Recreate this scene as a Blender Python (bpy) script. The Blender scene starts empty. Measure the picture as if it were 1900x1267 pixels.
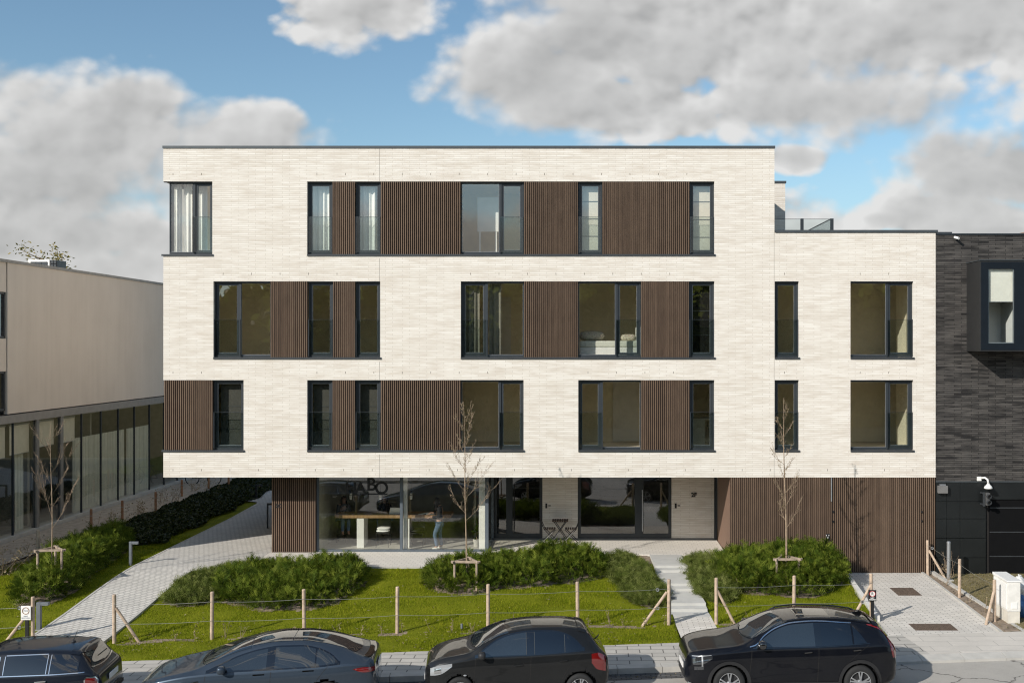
import bpy, bmesh, math, random
import numpy as np
from mathutils import Vector, Matrix
random.seed(7)
rng = np.random.default_rng(11)
scene = bpy.context.scene
COL = scene.collection
FPX, VX, VY, CD, CZ = 2040.0, 1078.0, 642.0, 34.0, 6.6

def PX(px, y=0.0):                     # photo column -> world x at depth y
    return (px - VX) * (CD + y) / FPX
def PZ(py, y=0.0):                     # photo row -> world z at depth y
    return CZ - (py - VY) * (CD + y) / FPX
def GY(py, z):                         # photo row -> depth of a point of height z
    return FPX * (CZ - z) / (py - VY) - CD

def prop(o, label=None, cat=None, group=None, kind=None):
    if label: o['label'] = label
    if cat: o['category'] = cat
    if group: o['group'] = group
    if kind: o['kind'] = kind
    return o
def thing(name, label, cat, loc=(0, 0, 0), rz=0.0, group=None):
    o = bpy.data.objects.new(name, None)
    o.empty_display_size = 0.2
    COL.objects.link(o)
    o.location = loc
    o.rotation_euler = (0, 0, rz)
    return prop(o, label, cat, group)
def copy_tree(o, parent=None):
    c = o.copy(); COL.objects.link(c)
    if parent: c.parent = parent
    for ch in [q for q in bpy.data.objects if q.parent == o]:
        copy_tree(ch, c)
    return c

def world_loc(o):
    v = Vector((0, 0, 0))
    while o is not None:
        v += o.location; o = o.parent
    return v

class MB:
    def __init__(s):
        s.v = []; s.f = []; s.m = []
    def quad(s, a, b, c, d, m=0):
        n = len(s.v); s.v += [tuple(a), tuple(b), tuple(c), tuple(d)]
        s.f.append((n, n + 1, n + 2, n + 3)); s.m.append(m); return s
    def box(s, x0, x1, y0, y1, z0, z1, m=0):
        n = len(s.v)
        if x0 > x1: x0, x1 = x1, x0
        if y0 > y1: y0, y1 = y1, y0
        if z0 > z1: z0, z1 = z1, z0
        s.v += [(x0, y0, z0), (x1, y0, z0), (x1, y1, z0), (x0, y1, z0), (x0, y0, z1), (x1, y0, z1), (x1, y1, z1), (x0, y1, z1)]
        for q in ((0, 3, 2, 1), (4, 5, 6, 7), (0, 1, 5, 4), (1, 2, 6, 5), (2, 3, 7, 6), (3, 0, 4, 7)):
            s.f.append(tuple(n + i for i in q)); s.m.append(m)
        return s
    def obox(s, c, ex, ey, ez, m=0):   # oriented box: centre + 3 half-extent vectors
        c = Vector(c); ex = Vector(ex); ey = Vector(ey); ez = Vector(ez); n = len(s.v)
        for sz in (-1, 1):
            for sx, sy in ((-1, -1), (1, -1), (1, 1), (-1, 1)):
                s.v.append(tuple(c + ex * sx + ey * sy + ez * sz))
        for q in ((0, 3, 2, 1), (4, 5, 6, 7), (0, 1, 5, 4), (1, 2, 6, 5), (2, 3, 7, 6), (3, 0, 4, 7)):
            s.f.append(tuple(n + i for i in q)); s.m.append(m)
        return s
    def bar(s, a, b, w, t, m=0, up=(0, 0, 1)):
        a = Vector(a); b = Vector(b); d = (b - a); L = d.length; d.normalize()
        u = Vector(up)
        if abs(d.dot(u)) > .95: u = Vector((0, 1, 0))
        sd = d.cross(u).normalized(); u = sd.cross(d)
        return s.obox((a + b) / 2, d * L / 2, sd * w / 2, u * t / 2, m)
    def tube(s, pts, rad, n=8, m=0, cap=True):
        pts = [Vector(p) for p in pts]
        if not hasattr(rad, '__len__'): rad = [rad] * len(pts)
        rings = []; side = None
        for i, p in enumerate(pts):
            d = (pts[min(i + 1, len(pts) - 1)] - pts[max(i - 1, 0)])
            if d.length < 1e-9: d = Vector((0, 0, 1))
            d.normalize()
            if side is None:
                u = Vector((0, 0, 1)) if abs(d.z) < .9 else Vector((1, 0, 0))
                side = d.cross(u).normalized()
            else:
                side = (side - d * side.dot(d))
                if side.length < 1e-6: side = d.orthogonal()
                side.normalize()
            w = d.cross(side)
            base = len(s.v)
            for k in range(n):
                a = 2 * math.pi * k / n
                s.v.append(tuple(p + (side * math.cos(a) + w * math.sin(a)) * rad[i]))
            rings.append(base)
        for i in range(len(rings) - 1):
            a, b = rings[i], rings[i + 1]
            for k in range(n):
                s.f.append((a + k, a + (k + 1) % n, b + (k + 1) % n, b + k)); s.m.append(m)
        if cap:
            s.f.append(tuple(rings[0] + k for k in reversed(range(n)))); s.m.append(m)
            s.f.append(tuple(rings[-1] + k for k in range(n))); s.m.append(m)
        return s
    def lathe(s, prof, c, axis='Z', n=24, m=0):     # prof: [(r, h)]
        c = Vector(c); base = len(s.v)
        for r, h in prof:
            for k in range(n):
                a = 2 * math.pi * k / n
                p = {'Z': (r * math.cos(a), r * math.sin(a), h), 'Y': (r * math.cos(a), h, r * math.sin(a)), 'X': (h, r * math.cos(a), r * math.sin(a))}[axis]
                s.v.append(tuple(c + Vector(p)))
        for i in range(len(prof) - 1):
            for k in range(n):
                a = base + i * n; b = a + n
                s.f.append((a + k, a + (k + 1) % n, b + (k + 1) % n, b + k)); s.m.append(m)
        return s
    def grid(s, P, m=0, closed=False):  # P: array [i][j] of points
        base = len(s.v); ni = len(P); nj = len(P[0])
        for r in P:
            for p in r: s.v.append(tuple(float(q) for q in p))
        for i in range(ni - 1):
            for j in range(nj - 1):
                a = base + i * nj + j
                s.f.append((a, a + 1, a + nj + 1, a + nj)); s.m.append(m)
        return s
    def prism(s, poly, z0, z1, m=0):    # vertical extrusion of xy polygon (ccw), z0/z1 may be functions of (x,y)
        f0 = z0 if callable(z0) else (lambda x, y: z0); f1 = z1 if callable(z1) else (lambda x, y: z1)
        n = len(poly); b = len(s.v)
        s.v += [(x, y, f0(x, y)) for x, y in poly] + [(x, y, f1(x, y)) for x, y in poly]
        s.f.append(tuple(b + i for i in reversed(range(n)))); s.m.append(m)
        s.f.append(tuple(b + n + i for i in range(n))); s.m.append(m)
        for i in range(n):
            j = (i + 1) % n
            s.f.append((b + i, b + j, b + n + j, b + n + i)); s.m.append(m)
        return s
    def extr(s, poly, y0, y1, m=0):     # xz polygon extruded along y
        n = len(poly); b = len(s.v)
        s.v += [(x, y0, z) for x, z in poly] + [(x, y1, z) for x, z in poly]
        s.f.append(tuple(b + i for i in range(n))); s.m.append(m)
        s.f.append(tuple(b + n + i for i in reversed(range(n)))); s.m.append(m)
        for i in range(n):
            j = (i + 1) % n
            s.f.append((b + j, b + i, b + n + i, b + n + j)); s.m.append(m)
        return s
    def build(s, name, mats, parent=None, smooth=False, local=False, bevel=0.0, label=None, auto=None):
        if not isinstance(mats, (list, tuple)): mats = [mats]
        off = Vector((0, 0, 0))
        if parent is not None and not local: off = world_loc(parent)
        me = bpy.data.meshes.new(name)
        vv = s.v if off.length == 0 else [(x - off.x, y - off.y, z - off.z) for x, y, z in s.v]
        me.from_pydata(vv, [], s.f)
        for q in mats: me.materials.append(q)
        if len(mats) > 1: me.polygons.foreach_set('material_index', s.m)
        if bevel or auto:
            bm = bmesh.new(); bm.from_mesh(me)
            if bevel:
                bmesh.ops.remove_doubles(bm, verts=bm.verts, dist=1e-5)
                ed = [e for e in bm.edges if len(e.link_faces) == 2 and e.calc_face_angle(0) > .5]
                bmesh.ops.bevel(bm, geom=ed, offset=bevel, segments=2, affect='EDGES', profile=.6, clamp_overlap=True)
            bm.to_mesh(me); bm.free()
        if smooth: me.polygons.foreach_set('use_smooth', [True] * len(me.polygons))
        me.update()
        o = bpy.data.objects.new(name, me); COL.objects.link(o)
        if parent is not None: o.parent = parent
        if label: o['label'] = label
        return o

def tri_mesh(name, V, F, mats, parent=None, mi=None, smooth=False, tone=None):   # fast numpy mesh of triangles/quads
    off = np.array(world_loc(parent)) if parent is not None else np.zeros(3)
    V = np.asarray(V, dtype=np.float32) - off.astype(np.float32)
    F = np.asarray(F, dtype=np.int32); k = F.shape[1]
    me = bpy.data.meshes.new(name)
    me.vertices.add(len(V)); me.vertices.foreach_set('co', V.ravel())
    me.loops.add(F.size); me.loops.foreach_set('vertex_index', F.ravel())
    me.polygons.add(len(F))
    me.polygons.foreach_set('loop_start', np.arange(len(F), dtype=np.int32) * k)
    if not isinstance(mats, (list, tuple)): mats = [mats]
    for q in mats: me.materials.append(q)
    if mi is not None: me.polygons.foreach_set('material_index', np.asarray(mi, dtype=np.int32))
    if smooth: me.polygons.foreach_set('use_smooth', np.ones(len(F), dtype=bool))
    if tone is not None: me.attributes.new('tone', 'FLOAT', 'FACE').data.foreach_set('value', np.asarray(tone, dtype=np.float32))
    me.update(calc_edges=True)
    o = bpy.data.objects.new(name, me); COL.objects.link(o)
    if parent is not None: o.parent = parent
    return o

def text_obj(txt, size, loc, mat, name, parent=None, thick=.006, width=None, facing='front', bold=0.0):
    cu = bpy.data.curves.new('lettering', 'FONT'); cu.body = txt; cu.size = size
    cu.align_x = 'CENTER'; cu.align_y = 'CENTER'; cu.extrude = thick / 2; cu.offset = bold
    to = bpy.data.objects.new('lettering', cu); COL.objects.link(to)
    dg = bpy.context.evaluated_depsgraph_get()
    me = bpy.data.meshes.new_from_object(to.evaluated_get(dg))
    bpy.data.objects.remove(to); bpy.data.curves.remove(cu)
    me.transform(Matrix.Rotation(math.pi / 2, 4, 'X'))
    if width:
        xs = [v.co.x for v in me.vertices]; k = width / (max(xs) - min(xs))
        me.transform(Matrix.Diagonal((k, 1, 1, 1)))
    off = world_loc(parent) if parent is not None else Vector((0, 0, 0))
    me.transform(Matrix.Translation(Vector(loc) - off))
    me.materials.clear(); me.materials.append(mat)
    o = bpy.data.objects.new(name, me); COL.objects.link(o)
    if parent is not None: o.parent = parent
    return o

# ------------------------------------------------------------------ materials
class NT:
    def __init__(s, name):
        s.mat = bpy.data.materials.new(name); s.mat.use_nodes = True
        s.t = s.mat.node_tree; s.t.nodes.clear()
        s.out = s.t.nodes.new('ShaderNodeOutputMaterial')
    def n(s, typ, ins=None, **kw):
        q = s.t.nodes.new(typ)
        for k, v in kw.items(): setattr(q, k, v)
        for k, v in (ins or {}).items(): s.set(q, k, v)
        return q
    def set(s, q, k, v):
        i = q.inputs[k]
        if isinstance(v, bpy.types.NodeSocket): s.t.links.new(v, i)
        elif isinstance(v, bpy.types.Node): s.t.links.new(v.outputs[0], i)
        else:
            if i.type == 'RGBA' and len(v) == 3: v = (*v, 1)
            i.default_value = v
    def coords(s, which='Object'):
        return s.n('ShaderNodeTexCoord').outputs[which]
    def vmath(s, op, a, b):
        q = s.n('ShaderNodeVectorMath', operation=op); s.set(q, 0, a); s.set(q, 1, b); return q.outputs[0]
    def math(s, op, a, b=0.0, c=None, clamp=False):
        q = s.n('ShaderNodeMath', operation=op, use_clamp=clamp); s.set(q, 0, a); s.set(q, 1, b)
        if c is not None: s.set(q, 2, c)
        return q.outputs[0]
    def noise(s, vec, scale, detail=3, rough=.55, out='Fac', dist=0.0):
        q = s.n('ShaderNodeTexNoise', {'Scale': scale, 'Detail': detail, 'Roughness': rough, 'Distortion': dist})
        s.set(q, 'Vector', vec); return q.outputs[out]
    def ramp(s, fac, stops):
        q = s.n('ShaderNodeValToRGB'); cr = q.color_ramp
        while len(cr.elements) < len(stops): cr.elements.new(.5)
        for e, (p, c) in zip(cr.elements, stops):
            e.position = p; e.color = (*c, 1) if len(c) == 3 else c
        s.set(q, 'Fac', fac); return q.outputs[0]
    def mix(s, fac, a, b, blend='MIX'):
        q = s.n('ShaderNodeMix', data_type='RGBA', blend_type=blend)
        for k, v in ((0, fac), (6, a), (7, b)):
            if isinstance(v, bpy.types.NodeSocket): s.t.links.new(v, q.inputs[k])
            else: q.inputs[k].default_value = (*v, 1) if hasattr(v, '__len__') and len(v) == 3 else v
        return q.outputs[2]
    def rng_(s, fac, a, b, c=0.0, d=1.0):
        q = s.n('ShaderNodeMapRange', {'From Min': a, 'From Max': b, 'To Min': c, 'To Max': d}); s.set(q, 'Value', fac)
        return q.outputs[0]
    def bump(s, h, strength=.3, dist=.01):
        q = s.n('ShaderNodeBump', {'Strength': strength, 'Distance': dist}); s.set(q, 'Height', h); return q.outputs[0]
    def bsdf(s, color, rough=.6, metal=0.0, normal=None, **kw):
        q = s.n('ShaderNodeBsdfPrincipled'); s.set(q, 'Base Color', color); s.set(q, 'Roughness', rough); s.set(q, 'Metallic', metal)
        if normal is not None: s.set(q, 'Normal', normal)
        for k, v in kw.items(): s.set(q, k.replace('_', ' '), v)
        s.t.links.new(q.outputs[0], s.out.inputs[0]); return q
    def brick(s, vec, c1, c2, mortar, bw, rh, ms, bias=0.0, offset=.5, freq=2, smooth=.1):
        q = s.n('ShaderNodeTexBrick', {'Color1': c1, 'Color2': c2, 'Mortar': mortar, 'Scale': 1.0, 'Mortar Size': ms, 'Mortar Smooth': smooth, 'Bias': bias, 'Brick Width': bw, 'Row Height': rh}, offset=offset, offset_frequency=freq)
        s.set(q, 'Vector', vec); return q
    def wallvec(s):      # (x+y, z, 0): works on x-facing and y-facing walls
        c = s.n('ShaderNodeSeparateXYZ'); s.set(c, 0, s.coords())
        k = s.n('ShaderNodeCombineXYZ'); s.set(k, 0, s.math('ADD', c.outputs[0], c.outputs[1])); s.set(k, 1, c.outputs[2])
        return k.outputs[0]

def plain(name, col, rough=.6, metal=0.0, var=.12, scale=4.0, bump=0.0, bscale=60, spec=None, coat=0.0):
    s = NT(name); c = s.coords()
    f = s.rng_(s.noise(c, scale, 4), .3, .7)
    dark = tuple(q * (1 - var) for q in col); lite = tuple(min(1, q * (1 + var)) for q in col)
    nrm = s.bump(s.noise(c, bscale, 3), bump, .01) if bump else None
    kw = {}
    if spec is not None: kw['Specular_IOR_Level'] = spec
    if coat: kw['Coat_Weight'] = coat; kw['Coat_Roughness'] = .03
    s.bsdf(s.mix(f, dark, lite), rough, metal, nrm, **kw)
    return s.mat

def m_brick(name, base, alt, streak, mortar, rough=.85):
    s = NT(name); v = s.wallvec()
    b = s.brick(v, base, alt, mortar, .53, .0635, .0065, bias=-.1, offset=.41, freq=2, smooth=.3)
    # long pale and tan streaks that follow the courses
    st = s.noise(s.vmath('MULTIPLY', v, (.9, 4.2, 1)), 1.0, 5, .65)
    st2 = s.noise(s.vmath('MULTIPLY', v, (1.9, 15.75, 1)), 1.0, 2, .5)
    f = s.rng_(s.math('ADD', s.math('MULTIPLY', st, .6), s.math('MULTIPLY', st2, .5)), .48, .70)
    col = s.mix(f, b.outputs[0], s.mix(.72, b.outputs[0], streak))
    col = s.mix(b.outputs[1], col, mortar)
    h = s.math('ADD', s.math('MULTIPLY', s.math('SUBTRACT', 1.0, b.outputs[1]), 1.0), s.math('MULTIPLY', st2, .5))
    s.bsdf(col, rough, 0, s.bump(h, .35, .006), Specular_IOR_Level=.25)
    return s.mat

def m_paver(name, base, alt, mortar, bw, rh, ms, rot=0.0, stain=.35, offset=.5):
    s = NT(name); c = s.coords()
    mp = s.n('ShaderNodeMapping', {'Rotation': (0, 0, rot)}); s.set(mp, 'Vector', c)
    b = s.brick(mp.outputs[0], base, alt, mortar, bw, rh, ms, offset=offset)
    n1 = s.noise(c, 1.6, 5, .7); n2 = s.noise(c, 30, 3)
    col = s.mix(s.math('MULTIPLY', s.rng_(n1, .38, .72), stain), b.outputs[0], tuple(q * .55 for q in base))
    col = s.mix(s.rng_(n2, .3, .7, 0, .22), col, tuple(q * .6 for q in base))
    h = s.math('ADD', s.math('SUBTRACT', 1.0, b.outputs[1]), s.math('MULTIPLY', n2, .3))
    s.bsdf(col, .85, 0, s.bump(h, .4, .006), Specular_IOR_Level=.25)
    return s.mat

def m_glass(name, ior=2.1, tint=(.78, .80, .74), rough=.0, wob=0.0):
    s = NT(name)
    tr = s.n('ShaderNodeBsdfTransparent', {'Color': tint})
    gl = s.n('ShaderNodeBsdfGlossy', {'Color': (1, 1, 1), 'Roughness': rough})
    gm = s.n('ShaderNodeNewGeometry'); fr = s.n('ShaderNodeFresnel'); s.set(fr, 'IOR', s.math('ADD', s.math('MULTIPLY', gm.outputs['Backfacing'], 1 / ior - ior), ior))
    if wob:
        c = s.coords(); nb = s.bump(s.noise(c, .8, 2), wob, .05); s.set(gl, 'Normal', nb)
    mx = s.n('ShaderNodeMixShader'); s.set(mx, 0, fr.outputs[0]); s.set(mx, 1, tr.outputs[0]); s.set(mx, 2, gl.outputs[0])
    s.t.links.new(mx.outputs[0], s.out.inputs[0])
    return s.mat

def m_paint(name, col, metal=0.0, rough=.35, flake=0.0):
    s = NT(name); c = s.coords()
    dirt = s.rng_(s.noise(c, 2.2, 5, .65), .45, .8, 0, .10)
    cc = s.mix(s.math('MULTIPLY', dirt, .3), col, (.10, .095, .085))
    s.bsdf(cc, rough, metal, None, Coat_Weight=1.0, Coat_Roughness=.02, Coat_IOR=1.38, Specular_IOR_Level=.15)
    return s.mat

def m_wood(name, a, b, rough=.75):
    s = NT(name); c = s.coords()
    n = s.noise(s.vmath('MULTIPLY', c, (14, 14, 1.3)), 1.0, 5, .65)
    n2 = s.noise(c, 2.2, 3)
    # lamella-to-lamella tone steps
    w = s.n('ShaderNodeTexWhiteNoise', noise_dimensions='1D'); sp = s.n('ShaderNodeSeparateXYZ'); s.set(sp, 0, c)
    s.set(w, 'W', s.math('FLOOR', s.math('MULTIPLY', sp.outputs[0], 16.1)))
    f = s.math('ADD', s.math('MULTIPLY', n, .55), s.math('ADD', s.math('MULTIPLY', w.outputs[0], .25), s.math('MULTIPLY', n2, .25)), clamp=True)
    s.bsdf(s.mix(s.rng_(f, .35, .9), a, b), rough, 0, s.bump(n, .3, .004), Specular_IOR_Level=.3)
    return s.mat

def m_leaf(name, c1, c2, c3, rough=.55, trans=.25, scale=3.0, spec=.3, tone=False):
    s = NT(name); c = s.coords()
    g = s.n('ShaderNodeNewGeometry')
    rnd = s.n('ShaderNodeAttribute', attribute_name='tone').outputs['Fac'] if tone else g.outputs['Random Per Island']
    w = s.math('ADD', s.math('MULTIPLY', rnd, .6), s.math('MULTIPLY', s.noise(c, scale, 3), .5))
    col = s.ramp(w, [(.2, c1), (.5, c2), (.85, c3)])
    p = s.bsdf(col, rough, 0, None, Specular_IOR_Level=spec)
    t = s.n('ShaderNodeBsdfTranslucent'); s.set(t, 'Color', s.mix(.5, col, (.16, .22, .02)))
    mx = s.n('ShaderNodeMixShader', {0: trans}); s.set(mx, 1, p.outputs[0]); s.set(mx, 2, t.outputs[0])
    s.t.links.new(mx.outputs[0], s.out.inputs[0])
    return s.mat

M = {}
M['brick'] = m_brick('cream_brick', (.735, .685, .615), (.80, .76, .695), (.575, .505, .425), (.57, .52, .45))
M['darkbrick'] = m_brick('charcoal_brick', (.018, .017, .0165), (.075, .069, .064), (.125, .114, .104), (.012, .011, .011), .75)
M['slat'] = m_wood('brown_timber', (.10, .066, .045), (.215, .146, .10))
M['slatback'] = plain('dark_backing', (.012, .010, .009), .8)
M['frame'] = plain('anthracite_metal', (.030, .036, .042), .42, .0, .1)
M['coping'] = plain('coping_metal', (.075, .085, .092), .45, .3, .1)
M['sill'] = plain('sill_metal', (.055, .060, .065), .45, .3, .1)
M['glass'] = m_glass('window_glass', 2.7, (.97, .97, .92), wob=.02)
M['shopglass'] = m_glass('shop_glass', 2.35, (.93, .94, .89), wob=.012)
M['clear'] = m_glass('balustrade_glass', 1.5, (.90, .93, .92))
M['doorglass'] = m_glass('door_glass', 2.2, (.30, .31, .27))
M['inwall'] = plain('interior_plaster', (.88, .81, .64), .9, 0, .05)
M['infloor'] = plain('interior_floor', (.64, .56, .45), .6, 0, .1)
M['white'] = plain('white_paint', (.78, .77, .74), .5, 0, .04)
M['curtain'] = plain('white_curtain', (.88, .88, .87), .9, 0, .04)
M['blind'] = plain('roller_blind', (.74, .70, .62), .9, 0, .05)
M['soffit'] = plain('soffit_render', (.45, .42, .38), .9)
M['black'] = plain('black_metal', (.012, .012, .013), .45)
M['blackpl'] = plain('black_plastic', (.018, .018, .019), .55)
M['rubber'] = plain('rubber', (.016, .016, .016), .8, 0, .2)
M['chrome'] = plain('chrome', (.75, .75, .76), .15, 1.0, .03)
M['alu'] = plain('galvanised_steel', (.50, .51, .52), .4, .8, .1)
M['concrete'] = plain('concrete', (.47, .45, .41), .9, 0, .12, 3, .15)
M['slab'] = plain('stair_concrete', (.50, .49, .455), .9, 0, .08, 2.5, .12)
M['post'] = plain('peeled_wood', (.47, .355, .26), .8, 0, .25, 9, .2, 25)
M['wire'] = plain('fence_wire', (.30, .30, .27), .5, .5)
M['soil'] = plain('bare_soil', (.24, .185, .135), .95, 0, .35, 7, .8, 18)
M['rust'] = plain('rusty_steel', (.13, .095, .072), .8, .2, .3, 12, .3, 60)
M['plaster'] = None
def m_plaster():
    s = NT('grey_plaster'); c = s.coords()
    n = s.noise(c, .5, 5, .6); v = s.noise(s.vmath('MULTIPLY', c, (2.5, 2.5, .18)), 1, 4, .7)
    f = s.math('ADD', s.math('MULTIPLY', n, .6), s.math('MULTIPLY', v, .5))
    col = s.ramp(f, [(.3, (.66, .565, .47)), (.55, (.73, .63, .53)), (.8, (.78, .68, .575))])
    s.bsdf(col, .9, 0, s.bump(s.noise(c, 90, 2), .12, .004), Specular_IOR_Level=.2); return s.mat
M['plaster'] = m_plaster()
def m_grassground():
    s = NT('lawn_turf'); c = s.coords()
    n = s.noise(c, 1.3, 5, .65); n2 = s.noise(c, 26, 4, .7)
    f = s.math('ADD', s.math('MULTIPLY', n, .6), s.math('MULTIPLY', n2, .45))
    col = s.ramp(f, [(.25, (.085, .105, .004)), (.5, (.15, .17, .008)), (.72, (.22, .225, .015)), (.9, (.26, .22, .05))])
    s.bsdf(col, .95, 0, s.bump(n2, .8, .03), Specular_IOR_Level=.1); return s.mat
M['turf'] = m_grassground()
M['blade'] = m_leaf('grass_blades', (.10, .145, .003), (.185, .235, .006), (.37, .36, .03), .85, .4, .9, .08)
M['yew'] = m_leaf('yew_foliage', (.013, .028, .004), (.066, .105, .010), (.215, .25, .035), .6, .3, 1.6, .08, True)
M['ground_cover'] = m_leaf('low_conifer', (.05, .07, .012), (.11, .14, .028), (.22, .235, .075), .6, .25, 2.5, .08, True)
M['shadeleaf'] = m_leaf('shade_dark_leaves', (.008, .014, .004), (.016, .026, .006), (.035, .045, .012), .6, .1, 1.5)  # near-black leaf colour standing in for deep shade on the lawn
M['dryleaf'] = m_leaf('dry_leaves', (.16, .12, .06), (.26, .20, .11), (.36, .30, .19), .7, .2, 2)
M['tealeaf'] = m_leaf('autumn_leaves', (.12, .10, .02), (.22, .17, .04), (.34, .25, .08), .6, .3, 2)
M['farleaf'] = m_leaf('far_foliage', (.09, .085, .03), (.13, .12, .035), (.18, .155, .045), .7, .6, .12)
M['framewood'] = plain('weathered_wood', (.36, .28, .21), .85, 0, .25, 9, .2, 25)
M['gravel'] = plain('sandy_gravel', (.40, .335, .26), .95, 0, .25, 5, .6, 30)
M['field'] = plain('far_field', (.08, .072, .034), .95, 0, .4, .2)
M['bark'] = plain('young_bark', (.30, .22, .15), .85, 0, .3, 14, .3, 40)
M['paver'] = m_paver('clay_pavers', (.70, .665, .605), (.61, .58, .53), (.22, .21, .19), .21, .105, .010, math.radians(26), .45)
M['terrace'] = m_paver('terrace_pavers', (.73, .685, .61), (.68, .635, .565), (.46, .43, .38), .21, .21, .006, 0, .15)
M['drive'] = m_paver('driveway_pavers', (.78, .735, .665), (.66, .62, .56), (.27, .25, .22), .30, .10, .009, 0, .45)
M['flag'] = m_paver('pavement_slabs', (.54, .51, .46), (.46, .435, .39), (.13, .125, .115), .55, .30, .014, 0, .3)
M['apron'] = m_paver('apron_slabs', (.66, .615, .55), (.60, .56, .50), (.38, .355, .32), 1.1, .42, .008, 0, .3)
def m_road():
    s = NT('road_surface'); c = s.coords()
    n = s.noise(c, .7, 5, .65); n2 = s.noise(c, 45, 3, .7)
    col = s.ramp(s.math('ADD', s.math('MULTIPLY', n, .6), s.math('MULTIPLY', n2, .4)), [(.25, (.30, .28, .25)), (.55, (.42, .395, .355)), (.85, (.50, .47, .42))])
    vo = s.n('ShaderNodeTexVoronoi', {'Scale': .42}, feature='DISTANCE_TO_EDGE'); s.set(vo, 'Vector', s.vmath('ADD', c, s.vmath('MULTIPLY', s.noise(c, 2.5, 4, out='Color'), (.5, .5, 0))))
    cr = s.rng_(vo.outputs[0], .004, .012, 1, 0)
    s.bsdf(s.mix(s.math('MULTIPLY', cr, .7), col, (.05, .047, .043)), .9, 0, s.bump(n2, .5, .01), Specular_IOR_Level=.25); return s.mat
M['road'] = m_road()
def m_setts():
    s = NT('dark_setts'); c = s.coords()
    b = s.brick(c, (.075, .075, .078), (.13, .128, .125), (.02, .02, .02), .22, .11, .014)
    s.bsdf(b.outputs[0], .7, 0, s.bump(s.math('SUBTRACT', 1.0, b.outputs[1]), .7, .012)); return s.mat
M['setts'] = m_setts()
# ------------------------------------------------------------------ ground
TH = math.radians(5.5)
UX, UY = math.cos(TH), math.sin(TH)        # along the street
NX, NY = -math.sin(TH), math.cos(TH)       # across the street, towards the buildings
QX, QY = 7.6, -7.05                        # a point of the lawn / pavement edge
def sd(x, y): return NX * (x - QX) + NY * (y - QY)
def sxy(s, d): return (QX + UX * s + NX * d, QY + UY * s + NY * d)
def zs(x): return -.55 + .007 * x          # pavement level
def sstep(a, b, t):
    q = np.clip((np.asarray(t, float) - a) / (b - a), 0, 1); return q * q * (3 - 2 * q)
STEP_X = lambda y: 2.17 + (0.9 - y) * .033   # left edge of the stepped path
def terrain(x, y):
    x = np.asarray(x, float); y = np.asarray(y, float)
    d = NX * (x - QX) + NY * (y - QY)
    yp = -1.12 + 2.0 * sstep(-1.2, -.5, x) - .9 * sstep(4.0, 4.8, x)
    dp = NX * (x - QX) + NY * (yp - QY)
    t = np.clip((d - 1.4) / np.maximum(dp - 1.4, .3), 0, 1)
    z0 = zs(x) + .08
    up = z0 + (-.045 - z0) * (.45 * t + .55 * t * t * (3 - 2 * t))
    z = np.where(d < 1.4, zs(x) + .08 * np.clip(d, 0, 1.4) / 1.4, up)
    z = np.where(d < 0, zs(x) - .16 * np.clip(-d / .1, 0, 1), z)
    inst = (x > STEP_X(y) + .03) & (x < STEP_X(y) + .97) & (y < .9)
    z = np.where(inst, z - .30, z)
    dv = -.46 - .11 * np.clip(-y / 7.0, 0, 1)
    z = np.where(x > 7.85 + .05 * np.clip(y, -8, 0), np.minimum(dv, z + .02) , z)
    z = np.where((x > 10.6), -.43 - .10 * np.clip(-y / 6.5, 0, 1), z)
    z = np.where(d < 0, np.minimum(z, zs(x) - .16), z)
    return z
def tz(x, y): return float(terrain(x, y))

def terrain_mesh():
    xs = np.arange(-26, 24.01, .1); ys = np.arange(-10.2, 6.01, .1)
    X, Y = np.meshgrid(xs, ys, indexing='ij')
    rough = .02 * np.sin(X * 2.1 + 1.3 * np.sin(Y * 1.7)) * np.sin(Y * 2.7 + X * .6)
    lawn = (sd(X, Y) > .15) & (X < 7.6)
    Z = terrain(X, Y) + np.where(lawn, rough, 0)
    V = np.stack([X, Y, Z], -1).reshape(-1, 3)
    ni, nj = X.shape
    i, j = np.meshgrid(np.arange(ni - 1), np.arange(nj - 1), indexing='ij'); a = (i * nj + j).ravel()
    F = np.stack([a, a + nj, a + nj + 1, a + 1], -1)
    return V, F
V, F = terrain_mesh()
# soil where beds and the right-hand strip are, turf elsewhere
BUSHES = []   # (name, label, [ellipses (cx,cy,rx,ry,h,rot)], kind)
cx = V[F].mean(1)
def ell(x, y, e):
    c, s_ = math.cos(e[5]), math.sin(e[5]); u = ((x - e[0]) * c + (y - e[1]) * s_) / e[2]; v = (-(x - e[0]) * s_ + (y - e[1]) * c) / e[3]
    return u * u + v * v
BEDS = {
 'left': [(-15.2, -.5, .78, 4.1, .62, math.radians(7)), (-14.75, -3.5, .68, 1.2, .60, 0)],
 'midleft': [(-9.0, -2.9, 1.35, 1.6, .36, -.1), (-7.9, -3.5, 1.5, 1.5, .38, .1), (-7.2, -2.5, 1.0, 1.3, .44, .2)],
 'mid': [(-3.2, -2.35, 1.25, 1.25, .44, -.1), (-1.9, -1.85, 1.3, 1.25, .42, .15), (-.45, -1.15, 1.15, 1.15, .56, .3)],
 'right': [(5.0, -2.0, 1.15, 1.5, .56, .1), (6.1, -2.05, 1.2, 1.7, .66, -.1), (6.9, -1.5, .80, 1.3, .62, 0)],
}
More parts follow.
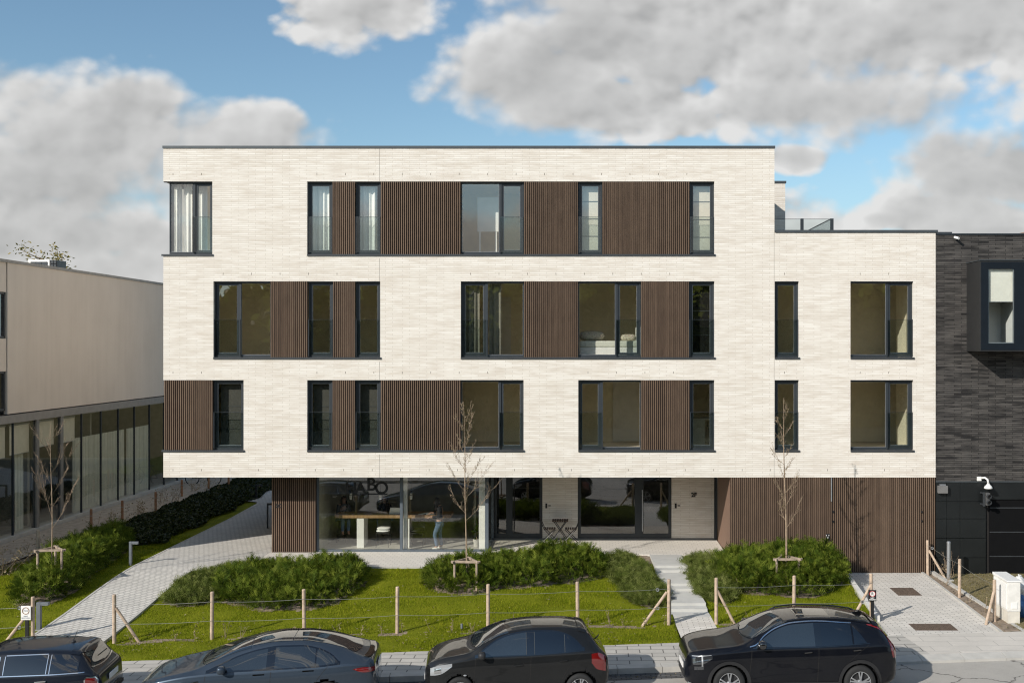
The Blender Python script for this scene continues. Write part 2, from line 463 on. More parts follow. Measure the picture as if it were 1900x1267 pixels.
COVER = {
 'leftcover': [(-10.15, -3.0, 1.15, 1.35, .20, -.2), (-10.6, -4.1, .7, .55, .14, 0), (-9.6, -1.9, 1.1, .6, .18, 0)],
 'stairleft': [(1.35, -1.3, .55, 1.5, .22, .12), (1.75, -3.3, .52, 1.3, .2, .10), (1.0, -.35, .7, .5, .16, 0)],
 'stairright': [(3.75, -.9, .75, .85, .25, 0), (3.75, -2.7, .5, 1.5, .22, .05), (4.1, -1.6, .6, 1.0, .3, 0)],
}
inbed = np.zeros(len(F), bool)
for es in list(BEDS.values()) + list(COVER.values()):
    for e in es: inbed |= ell(cx[:, 0], cx[:, 1], e) < 1.12 + .10 * np.sin(cx[:, 0] * 5) * np.sin(cx[:, 1] * 6)
dd = sd(cx[:, 0], cx[:, 1])
soilm = inbed | (cx[:, 0] > 10.5) | ((np.abs(dd - 1.38 - .06 * np.sin(cx[:, 0] * 3)) < .07 + .06 * np.sin(cx[:, 0] * 2.3)) & (np.sin(cx[:, 0] * 5.1) + np.sin(cx[:, 0] * 1.7) > -1.0)) | ((cx[:, 0] < -17.1 + .15 * np.sin(cx[:, 1] * 2)) & (cx[:, 1] > -3))
soilm |= (cx[:, 0] > -.9) & (cx[:, 0] < 7.6) & (cx[:, 1] > -.25 + .1 * np.sin(cx[:, 0] * 4)) & (cx[:, 1] < 1.2)
soilm &= dd > .1
pm = np.where(soilm, 1, 0)
M['drygrass'] = plain('worn_turf', (.20, .165, .085), .95, 0, .4, 6, .8, 20)
M['drygrass2'] = M['drygrass']
dry = (cx[:, 0] > 11.0) & (dd > .1)
pm = np.where(dry, 2, pm)
t_o = tri_mesh('lawn_terrain', V, F, [M['turf'], M['soil'], M['drygrass']], None, pm, True)
prop(t_o, kind='structure')

def sheet(name, pts, m, zf=None, parent=None):
    mb = MB(); n = len(pts)
    mb.v = [(x, y, zf(x, y) if zf else 0) for x, y in pts]; mb.f = [tuple(range(n))]; mb.m = [0]
    return prop(mb.build(name, m, parent), kind='structure')
# far ground in one sheet to the horizon
sheet('ground', [(-900, -900), (900, -900), (900, 900), (-900, 900)], M['field'], lambda x, y: -1.6)
# back garden level ground behind / left of the terrain grid
sheet('back_lawn', [(-60, 6), (-13.4, 6), (-13.4, 60), (-60, 60)], M['turf'], lambda x, y: -.05)
sheet('side_ground', [(-60, -3), (-26, -3), (-26, 6), (-60, 6)], M['turf'], lambda x, y: -.05)
sheet('gravel_strip', [(-19.25, -3), (-17.5, -3), (-17.2, 5), (-17.0, 12), (-17.1, 26), (-19.25, 26)], M['gravel'], lambda x, y: .02)
# road, kerb, pavement, all following the street line
def strip(name, d0, d1, m, dz, thick=.3, s0=-70, s1=60):
    mb = MB(); a = [sxy(s0, d0), sxy(s1, d0), sxy(s1, d1), sxy(s0, d1)]
    mb.prism(a, lambda x, y: zs(x) + dz - thick, lambda x, y: zs(x) + dz)
    return prop(mb.build(name, m), kind='structure')
strip('road', -13.5, -1.92, M['road'], -.125)
strip('parking_gutter', -2.35, -1.92, M['setts'], -.119, .01, -70, -.8)
strip('pavement', -1.62, .03, M['flag'], 0, .3, -70, .3)
strip('pavement_slabs_right', -1.62, .03, M['apron'], .001, .3, .3, 60)
prop((lambda b: b.build('unseen_shade_wall', M['field']))(MB().box(-60, 30, 36, 36.6, -.5, 5.0)), 'tall unseen wall added far behind the buildings to deepen the shade', 'wall')  # out of view, added to block low sky light from the passage
strip('far_pavement', -15.6, -13.5, M['flag'], .0)
strip('far_verge', -60, -15.6, M['field'], -.02)
kb = MB()
for k in range(-72, 60):
    s0, s1 = k * 1.0 + .006, k * 1.0 + .994
    low = -.075 if k >= -1 and k < 6 else 0.0
    kb.prism([sxy(s0, -1.92), sxy(s1, -1.92), sxy(s1, -1.625), sxy(s0, -1.625)], lambda x, y: zs(x) - .4, lambda x, y: zs(x) + .006 + low * (1 if sd(x, y) < -1.8 else .1))
prop(kb.build('kerb', M['concrete']), kind='structure')
# pavings on the plot
mb = MB(); mb.prism([(-13.4, -1.08), (-.85, -1.08), (-.85, .88), (4.62, .88), (4.62, 3.6), (-2.9, 3.6), (-2.9, 6), (-13.4, 6)], -.2, 0)
prop(mb.build('terrace_paving', M['terrace']), kind='structure')
mb = MB()
ys = [-8.4, -7.4, -6.4, -5.4, -4.4, -3.4, -2.4, -1.6, -1.07]
rows = []
for y in ys:
    rows.append([(-13.4, y, tz(-12.5, y) + .045), (-11.55, y, tz(-12.5, y) + .045)])
rows[-1] = [(x, y, .004) for x, y, z in rows[-1]]
rows.append([(-13.4, 1.35, .004), (-9.97, 1.35, .004)]); rows[-2].append((-9.97, -1.07, .004)); 
for r in rows[:-2]: r.append((-11.5, r[0][1], r[1][2]))
rows[-1] = [(-13.4, 1.35, .004), (-11.55, 1.35, .004), (-9.97, 1.35, .004)]
mb.grid(rows)
mb.quad((-13.4, 1.35, .004), (-9.97, 1.35, .004), (-9.97, 6, .004), (-13.4, 6, .004))
mb.quad((-13.4, 6, .004), (-9.97, 6, .004), (-9.97, 12, .004), (-13.6, 12, .004))
# the path widens into a rounded place behind
arc = [(-9.97, 12), (-6, 12), (-6, 27)] + [(-13.2 - 2.2 * math.sin(a), 16.6 + 4.2 * math.cos(a)) for a in np.linspace(0, math.pi * .93, 14)] + [(-13.6, 12)]
mb.v += [(x, y, .005) for x, y in arc]; n0 = len(mb.v) - len(arc); mb.f.append(tuple(n0 + i for i in range(len(arc)))); mb.m.append(0)
prop(mb.build('garden_path', M['paver']), kind='structure')
mb = MB()
for xo in (-13.46, -11.55):
    for k in range(len(ys) - 1):
        y0, y1 = ys[k], ys[k + 1]
        mb.prism([(xo, y0), (xo + .06, y0), (xo + .06, y1), (xo, y1)], -.9, lambda x, y: tz(-12.5, y) + .055)
mb.box(-13.46, -13.40, -1.07, 12, -.3, .012); mb.box(-11.55, -.85, -1.14, -1.08, -.3, .01)
prop(mb.build('path_edging', M['concrete']), kind='structure')
# stepped path: four treads, three risers, then pavers down to the pavement
mb = MB(); zt = [0.0, -.14, -.28, -.42]; yb = [.88, -.87, -2.74, -4.53, -5.45]
for k in range(4):
    y1, y0 = yb[k], yb[k + 1]
    mb.prism([(STEP_X(y0), y0), (STEP_X(y0) + 1.0, y0), (STEP_X(y1) + 1.0, y1), (STEP_X(y1), y1)], -.8, zt[k] - (.002 if k == 0 else 0))
    if k < 3:   # lower slab of each double step
        mb.prism([(STEP_X(y0), y0 - .36), (STEP_X(y0) + 1.0, y0 - .36), (STEP_X(y0) + 1.0, y0 - .004), (STEP_X(y0), y0 - .004)], -.8, zt[k] - .07)
prop(mb.build('garden_steps', M['slab']), kind='structure')
mb = MB(); y0 = -7.75
mb.grid([[(STEP_X(-5.46), -5.46, -.425), (STEP_X(-5.46) + 1.0, -5.46, -.425)], [(STEP_X(y0), y0, zs(2.5) + .012), (STEP_X(y0) + 1.0, y0 + .1, zs(2.5) + .012)]])
prop(mb.build('step_foot_paving', M['drive']), kind='structure')
# driveway
def dz_(y): return -.41 - .13 * max(0, min(1, -y / 7.0))
mb = MB()
mb.grid([[(7.90, 0.3, -.41), (10.53, 0.3, -.41)], [(7.9, 0, -.41), (10.53, 0, -.41)], [(7.68, -3.5, dz_(-3.5)), (10.49, -3.5, dz_(-3.5))], [(7.48, -7.1, dz_(-7.1)), (10.44, -6.85, dz_(-7.1))]])
prop(mb.build('driveway', M['drive']), kind='structure')
mb = MB(); mb.prism([(10.44, -6.8), (10.52, -6.8), (10.60, 0.0), (10.52, 0.0)], -.9, lambda x, y: dz_(y) + .03)
prop(mb.build('driveway_edging', M['concrete']), kind='structure')
# low concrete retaining wall between lawn and driveway
w = MB(); w.prism([(7.60, -5.6), (7.72, -5.6), (8.0, -.02), (7.88, -.02)], -.9, lambda x, y: -.02 + .060 * y)
rw = w.build('retaining_wall', M['white'] if 0 else plain('pale_concrete', (.62, .60, .56), .85, 0, .1, 3)); prop(rw, 'low pale concrete wall sloping down between the lawn and the driveway', 'wall')
ce = MB(); ce.prism([(11.06, -6.9), (11.18, -6.9), (10.92, .0), (10.80, .0)], -.9, lambda x, y: tz(11.3, y) + .09)
prop(ce.build('concrete_edging', M['concrete']), kind='structure')
# drain grates in the driveway
for nm, (x0, x1, y0, y1), lab in (('drain_cover', (9.0, 9.67, -2.84, -1.93), 'rusty square drain cover in the driveway, nearer the garage door'), ('drain_cover', (8.4, 9.47, -6.4, -5.8), 'wide rusty drain cover in the driveway, nearer the street')):
    mb = MB(); zc = dz_((y0 + y1) / 2)
    mb.prism([(x0, y0), (x1, y0), (x1, y1), (x0, y1)], lambda x, y: dz_(y) - .05, lambda x, y: dz_(y) + .006)
    k = 0
    xx = x0 + .04
    while xx < x1 - .04:
        mb.box(xx, xx + .02, y0 + .03, y1 - .03, zc, zc + .016); xx += .055
    prop(mb.build(nm, M['rust']), lab, 'drain cover')
# lawn blades: one uncountable mass
def blades(n, x0, x1, y0, y1, ok, h0, h1, w, seed):
    r = np.random.default_rng(seed)
    x = r.uniform(x0, x1, n); y = r.uniform(y0, y1, n); k = ok(x, y); x, y = x[k], y[k]; n = len(x)
    z = terrain(x, y) - .005
    a = r.uniform(0, 2 * np.pi, n); cl = .5 + .5 * np.sin(x * 1.9 + 2 * np.sin(y * 1.3)) * np.sin(y * 2.3)
    h = r.uniform(h0, h1, n) * (.75 + .5 * cl); ln = h * r.uniform(.1, .9, n); b = a + r.normal(0, .6, n) + 1.5
    ww = w * r.uniform(.7, 1.3, n)
    A = np.stack([x - np.cos(a) * ww, y - np.sin(a) * ww, z], -1); B = np.stack([x + np.cos(a) * ww, y + np.sin(a) * ww, z], -1)
    C = np.stack([x + np.cos(b) * ln, y + np.sin(b) * ln, z + h], -1)
    V = np.stack([A, B, C], 1).reshape(-1, 3); F = np.arange(3 * n).reshape(-1, 3)
    return V, F
def lawn_ok(x, y):
    d = sd(x, y); k = (d > .04) & ((np.abs(d - 1.38 - .06 * np.sin(x * 3)) > .05 + .05 * np.sin(x * 2.3)) | (rng.uniform(0, 1, len(x)) < .25))
    for es in list(BEDS.values()) + list(COVER.values()):
        for e in es: k &= ell(x, y, e) > 1.1
    k &= ~((x > -13.48) & (x < -11.47)) & ~((x > STEP_X(y) - .03) & (x < STEP_X(y) + 1.03)) & (x < 7.66 + .05 * (y + 4))
    k &= ~((x > -13.48) & (y > -1.16) & (x < -.8)) & ~((x >= -.9) & (y > -.22)) & (x > -17.3)
    return k
V, F = blades(520000, -20, 7.8, -10, 4.5, lawn_ok, .025, .065, .006, 3)
prop(tri_mesh('grass', V, F, M['blade']), 'bright mown lawn grass with scattered fallen leaves', 'grass', kind='stuff')
def dry_ok(x, y): return (x > 11.1) & (sd(x, y) > .05) & (y < -.05)
V, F = blades(26000, 11, 15, -8, 0, dry_ok, .02, .05, .006, 5)
prop(tri_mesh('worn_grass', V, F, m_leaf('worn_blades', (.16, .12, .05), (.22, .17, .07), (.20, .19, .05), .7, .3, 1.2)), 'thin dry grass on the strip right of the driveway', 'grass', kind='stuff')
# fallen leaves
def leaves(n, seed, reg):
    r = np.random.default_rng(seed); V = []; F = []
    x = r.uniform(reg[0], reg[1], n); y = r.uniform(reg[2], reg[3], n); k = reg[4](x, y); x, y = x[k], y[k]; n = len(x); z = terrain(x, y) + reg[5]
    a = r.uniform(0, 6.28, n); s_ = r.uniform(.015, .04, n); t = r.normal(0, .012, (n, 2))
    c, q = np.cos(a) * s_, np.sin(a) * s_
    P = [np.stack([x + c, y + q, z + t[:, 0]], -1), np.stack([x - q * .6, y + c * .6, z], -1), np.stack([x - c, y - q, z + t[:, 1]], -1), np.stack([x + q * .6, y - c * .6, z + .006], -1)]
    V = np.stack(P, 1).reshape(-1, 3); return V, np.arange(4 * n).reshape(-1, 4)
V1, F1 = leaves(2600, 5, (-18, 7.6, -9.6, -3.0, lambda x, y: lawn_ok(x, y) & (rng.uniform(0, 1, len(x)) < .25 + .75 * (sd(x, y) < 1.8)), .055))
IV = np.random.default_rng(77); n_ = 26000; ix = IV.uniform(-17.1, -13.75, n_); iy = IV.uniform(2.6, 22, n_); ik = (ix < -14.1 - .12 * np.sin(iy * 1.7)) & (ix > -16.95 + .15 * np.sin(iy * 2.1)); ix, iy = ix[ik], iy[ik]; iz = np.where(iy < 6, terrain(ix, iy), -.05) + .06 + .05 * np.sin(ix * 5) * np.sin(iy * 4.3) + IV.uniform(0, .10, len(ix))  # dark leaf mass added where the lawn lies in shade
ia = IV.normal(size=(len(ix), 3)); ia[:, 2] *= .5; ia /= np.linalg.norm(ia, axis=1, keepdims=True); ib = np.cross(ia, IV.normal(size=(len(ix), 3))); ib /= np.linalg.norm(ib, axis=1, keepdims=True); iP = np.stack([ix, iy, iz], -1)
prop(tri_mesh('shade_leaf_bed', np.stack([iP + ia * .07, iP + ib * .05, iP - ia * .07, iP - ib * .05], 1).reshape(-1, 3), np.arange(4 * len(ix)).reshape(-1, 4), M['shadeleaf']), 'near-black leaves added to deepen the shade on the lawn between the paved path and the glazed neighbour', 'ground cover', kind='stuff')
V2, F2 = leaves(900, 6, (10.6, 13.5, -7, 0, lambda x, y: sd(x, y) > 0, .02))
V3, F3 = leaves(700, 8, (-4, 4, -12, -9, lambda x, y: (sd(x, y) < -1.95) & (sd(x, y) > -2.3), .045))
prop(tri_mesh('fallen_leaves', np.concatenate([V1, V2, V3]), np.concatenate([F1, F2 + len(V1), F3 + len(V1) + len(V2)]), M['dryleaf']), 'scattered dry leaves on the lawn and along the kerb', 'leaves', kind='stuff')
# ------------------------------------------------------------------ the apartment building
BX0, BXM, BX1 = PX(303), PX(1437), PX(1736)
ZS, ZW, ZT = PZ(885.5), PZ(432), PZ(275.5)
BD = 15.0  # depth extended so the overhang darkens the ground beneath it
F3 = (PZ(473.5), PZ(337)); F2 = (PZ(664.5), PZ(522)); F1 = (PZ(836.5), PZ(705))
ab = thing('apartment_building', 'cream brick apartment building with brown slatted panels and dark framed windows', 'building', (0, 0, 0))
M['joint'] = plain('joint_sealant', (.36, .33, .29), .9)
SASH, FIX = 'sash', 'fixed'
# each run is one wall opening: (row, x0, x1, items); item = ('w', x0, x1, [(a, b, kind)]) or ('s', x0, x1)
RUNS = [
 (F3, 303, 394, [('w', 312, 394, [(312, 358, FIX), (358, 394, SASH)])]),
 (F3, 570, 1325.5, [('w', 570, 616, [(570, 616, SASH)]), ('s', 616, 659), ('w', 659, 705.5, [(659, 705.5, SASH)]), ('s', 705.5, 855), ('w', 855, 971.5, [(855, 928, FIX), (928, 971.5, SASH)]), ('s', 971.5, 1073), ('w', 1073, 1117, [(1073, 1117, SASH)]), ('s', 1117, 1280), ('w', 1280, 1325.5, [(1280, 1325.5, SASH)])]),
 (F2, 396, 705.5, [('w', 396, 501, [(396, 443, SASH), (443, 501, FIX)]), ('s', 501, 571), ('w', 571, 617, [(571, 617, SASH)]), ('s', 617, 659), ('w', 659, 705.5, [(659, 705.5, SASH)])]),
 (F2, 855, 1325.5, [('w', 855, 971.5, [(855, 902, SASH), (902, 971.5, FIX)]), ('s', 971.5, 1073), ('w', 1073, 1189, [(1073, 1144, FIX), (1144, 1189, SASH)]), ('s', 1189, 1279), ('w', 1279, 1325.5, [(1279, 1325.5, SASH)])]),
 (F2, 1437.5, 1482, [('w', 1437.5, 1482, [(1437.5, 1482, SASH)])]),
 (F2, 1578, 1694.5, [('w', 1578, 1694.5, [(1578, 1648, FIX), (1648, 1694.5, SASH)])]),
 (F1, 303, 452, [('s', 303.5, 395), ('w', 395, 452, [(395, 452, SASH)])]),
 (F1, 570, 971.5, [('w', 570, 616, [(570, 616, SASH)]), ('s', 616, 659), ('w', 659, 705.5, [(659, 705.5, SASH)]), ('s', 705.5, 855), ('w', 855, 971.5, [(855, 927, FIX), (927, 971.5, SASH)])]),
 (F1, 1073, 1325.5, [('w', 1073, 1189, [(1073, 1116, SASH), (1116, 1189, FIX)]), ('s', 1189, 1280), ('w', 1280, 1325.5, [(1280, 1325.5, SASH)])]),
 (F1, 1437.5, 1482, [('w', 1437.5, 1482, [(1437.5, 1482, SASH)])]),
 (F1, 1578, 1694.5, [('w', 1578, 1694.5, [(1578, 1648, FIX), (1648, 1694.5, SASH)])]),
]
OPS = [(PX(a), PX(b), r[0], r[1]) for r, a, b, _ in RUNS]
# brick skin with real openings
W = MB()
xs = sorted({BX0, BXM, BX1} | {round(q, 5) for o in OPS for q in o[:2]})
zsr = sorted({ZS, ZW, ZT} | {q for o in OPS for q in o[2:]})
def in_op(x, z): return any(o[0] < x < o[1] and o[2] < z < o[3] for o in OPS)
for i in range(len(xs) - 1):
    k = 0
    while k < len(zsr) - 1:
        xm = (xs[i] + xs[i + 1]) / 2; zm = (zsr[k] + zsr[k + 1]) / 2
        top = ZT if xm < BXM else ZW
        if xs[i + 1] - xs[i] > 1e-4 and zm < top and not in_op(xm, zm):
            k2 = k
            while k2 + 1 < len(zsr) - 1 and (zsr[k2 + 1] + zsr[k2 + 2]) / 2 < top and not in_op(xm, (zsr[k2 + 1] + zsr[k2 + 2]) / 2): k2 += 1
            W.quad((xs[i], 0, zsr[k]), (xs[i + 1], 0, zsr[k]), (xs[i + 1], 0, zsr[k2 + 1]), (xs[i], 0, zsr[k2 + 1])); k = k2
        k += 1
RD = .30
for x0, x1, z0, z1 in OPS:
    W.quad((x0, 0, z1), (x1, 0, z1), (x1, RD, z1), (x0, RD, z1)); W.quad((x0, 0, z0), (x0, RD, z0), (x1, RD, z0), (x1, 0, z0))
    if x0 > BX0 + .01: W.quad((x0, 0, z0), (x0, 0, z1), (x0, RD, z1), (x0, RD, z0))
    W.quad((x1, 0, z0), (x1, RD, z0), (x1, RD, z1), (x1, 0, z1))
# left side (corner window opening and cladding return), back, right side above the wing, roofs
cw = 2.2
for (z0, z1, y0) in ((ZS, F1[0], 0), (F1[0], F1[1], .08), (F1[1], F3[0], 0), (F3[0], F3[1], cw), (F3[1], ZT, 0)):
    W.quad((BX0, BD, z0), (BX0, y0, z0), (BX0, y0, z1), (BX0, BD, z1))
W.quad((BX0, 0, F3[1]), (BX0 + .3, 0, F3[1]), (BX0 + .3, cw, F3[1]), (BX0, cw, F3[1])); W.quad((BX0, 0, F3[0]), (BX0, cw, F3[0]), (BX0 + .3, cw, F3[0]), (BX0 + .3, 0, F3[0]))
W.quad((BX0, cw, F3[0]), (BX0, cw, F3[1]), (BX0 + .3, cw, F3[1]), (BX0 + .3, cw, F3[0]))
W.quad((BXM, BD, ZS), (BX0, BD, ZS), (BX0, BD, ZW), (BXM, BD, ZW)); W.quad((BXM - 1.35, BD, ZW), (BX0, BD, ZW), (BX0, BD, ZT), (BXM - 1.35, BD, ZT)); W.quad((BX1, BD, ZS), (BXM, BD, ZS), (BXM, BD, ZW), (BX1, BD, ZW))
XS = BXM - 1.35
W.quad((BXM, 0, ZW), (BXM, .35, ZW), (BXM, .35, ZT), (BXM, 0, ZT)); W.quad((BXM, .35, ZW - .2), (XS, .35, ZW - .2), (XS, .35, ZT), (BXM, .35, ZT)); W.quad((XS, .35, ZW - .2), (XS, BD, ZW - .2), (XS, BD, ZT), (XS, .35, ZT)); W.quad((BX1, 0, ZS), (BX1, BD, ZS), (BX1, BD, ZW), (BX1, 0, ZW))
W.build('wall', M['brick'], ab)
R = MB(); R.quad((BX0, .01, ZT - .12), (XS - .01, .01, ZT - .12), (XS - .01, BD - .01, ZT - .12), (BX0 + .01, BD - .01, ZT - .12)); R.quad((XS, .36, ZW - .1), (BX1 - .01, .36, ZW - .1), (BX1 - .01, BD - .01, ZW - .1), (XS, BD - .01, ZW - .1))
R.build('roof', plain('roof_felt', (.08, .08, .08), .9), ab)
S = MB(); S.box(BX0 + .005, BX1 - .005, .31, BD - .01, ZS + .004, ZS + .1); S.box(BX0 + .005, BX1 - .005, .006, .31, ZS + .004, ZS + .05); S.build('soffit', M['soffit'], ab)
C = MB()
C.box(BX0 - .02, BXM + .02, -.025, .35, ZT, ZT + .075); C.box(BX0 - .02, BX0 + .3, .35, BD, ZT, ZT + .075); C.box(XS - .3, XS + .02, .351, BD, ZT, ZT + .075); C.box(BX0 - .02, XS + .02, BD, BD + .02, ZT, ZT + .075)
C.build('roof_coping', M['coping'], ab)
C = MB(); C.box(BXM + .022, PX(1740), -.025, .35, ZW, ZW + .085); C.box(PX(1740) - .35, PX(1740), .35, BD, ZW, ZW + .085); C.build('wing_coping', M['coping'], ab)
for px, z0, z1 in ((704, ZS, F1[0] - .1), (704, F1[1] + .01, F2[0] - .1), (704, F2[1] + .01, F3[0] - .1), (704, F3[1] + .01, ZT), (1436.4, ZS, ZW)):
    J = MB().box(PX(px) - .006, PX(px) + .006, -.0025, .004, z0, z1); J.build('expansion_joint', M['joint'], ab)
# weep holes: little dark vertical slots above every opening head
wh = MB()
for x0, x1, z0, z1 in OPS + [(BX0, BX1, ZS - 1, ZS)]:
    n = max(2, int((x1 - x0) / .88))
    for k in range(n):
        x = x0 + .3 + k * .88
        if x < x1 + .3 and x < BX1: wh.box(x - .007, x + .007, -.003, .004, z1 + .20, z1 + .262)
wh.build('weep_hole', plain('weep_shadow', (.16, .135, .11), .9), ab)

def slat_panel(mb, x0, x1, z0, z1, y, pitch=.0615, w=.032, dep=.050):
    n = max(1, int(round((x1 - x0) / pitch))); p = (x1 - x0) / n
    mb.box(x0, x1, y + dep, y + dep + .03, z0, z1, 1)
    for k in range(n):
        xc = x0 + (k + .5) * p
        mb.box(xc - w / 2, xc + w / 2, y, y + dep + .001, z0, z1, 0)
def make_window(x0, x1, z0, z1, divs, base_y=.11):
    f = MB(); y0, y1 = base_y, base_y + .09; fl_ = .055 if divs[0][2] == SASH else .022; fr_w = .055 if divs[-1][2] == SASH else .022
    # outer frame
    f.box(x0, x0 + fl_, y0, y1, z0, z1); f.box(x1 - fr_w, x1, y0, y1, z0, z1); f.box(x0 + fl_, x1 - fr_w, y0, y1, z1 - .05, z1); f.box(x0 + fl_, x1 - fr_w, y0, y1, z0, z0 + .075)
    panes = []; rails = []
    for k, (a, b, kind) in enumerate(divs):
        a, b = PX(a), PX(b); lo = x0 + fl_ if k == 0 else a + .04; hi = x1 - fr_w if k == len(divs) - 1 else b - .04
        if k > 0: f.box(a - .04, a + .04, y0 - .006, y1, z0 + .075, z1 - .05)
        if kind == SASH:
            s = .06; yy0, yy1 = y0 + .025, y1 + .02
            f.box(lo + .002, lo + s, yy0, yy1, z0 + .078, z1 - .052); f.box(hi - s, hi - .002, yy0, yy1, z0 + .078, z1 - .052)
            f.box(lo + s, hi - s, yy0, yy1, z1 - .052 - s, z1 - .052); f.box(lo + s, hi - s, yy0, yy1, z0 + .078, z0 + .078 + s)
            panes.append((lo + s, hi - s, z0 + .138, z1 - .112, yy0 + .045))
            gl, gh = (x0 + .01 if k == 0 else a - .03), (x1 - .01 if k == len(divs) - 1 else b + .03)
            rails.append((gl, gh, z0 + .06, z0 + 1.16))
        else:
            panes.append((lo, hi, z0 + .075, z1 - .05, y0 + .045))
    fr = f.build('window', M['frame'], ab)
    for lo, hi, a, b, y in panes:
        p = MB(); p.quad((lo, y, a), (hi, y, a), (hi, y, b), (lo, y, b)); p.build('pane', M['glass'], fr)
        q = MB(); t = .008
        q.box(lo, lo + t, y - .012, y - .002, a, b); q.box(hi - t, hi, y - .012, y - .002, a, b); q.box(lo + t, hi - t, y - .012, y - .002, a, a + t); q.box(lo + t, hi - t, y - .012, y - .002, b - t, b)
        q.build('glazing_bead', M['alu'], fr)
    for lo, hi, a, b in rails:
        g = MB(); g.box(lo + .022, hi - .022, .045, .057, a, b); g.build('balustrade_glass', M['clear'], fr)
        r = MB(); r.box(lo, lo + .022, .03, .075, a - .03, b + .01); r.box(hi - .022, hi, .03, .075, a - .03, b + .01); r.box(lo + .022, hi - .022, .043, .059, b, b + .008)
        r.build('balustrade_rail', M['frame'], fr)
    return fr
for row, a, b, items in RUNS:
    z0, z1 = row; x0, x1 = PX(a), PX(b)
    sl = MB(); lx = x0 - (.05 if a == 303 else .0)
    sl.box(lx, x1 + .03, -.03, .105, z0 - .002, z0 + .028); sl.box(lx, x1 + .03, -.032, -.012, z0 - .03, z0 - .002)
    sl.build('sill', M['sill'], ab)
    lt = MB(); lt.box(x0 + .003, x1 - .003, .02, .10, z1 - .022, z1 - .003); lt.build('lintel_strip', M['frame'], ab)
    for it in items:
        if it[0] == 's':
            m = MB(); slat_panel(m, PX(it[1]) + .004, PX(it[2]) - .004, z0 + .03, z1 - .004, .004); m.build('slatted_panel', [M['slat'], M['slatback']], ab)
        else:
            fr = make_window(PX(it[1]), PX(it[2]), z0 + .03, z1 - .004, it[3])
# side light of the corner window
m = MB(); xx = PX(312); z0, z1 = F3[0] + .03, F3[1] - .004
m.box(xx, xx + .09, .201, .28, z0, z1); m.box(xx, xx + .09, cw - .08, cw - .002, z0, z1); m.box(xx, xx + .09, .28, cw - .08, z1 - .06, z1); m.box(xx, xx + .09, .28, cw - .08, z0, z0 + .08)
fr = m.build('window', M['frame'], ab)
p = MB(); p.quad((xx + .045, .28, z0 + .08), (xx + .045, cw - .08, z0 + .08), (xx + .045, cw - .08, z1 - .06), (xx + .045, .28, z1 - .06)); p.build('pane', M['glass'], fr)
sl = MB(); sl.box(BX0 - .05, xx - .005, .106, cw, F3[0] - .002, F3[0] + .028); sl.build('sill', M['sill'], ab)
# terrace set-back and balustrade on the wing roof
T = MB(); tx = PX(1457, 2.6); tzt = PZ(340, 2.6)
T.quad((XS + .001, 2.6, ZW - .2), (tx, 2.6, ZW - .2), (tx, 2.6, tzt), (XS + .001, 2.6, tzt)); T.quad((tx, 2.6, ZW - .2), (tx, BD, ZW - .2), (tx, BD, tzt), (tx, 2.6, tzt)); T.quad((XS + .001, 2.6, tzt), (tx, 2.6, tzt), (tx, BD - .01, tzt), (XS + .001, BD - .01, tzt)); T.quad((tx, BD - .01, ZW - .2), (XS + .001, BD - .01, ZW - .2), (XS + .001, BD - .01, tzt), (tx, BD - .01, tzt))
T.build('set_back_wall', M['brick'], ab)
T = MB(); T.box(XS + .021, tx + .03, 2.57, BD, tzt + .001, tzt + .07); T.build('set_back_coping', M['coping'], ab)
G = MB(); yb_ = .75; xr = PX(1544, yb_); zr = PZ(407, yb_)
G.box(BXM + .03, xr - .05, yb_, yb_ + .015, ZW + .09, zr); G.box(xr - .035, xr - .02, yb_ + .06, 5.2, ZW + .09, zr); G.build('terrace_glass', M['clear'], ab)
for px, y in ((1488.5, yb_), (1544, yb_)):
    g = MB(); x = PX(px, y); g.box(x - .05, x + .04, y - .03, y + .05, ZW + .086, zr + .02); g.build('terrace_post', M['frame'], ab)
g = MB(); g.box(xr - .04, xr - .015, yb_ + .05, 5.2, zr, zr + .03); g.box(BXM + .03, xr - .05, yb_ - .004, yb_ + .019, zr, zr + .012); g.build('terrace_rail', M['frame'], ab)

# ------------------------------------------------------------------ interiors (rooms behind the panes)
I = MB()
for (zf, zc) in ((F3[0] - .02, F3[1] + .12), (F2[0] - .02, F2[1] + .12), (F1[0] - .02, F1[1] + .12)):
    xr_ = BXM - 1.37 if zf == F3[0] - .02 else BX1 - .05
    I.box(BX0 + .31, xr_, 3.6, 3.7, zf, zc); I.box(BX0 + .31, xr_, .305, 3.6, zc, zc + .1)
    fl = 1
    I.box(BX0 + .31, xr_, .305, 3.6, zf - .12, zf, 1)
    for px in ((520, 720, 880 if 0 else 1020, 1240, 1380) if zf < F3[0] - .1 else (480, 720, 1020, 1240)):
        I.box(PX(px) - .06, PX(px) + .06, .31, 3.6, zf, zc)
    if zf < F3[0] - .1: I.box(PX(1704), PX(1704) + .12, .31, 2.4, zf, zc)
    # inner faces of the outer wall, so that piers have thickness
    I.box(xr_ - .02, xr_, .31, 3.6, zf, zc); 
    if zf != F3[0] - .02: I.box(BX0 + .31, BX0 + .33, .31, 3.6, zf, zc)
    else: I.box(BX0 + .31, BX0 + .33, cw, 3.6, zf, zc)
I.build('interior_wall', [M['inwall'], M['infloor']], ab)
D = MB(); D.box(PX(1137, 3.6), PX(1184, 3.6), 3.55, 3.598, F1[0] + .0, F1[0] + 2.05); D.build('interior_door', M['white'], ab)
D = MB(); D.box(PX(910, 3.6), PX(948, 3.6), 3.55, 3.598, F2[0], F2[0] + 2.05); D.build('interior_door', M['white'], ab)

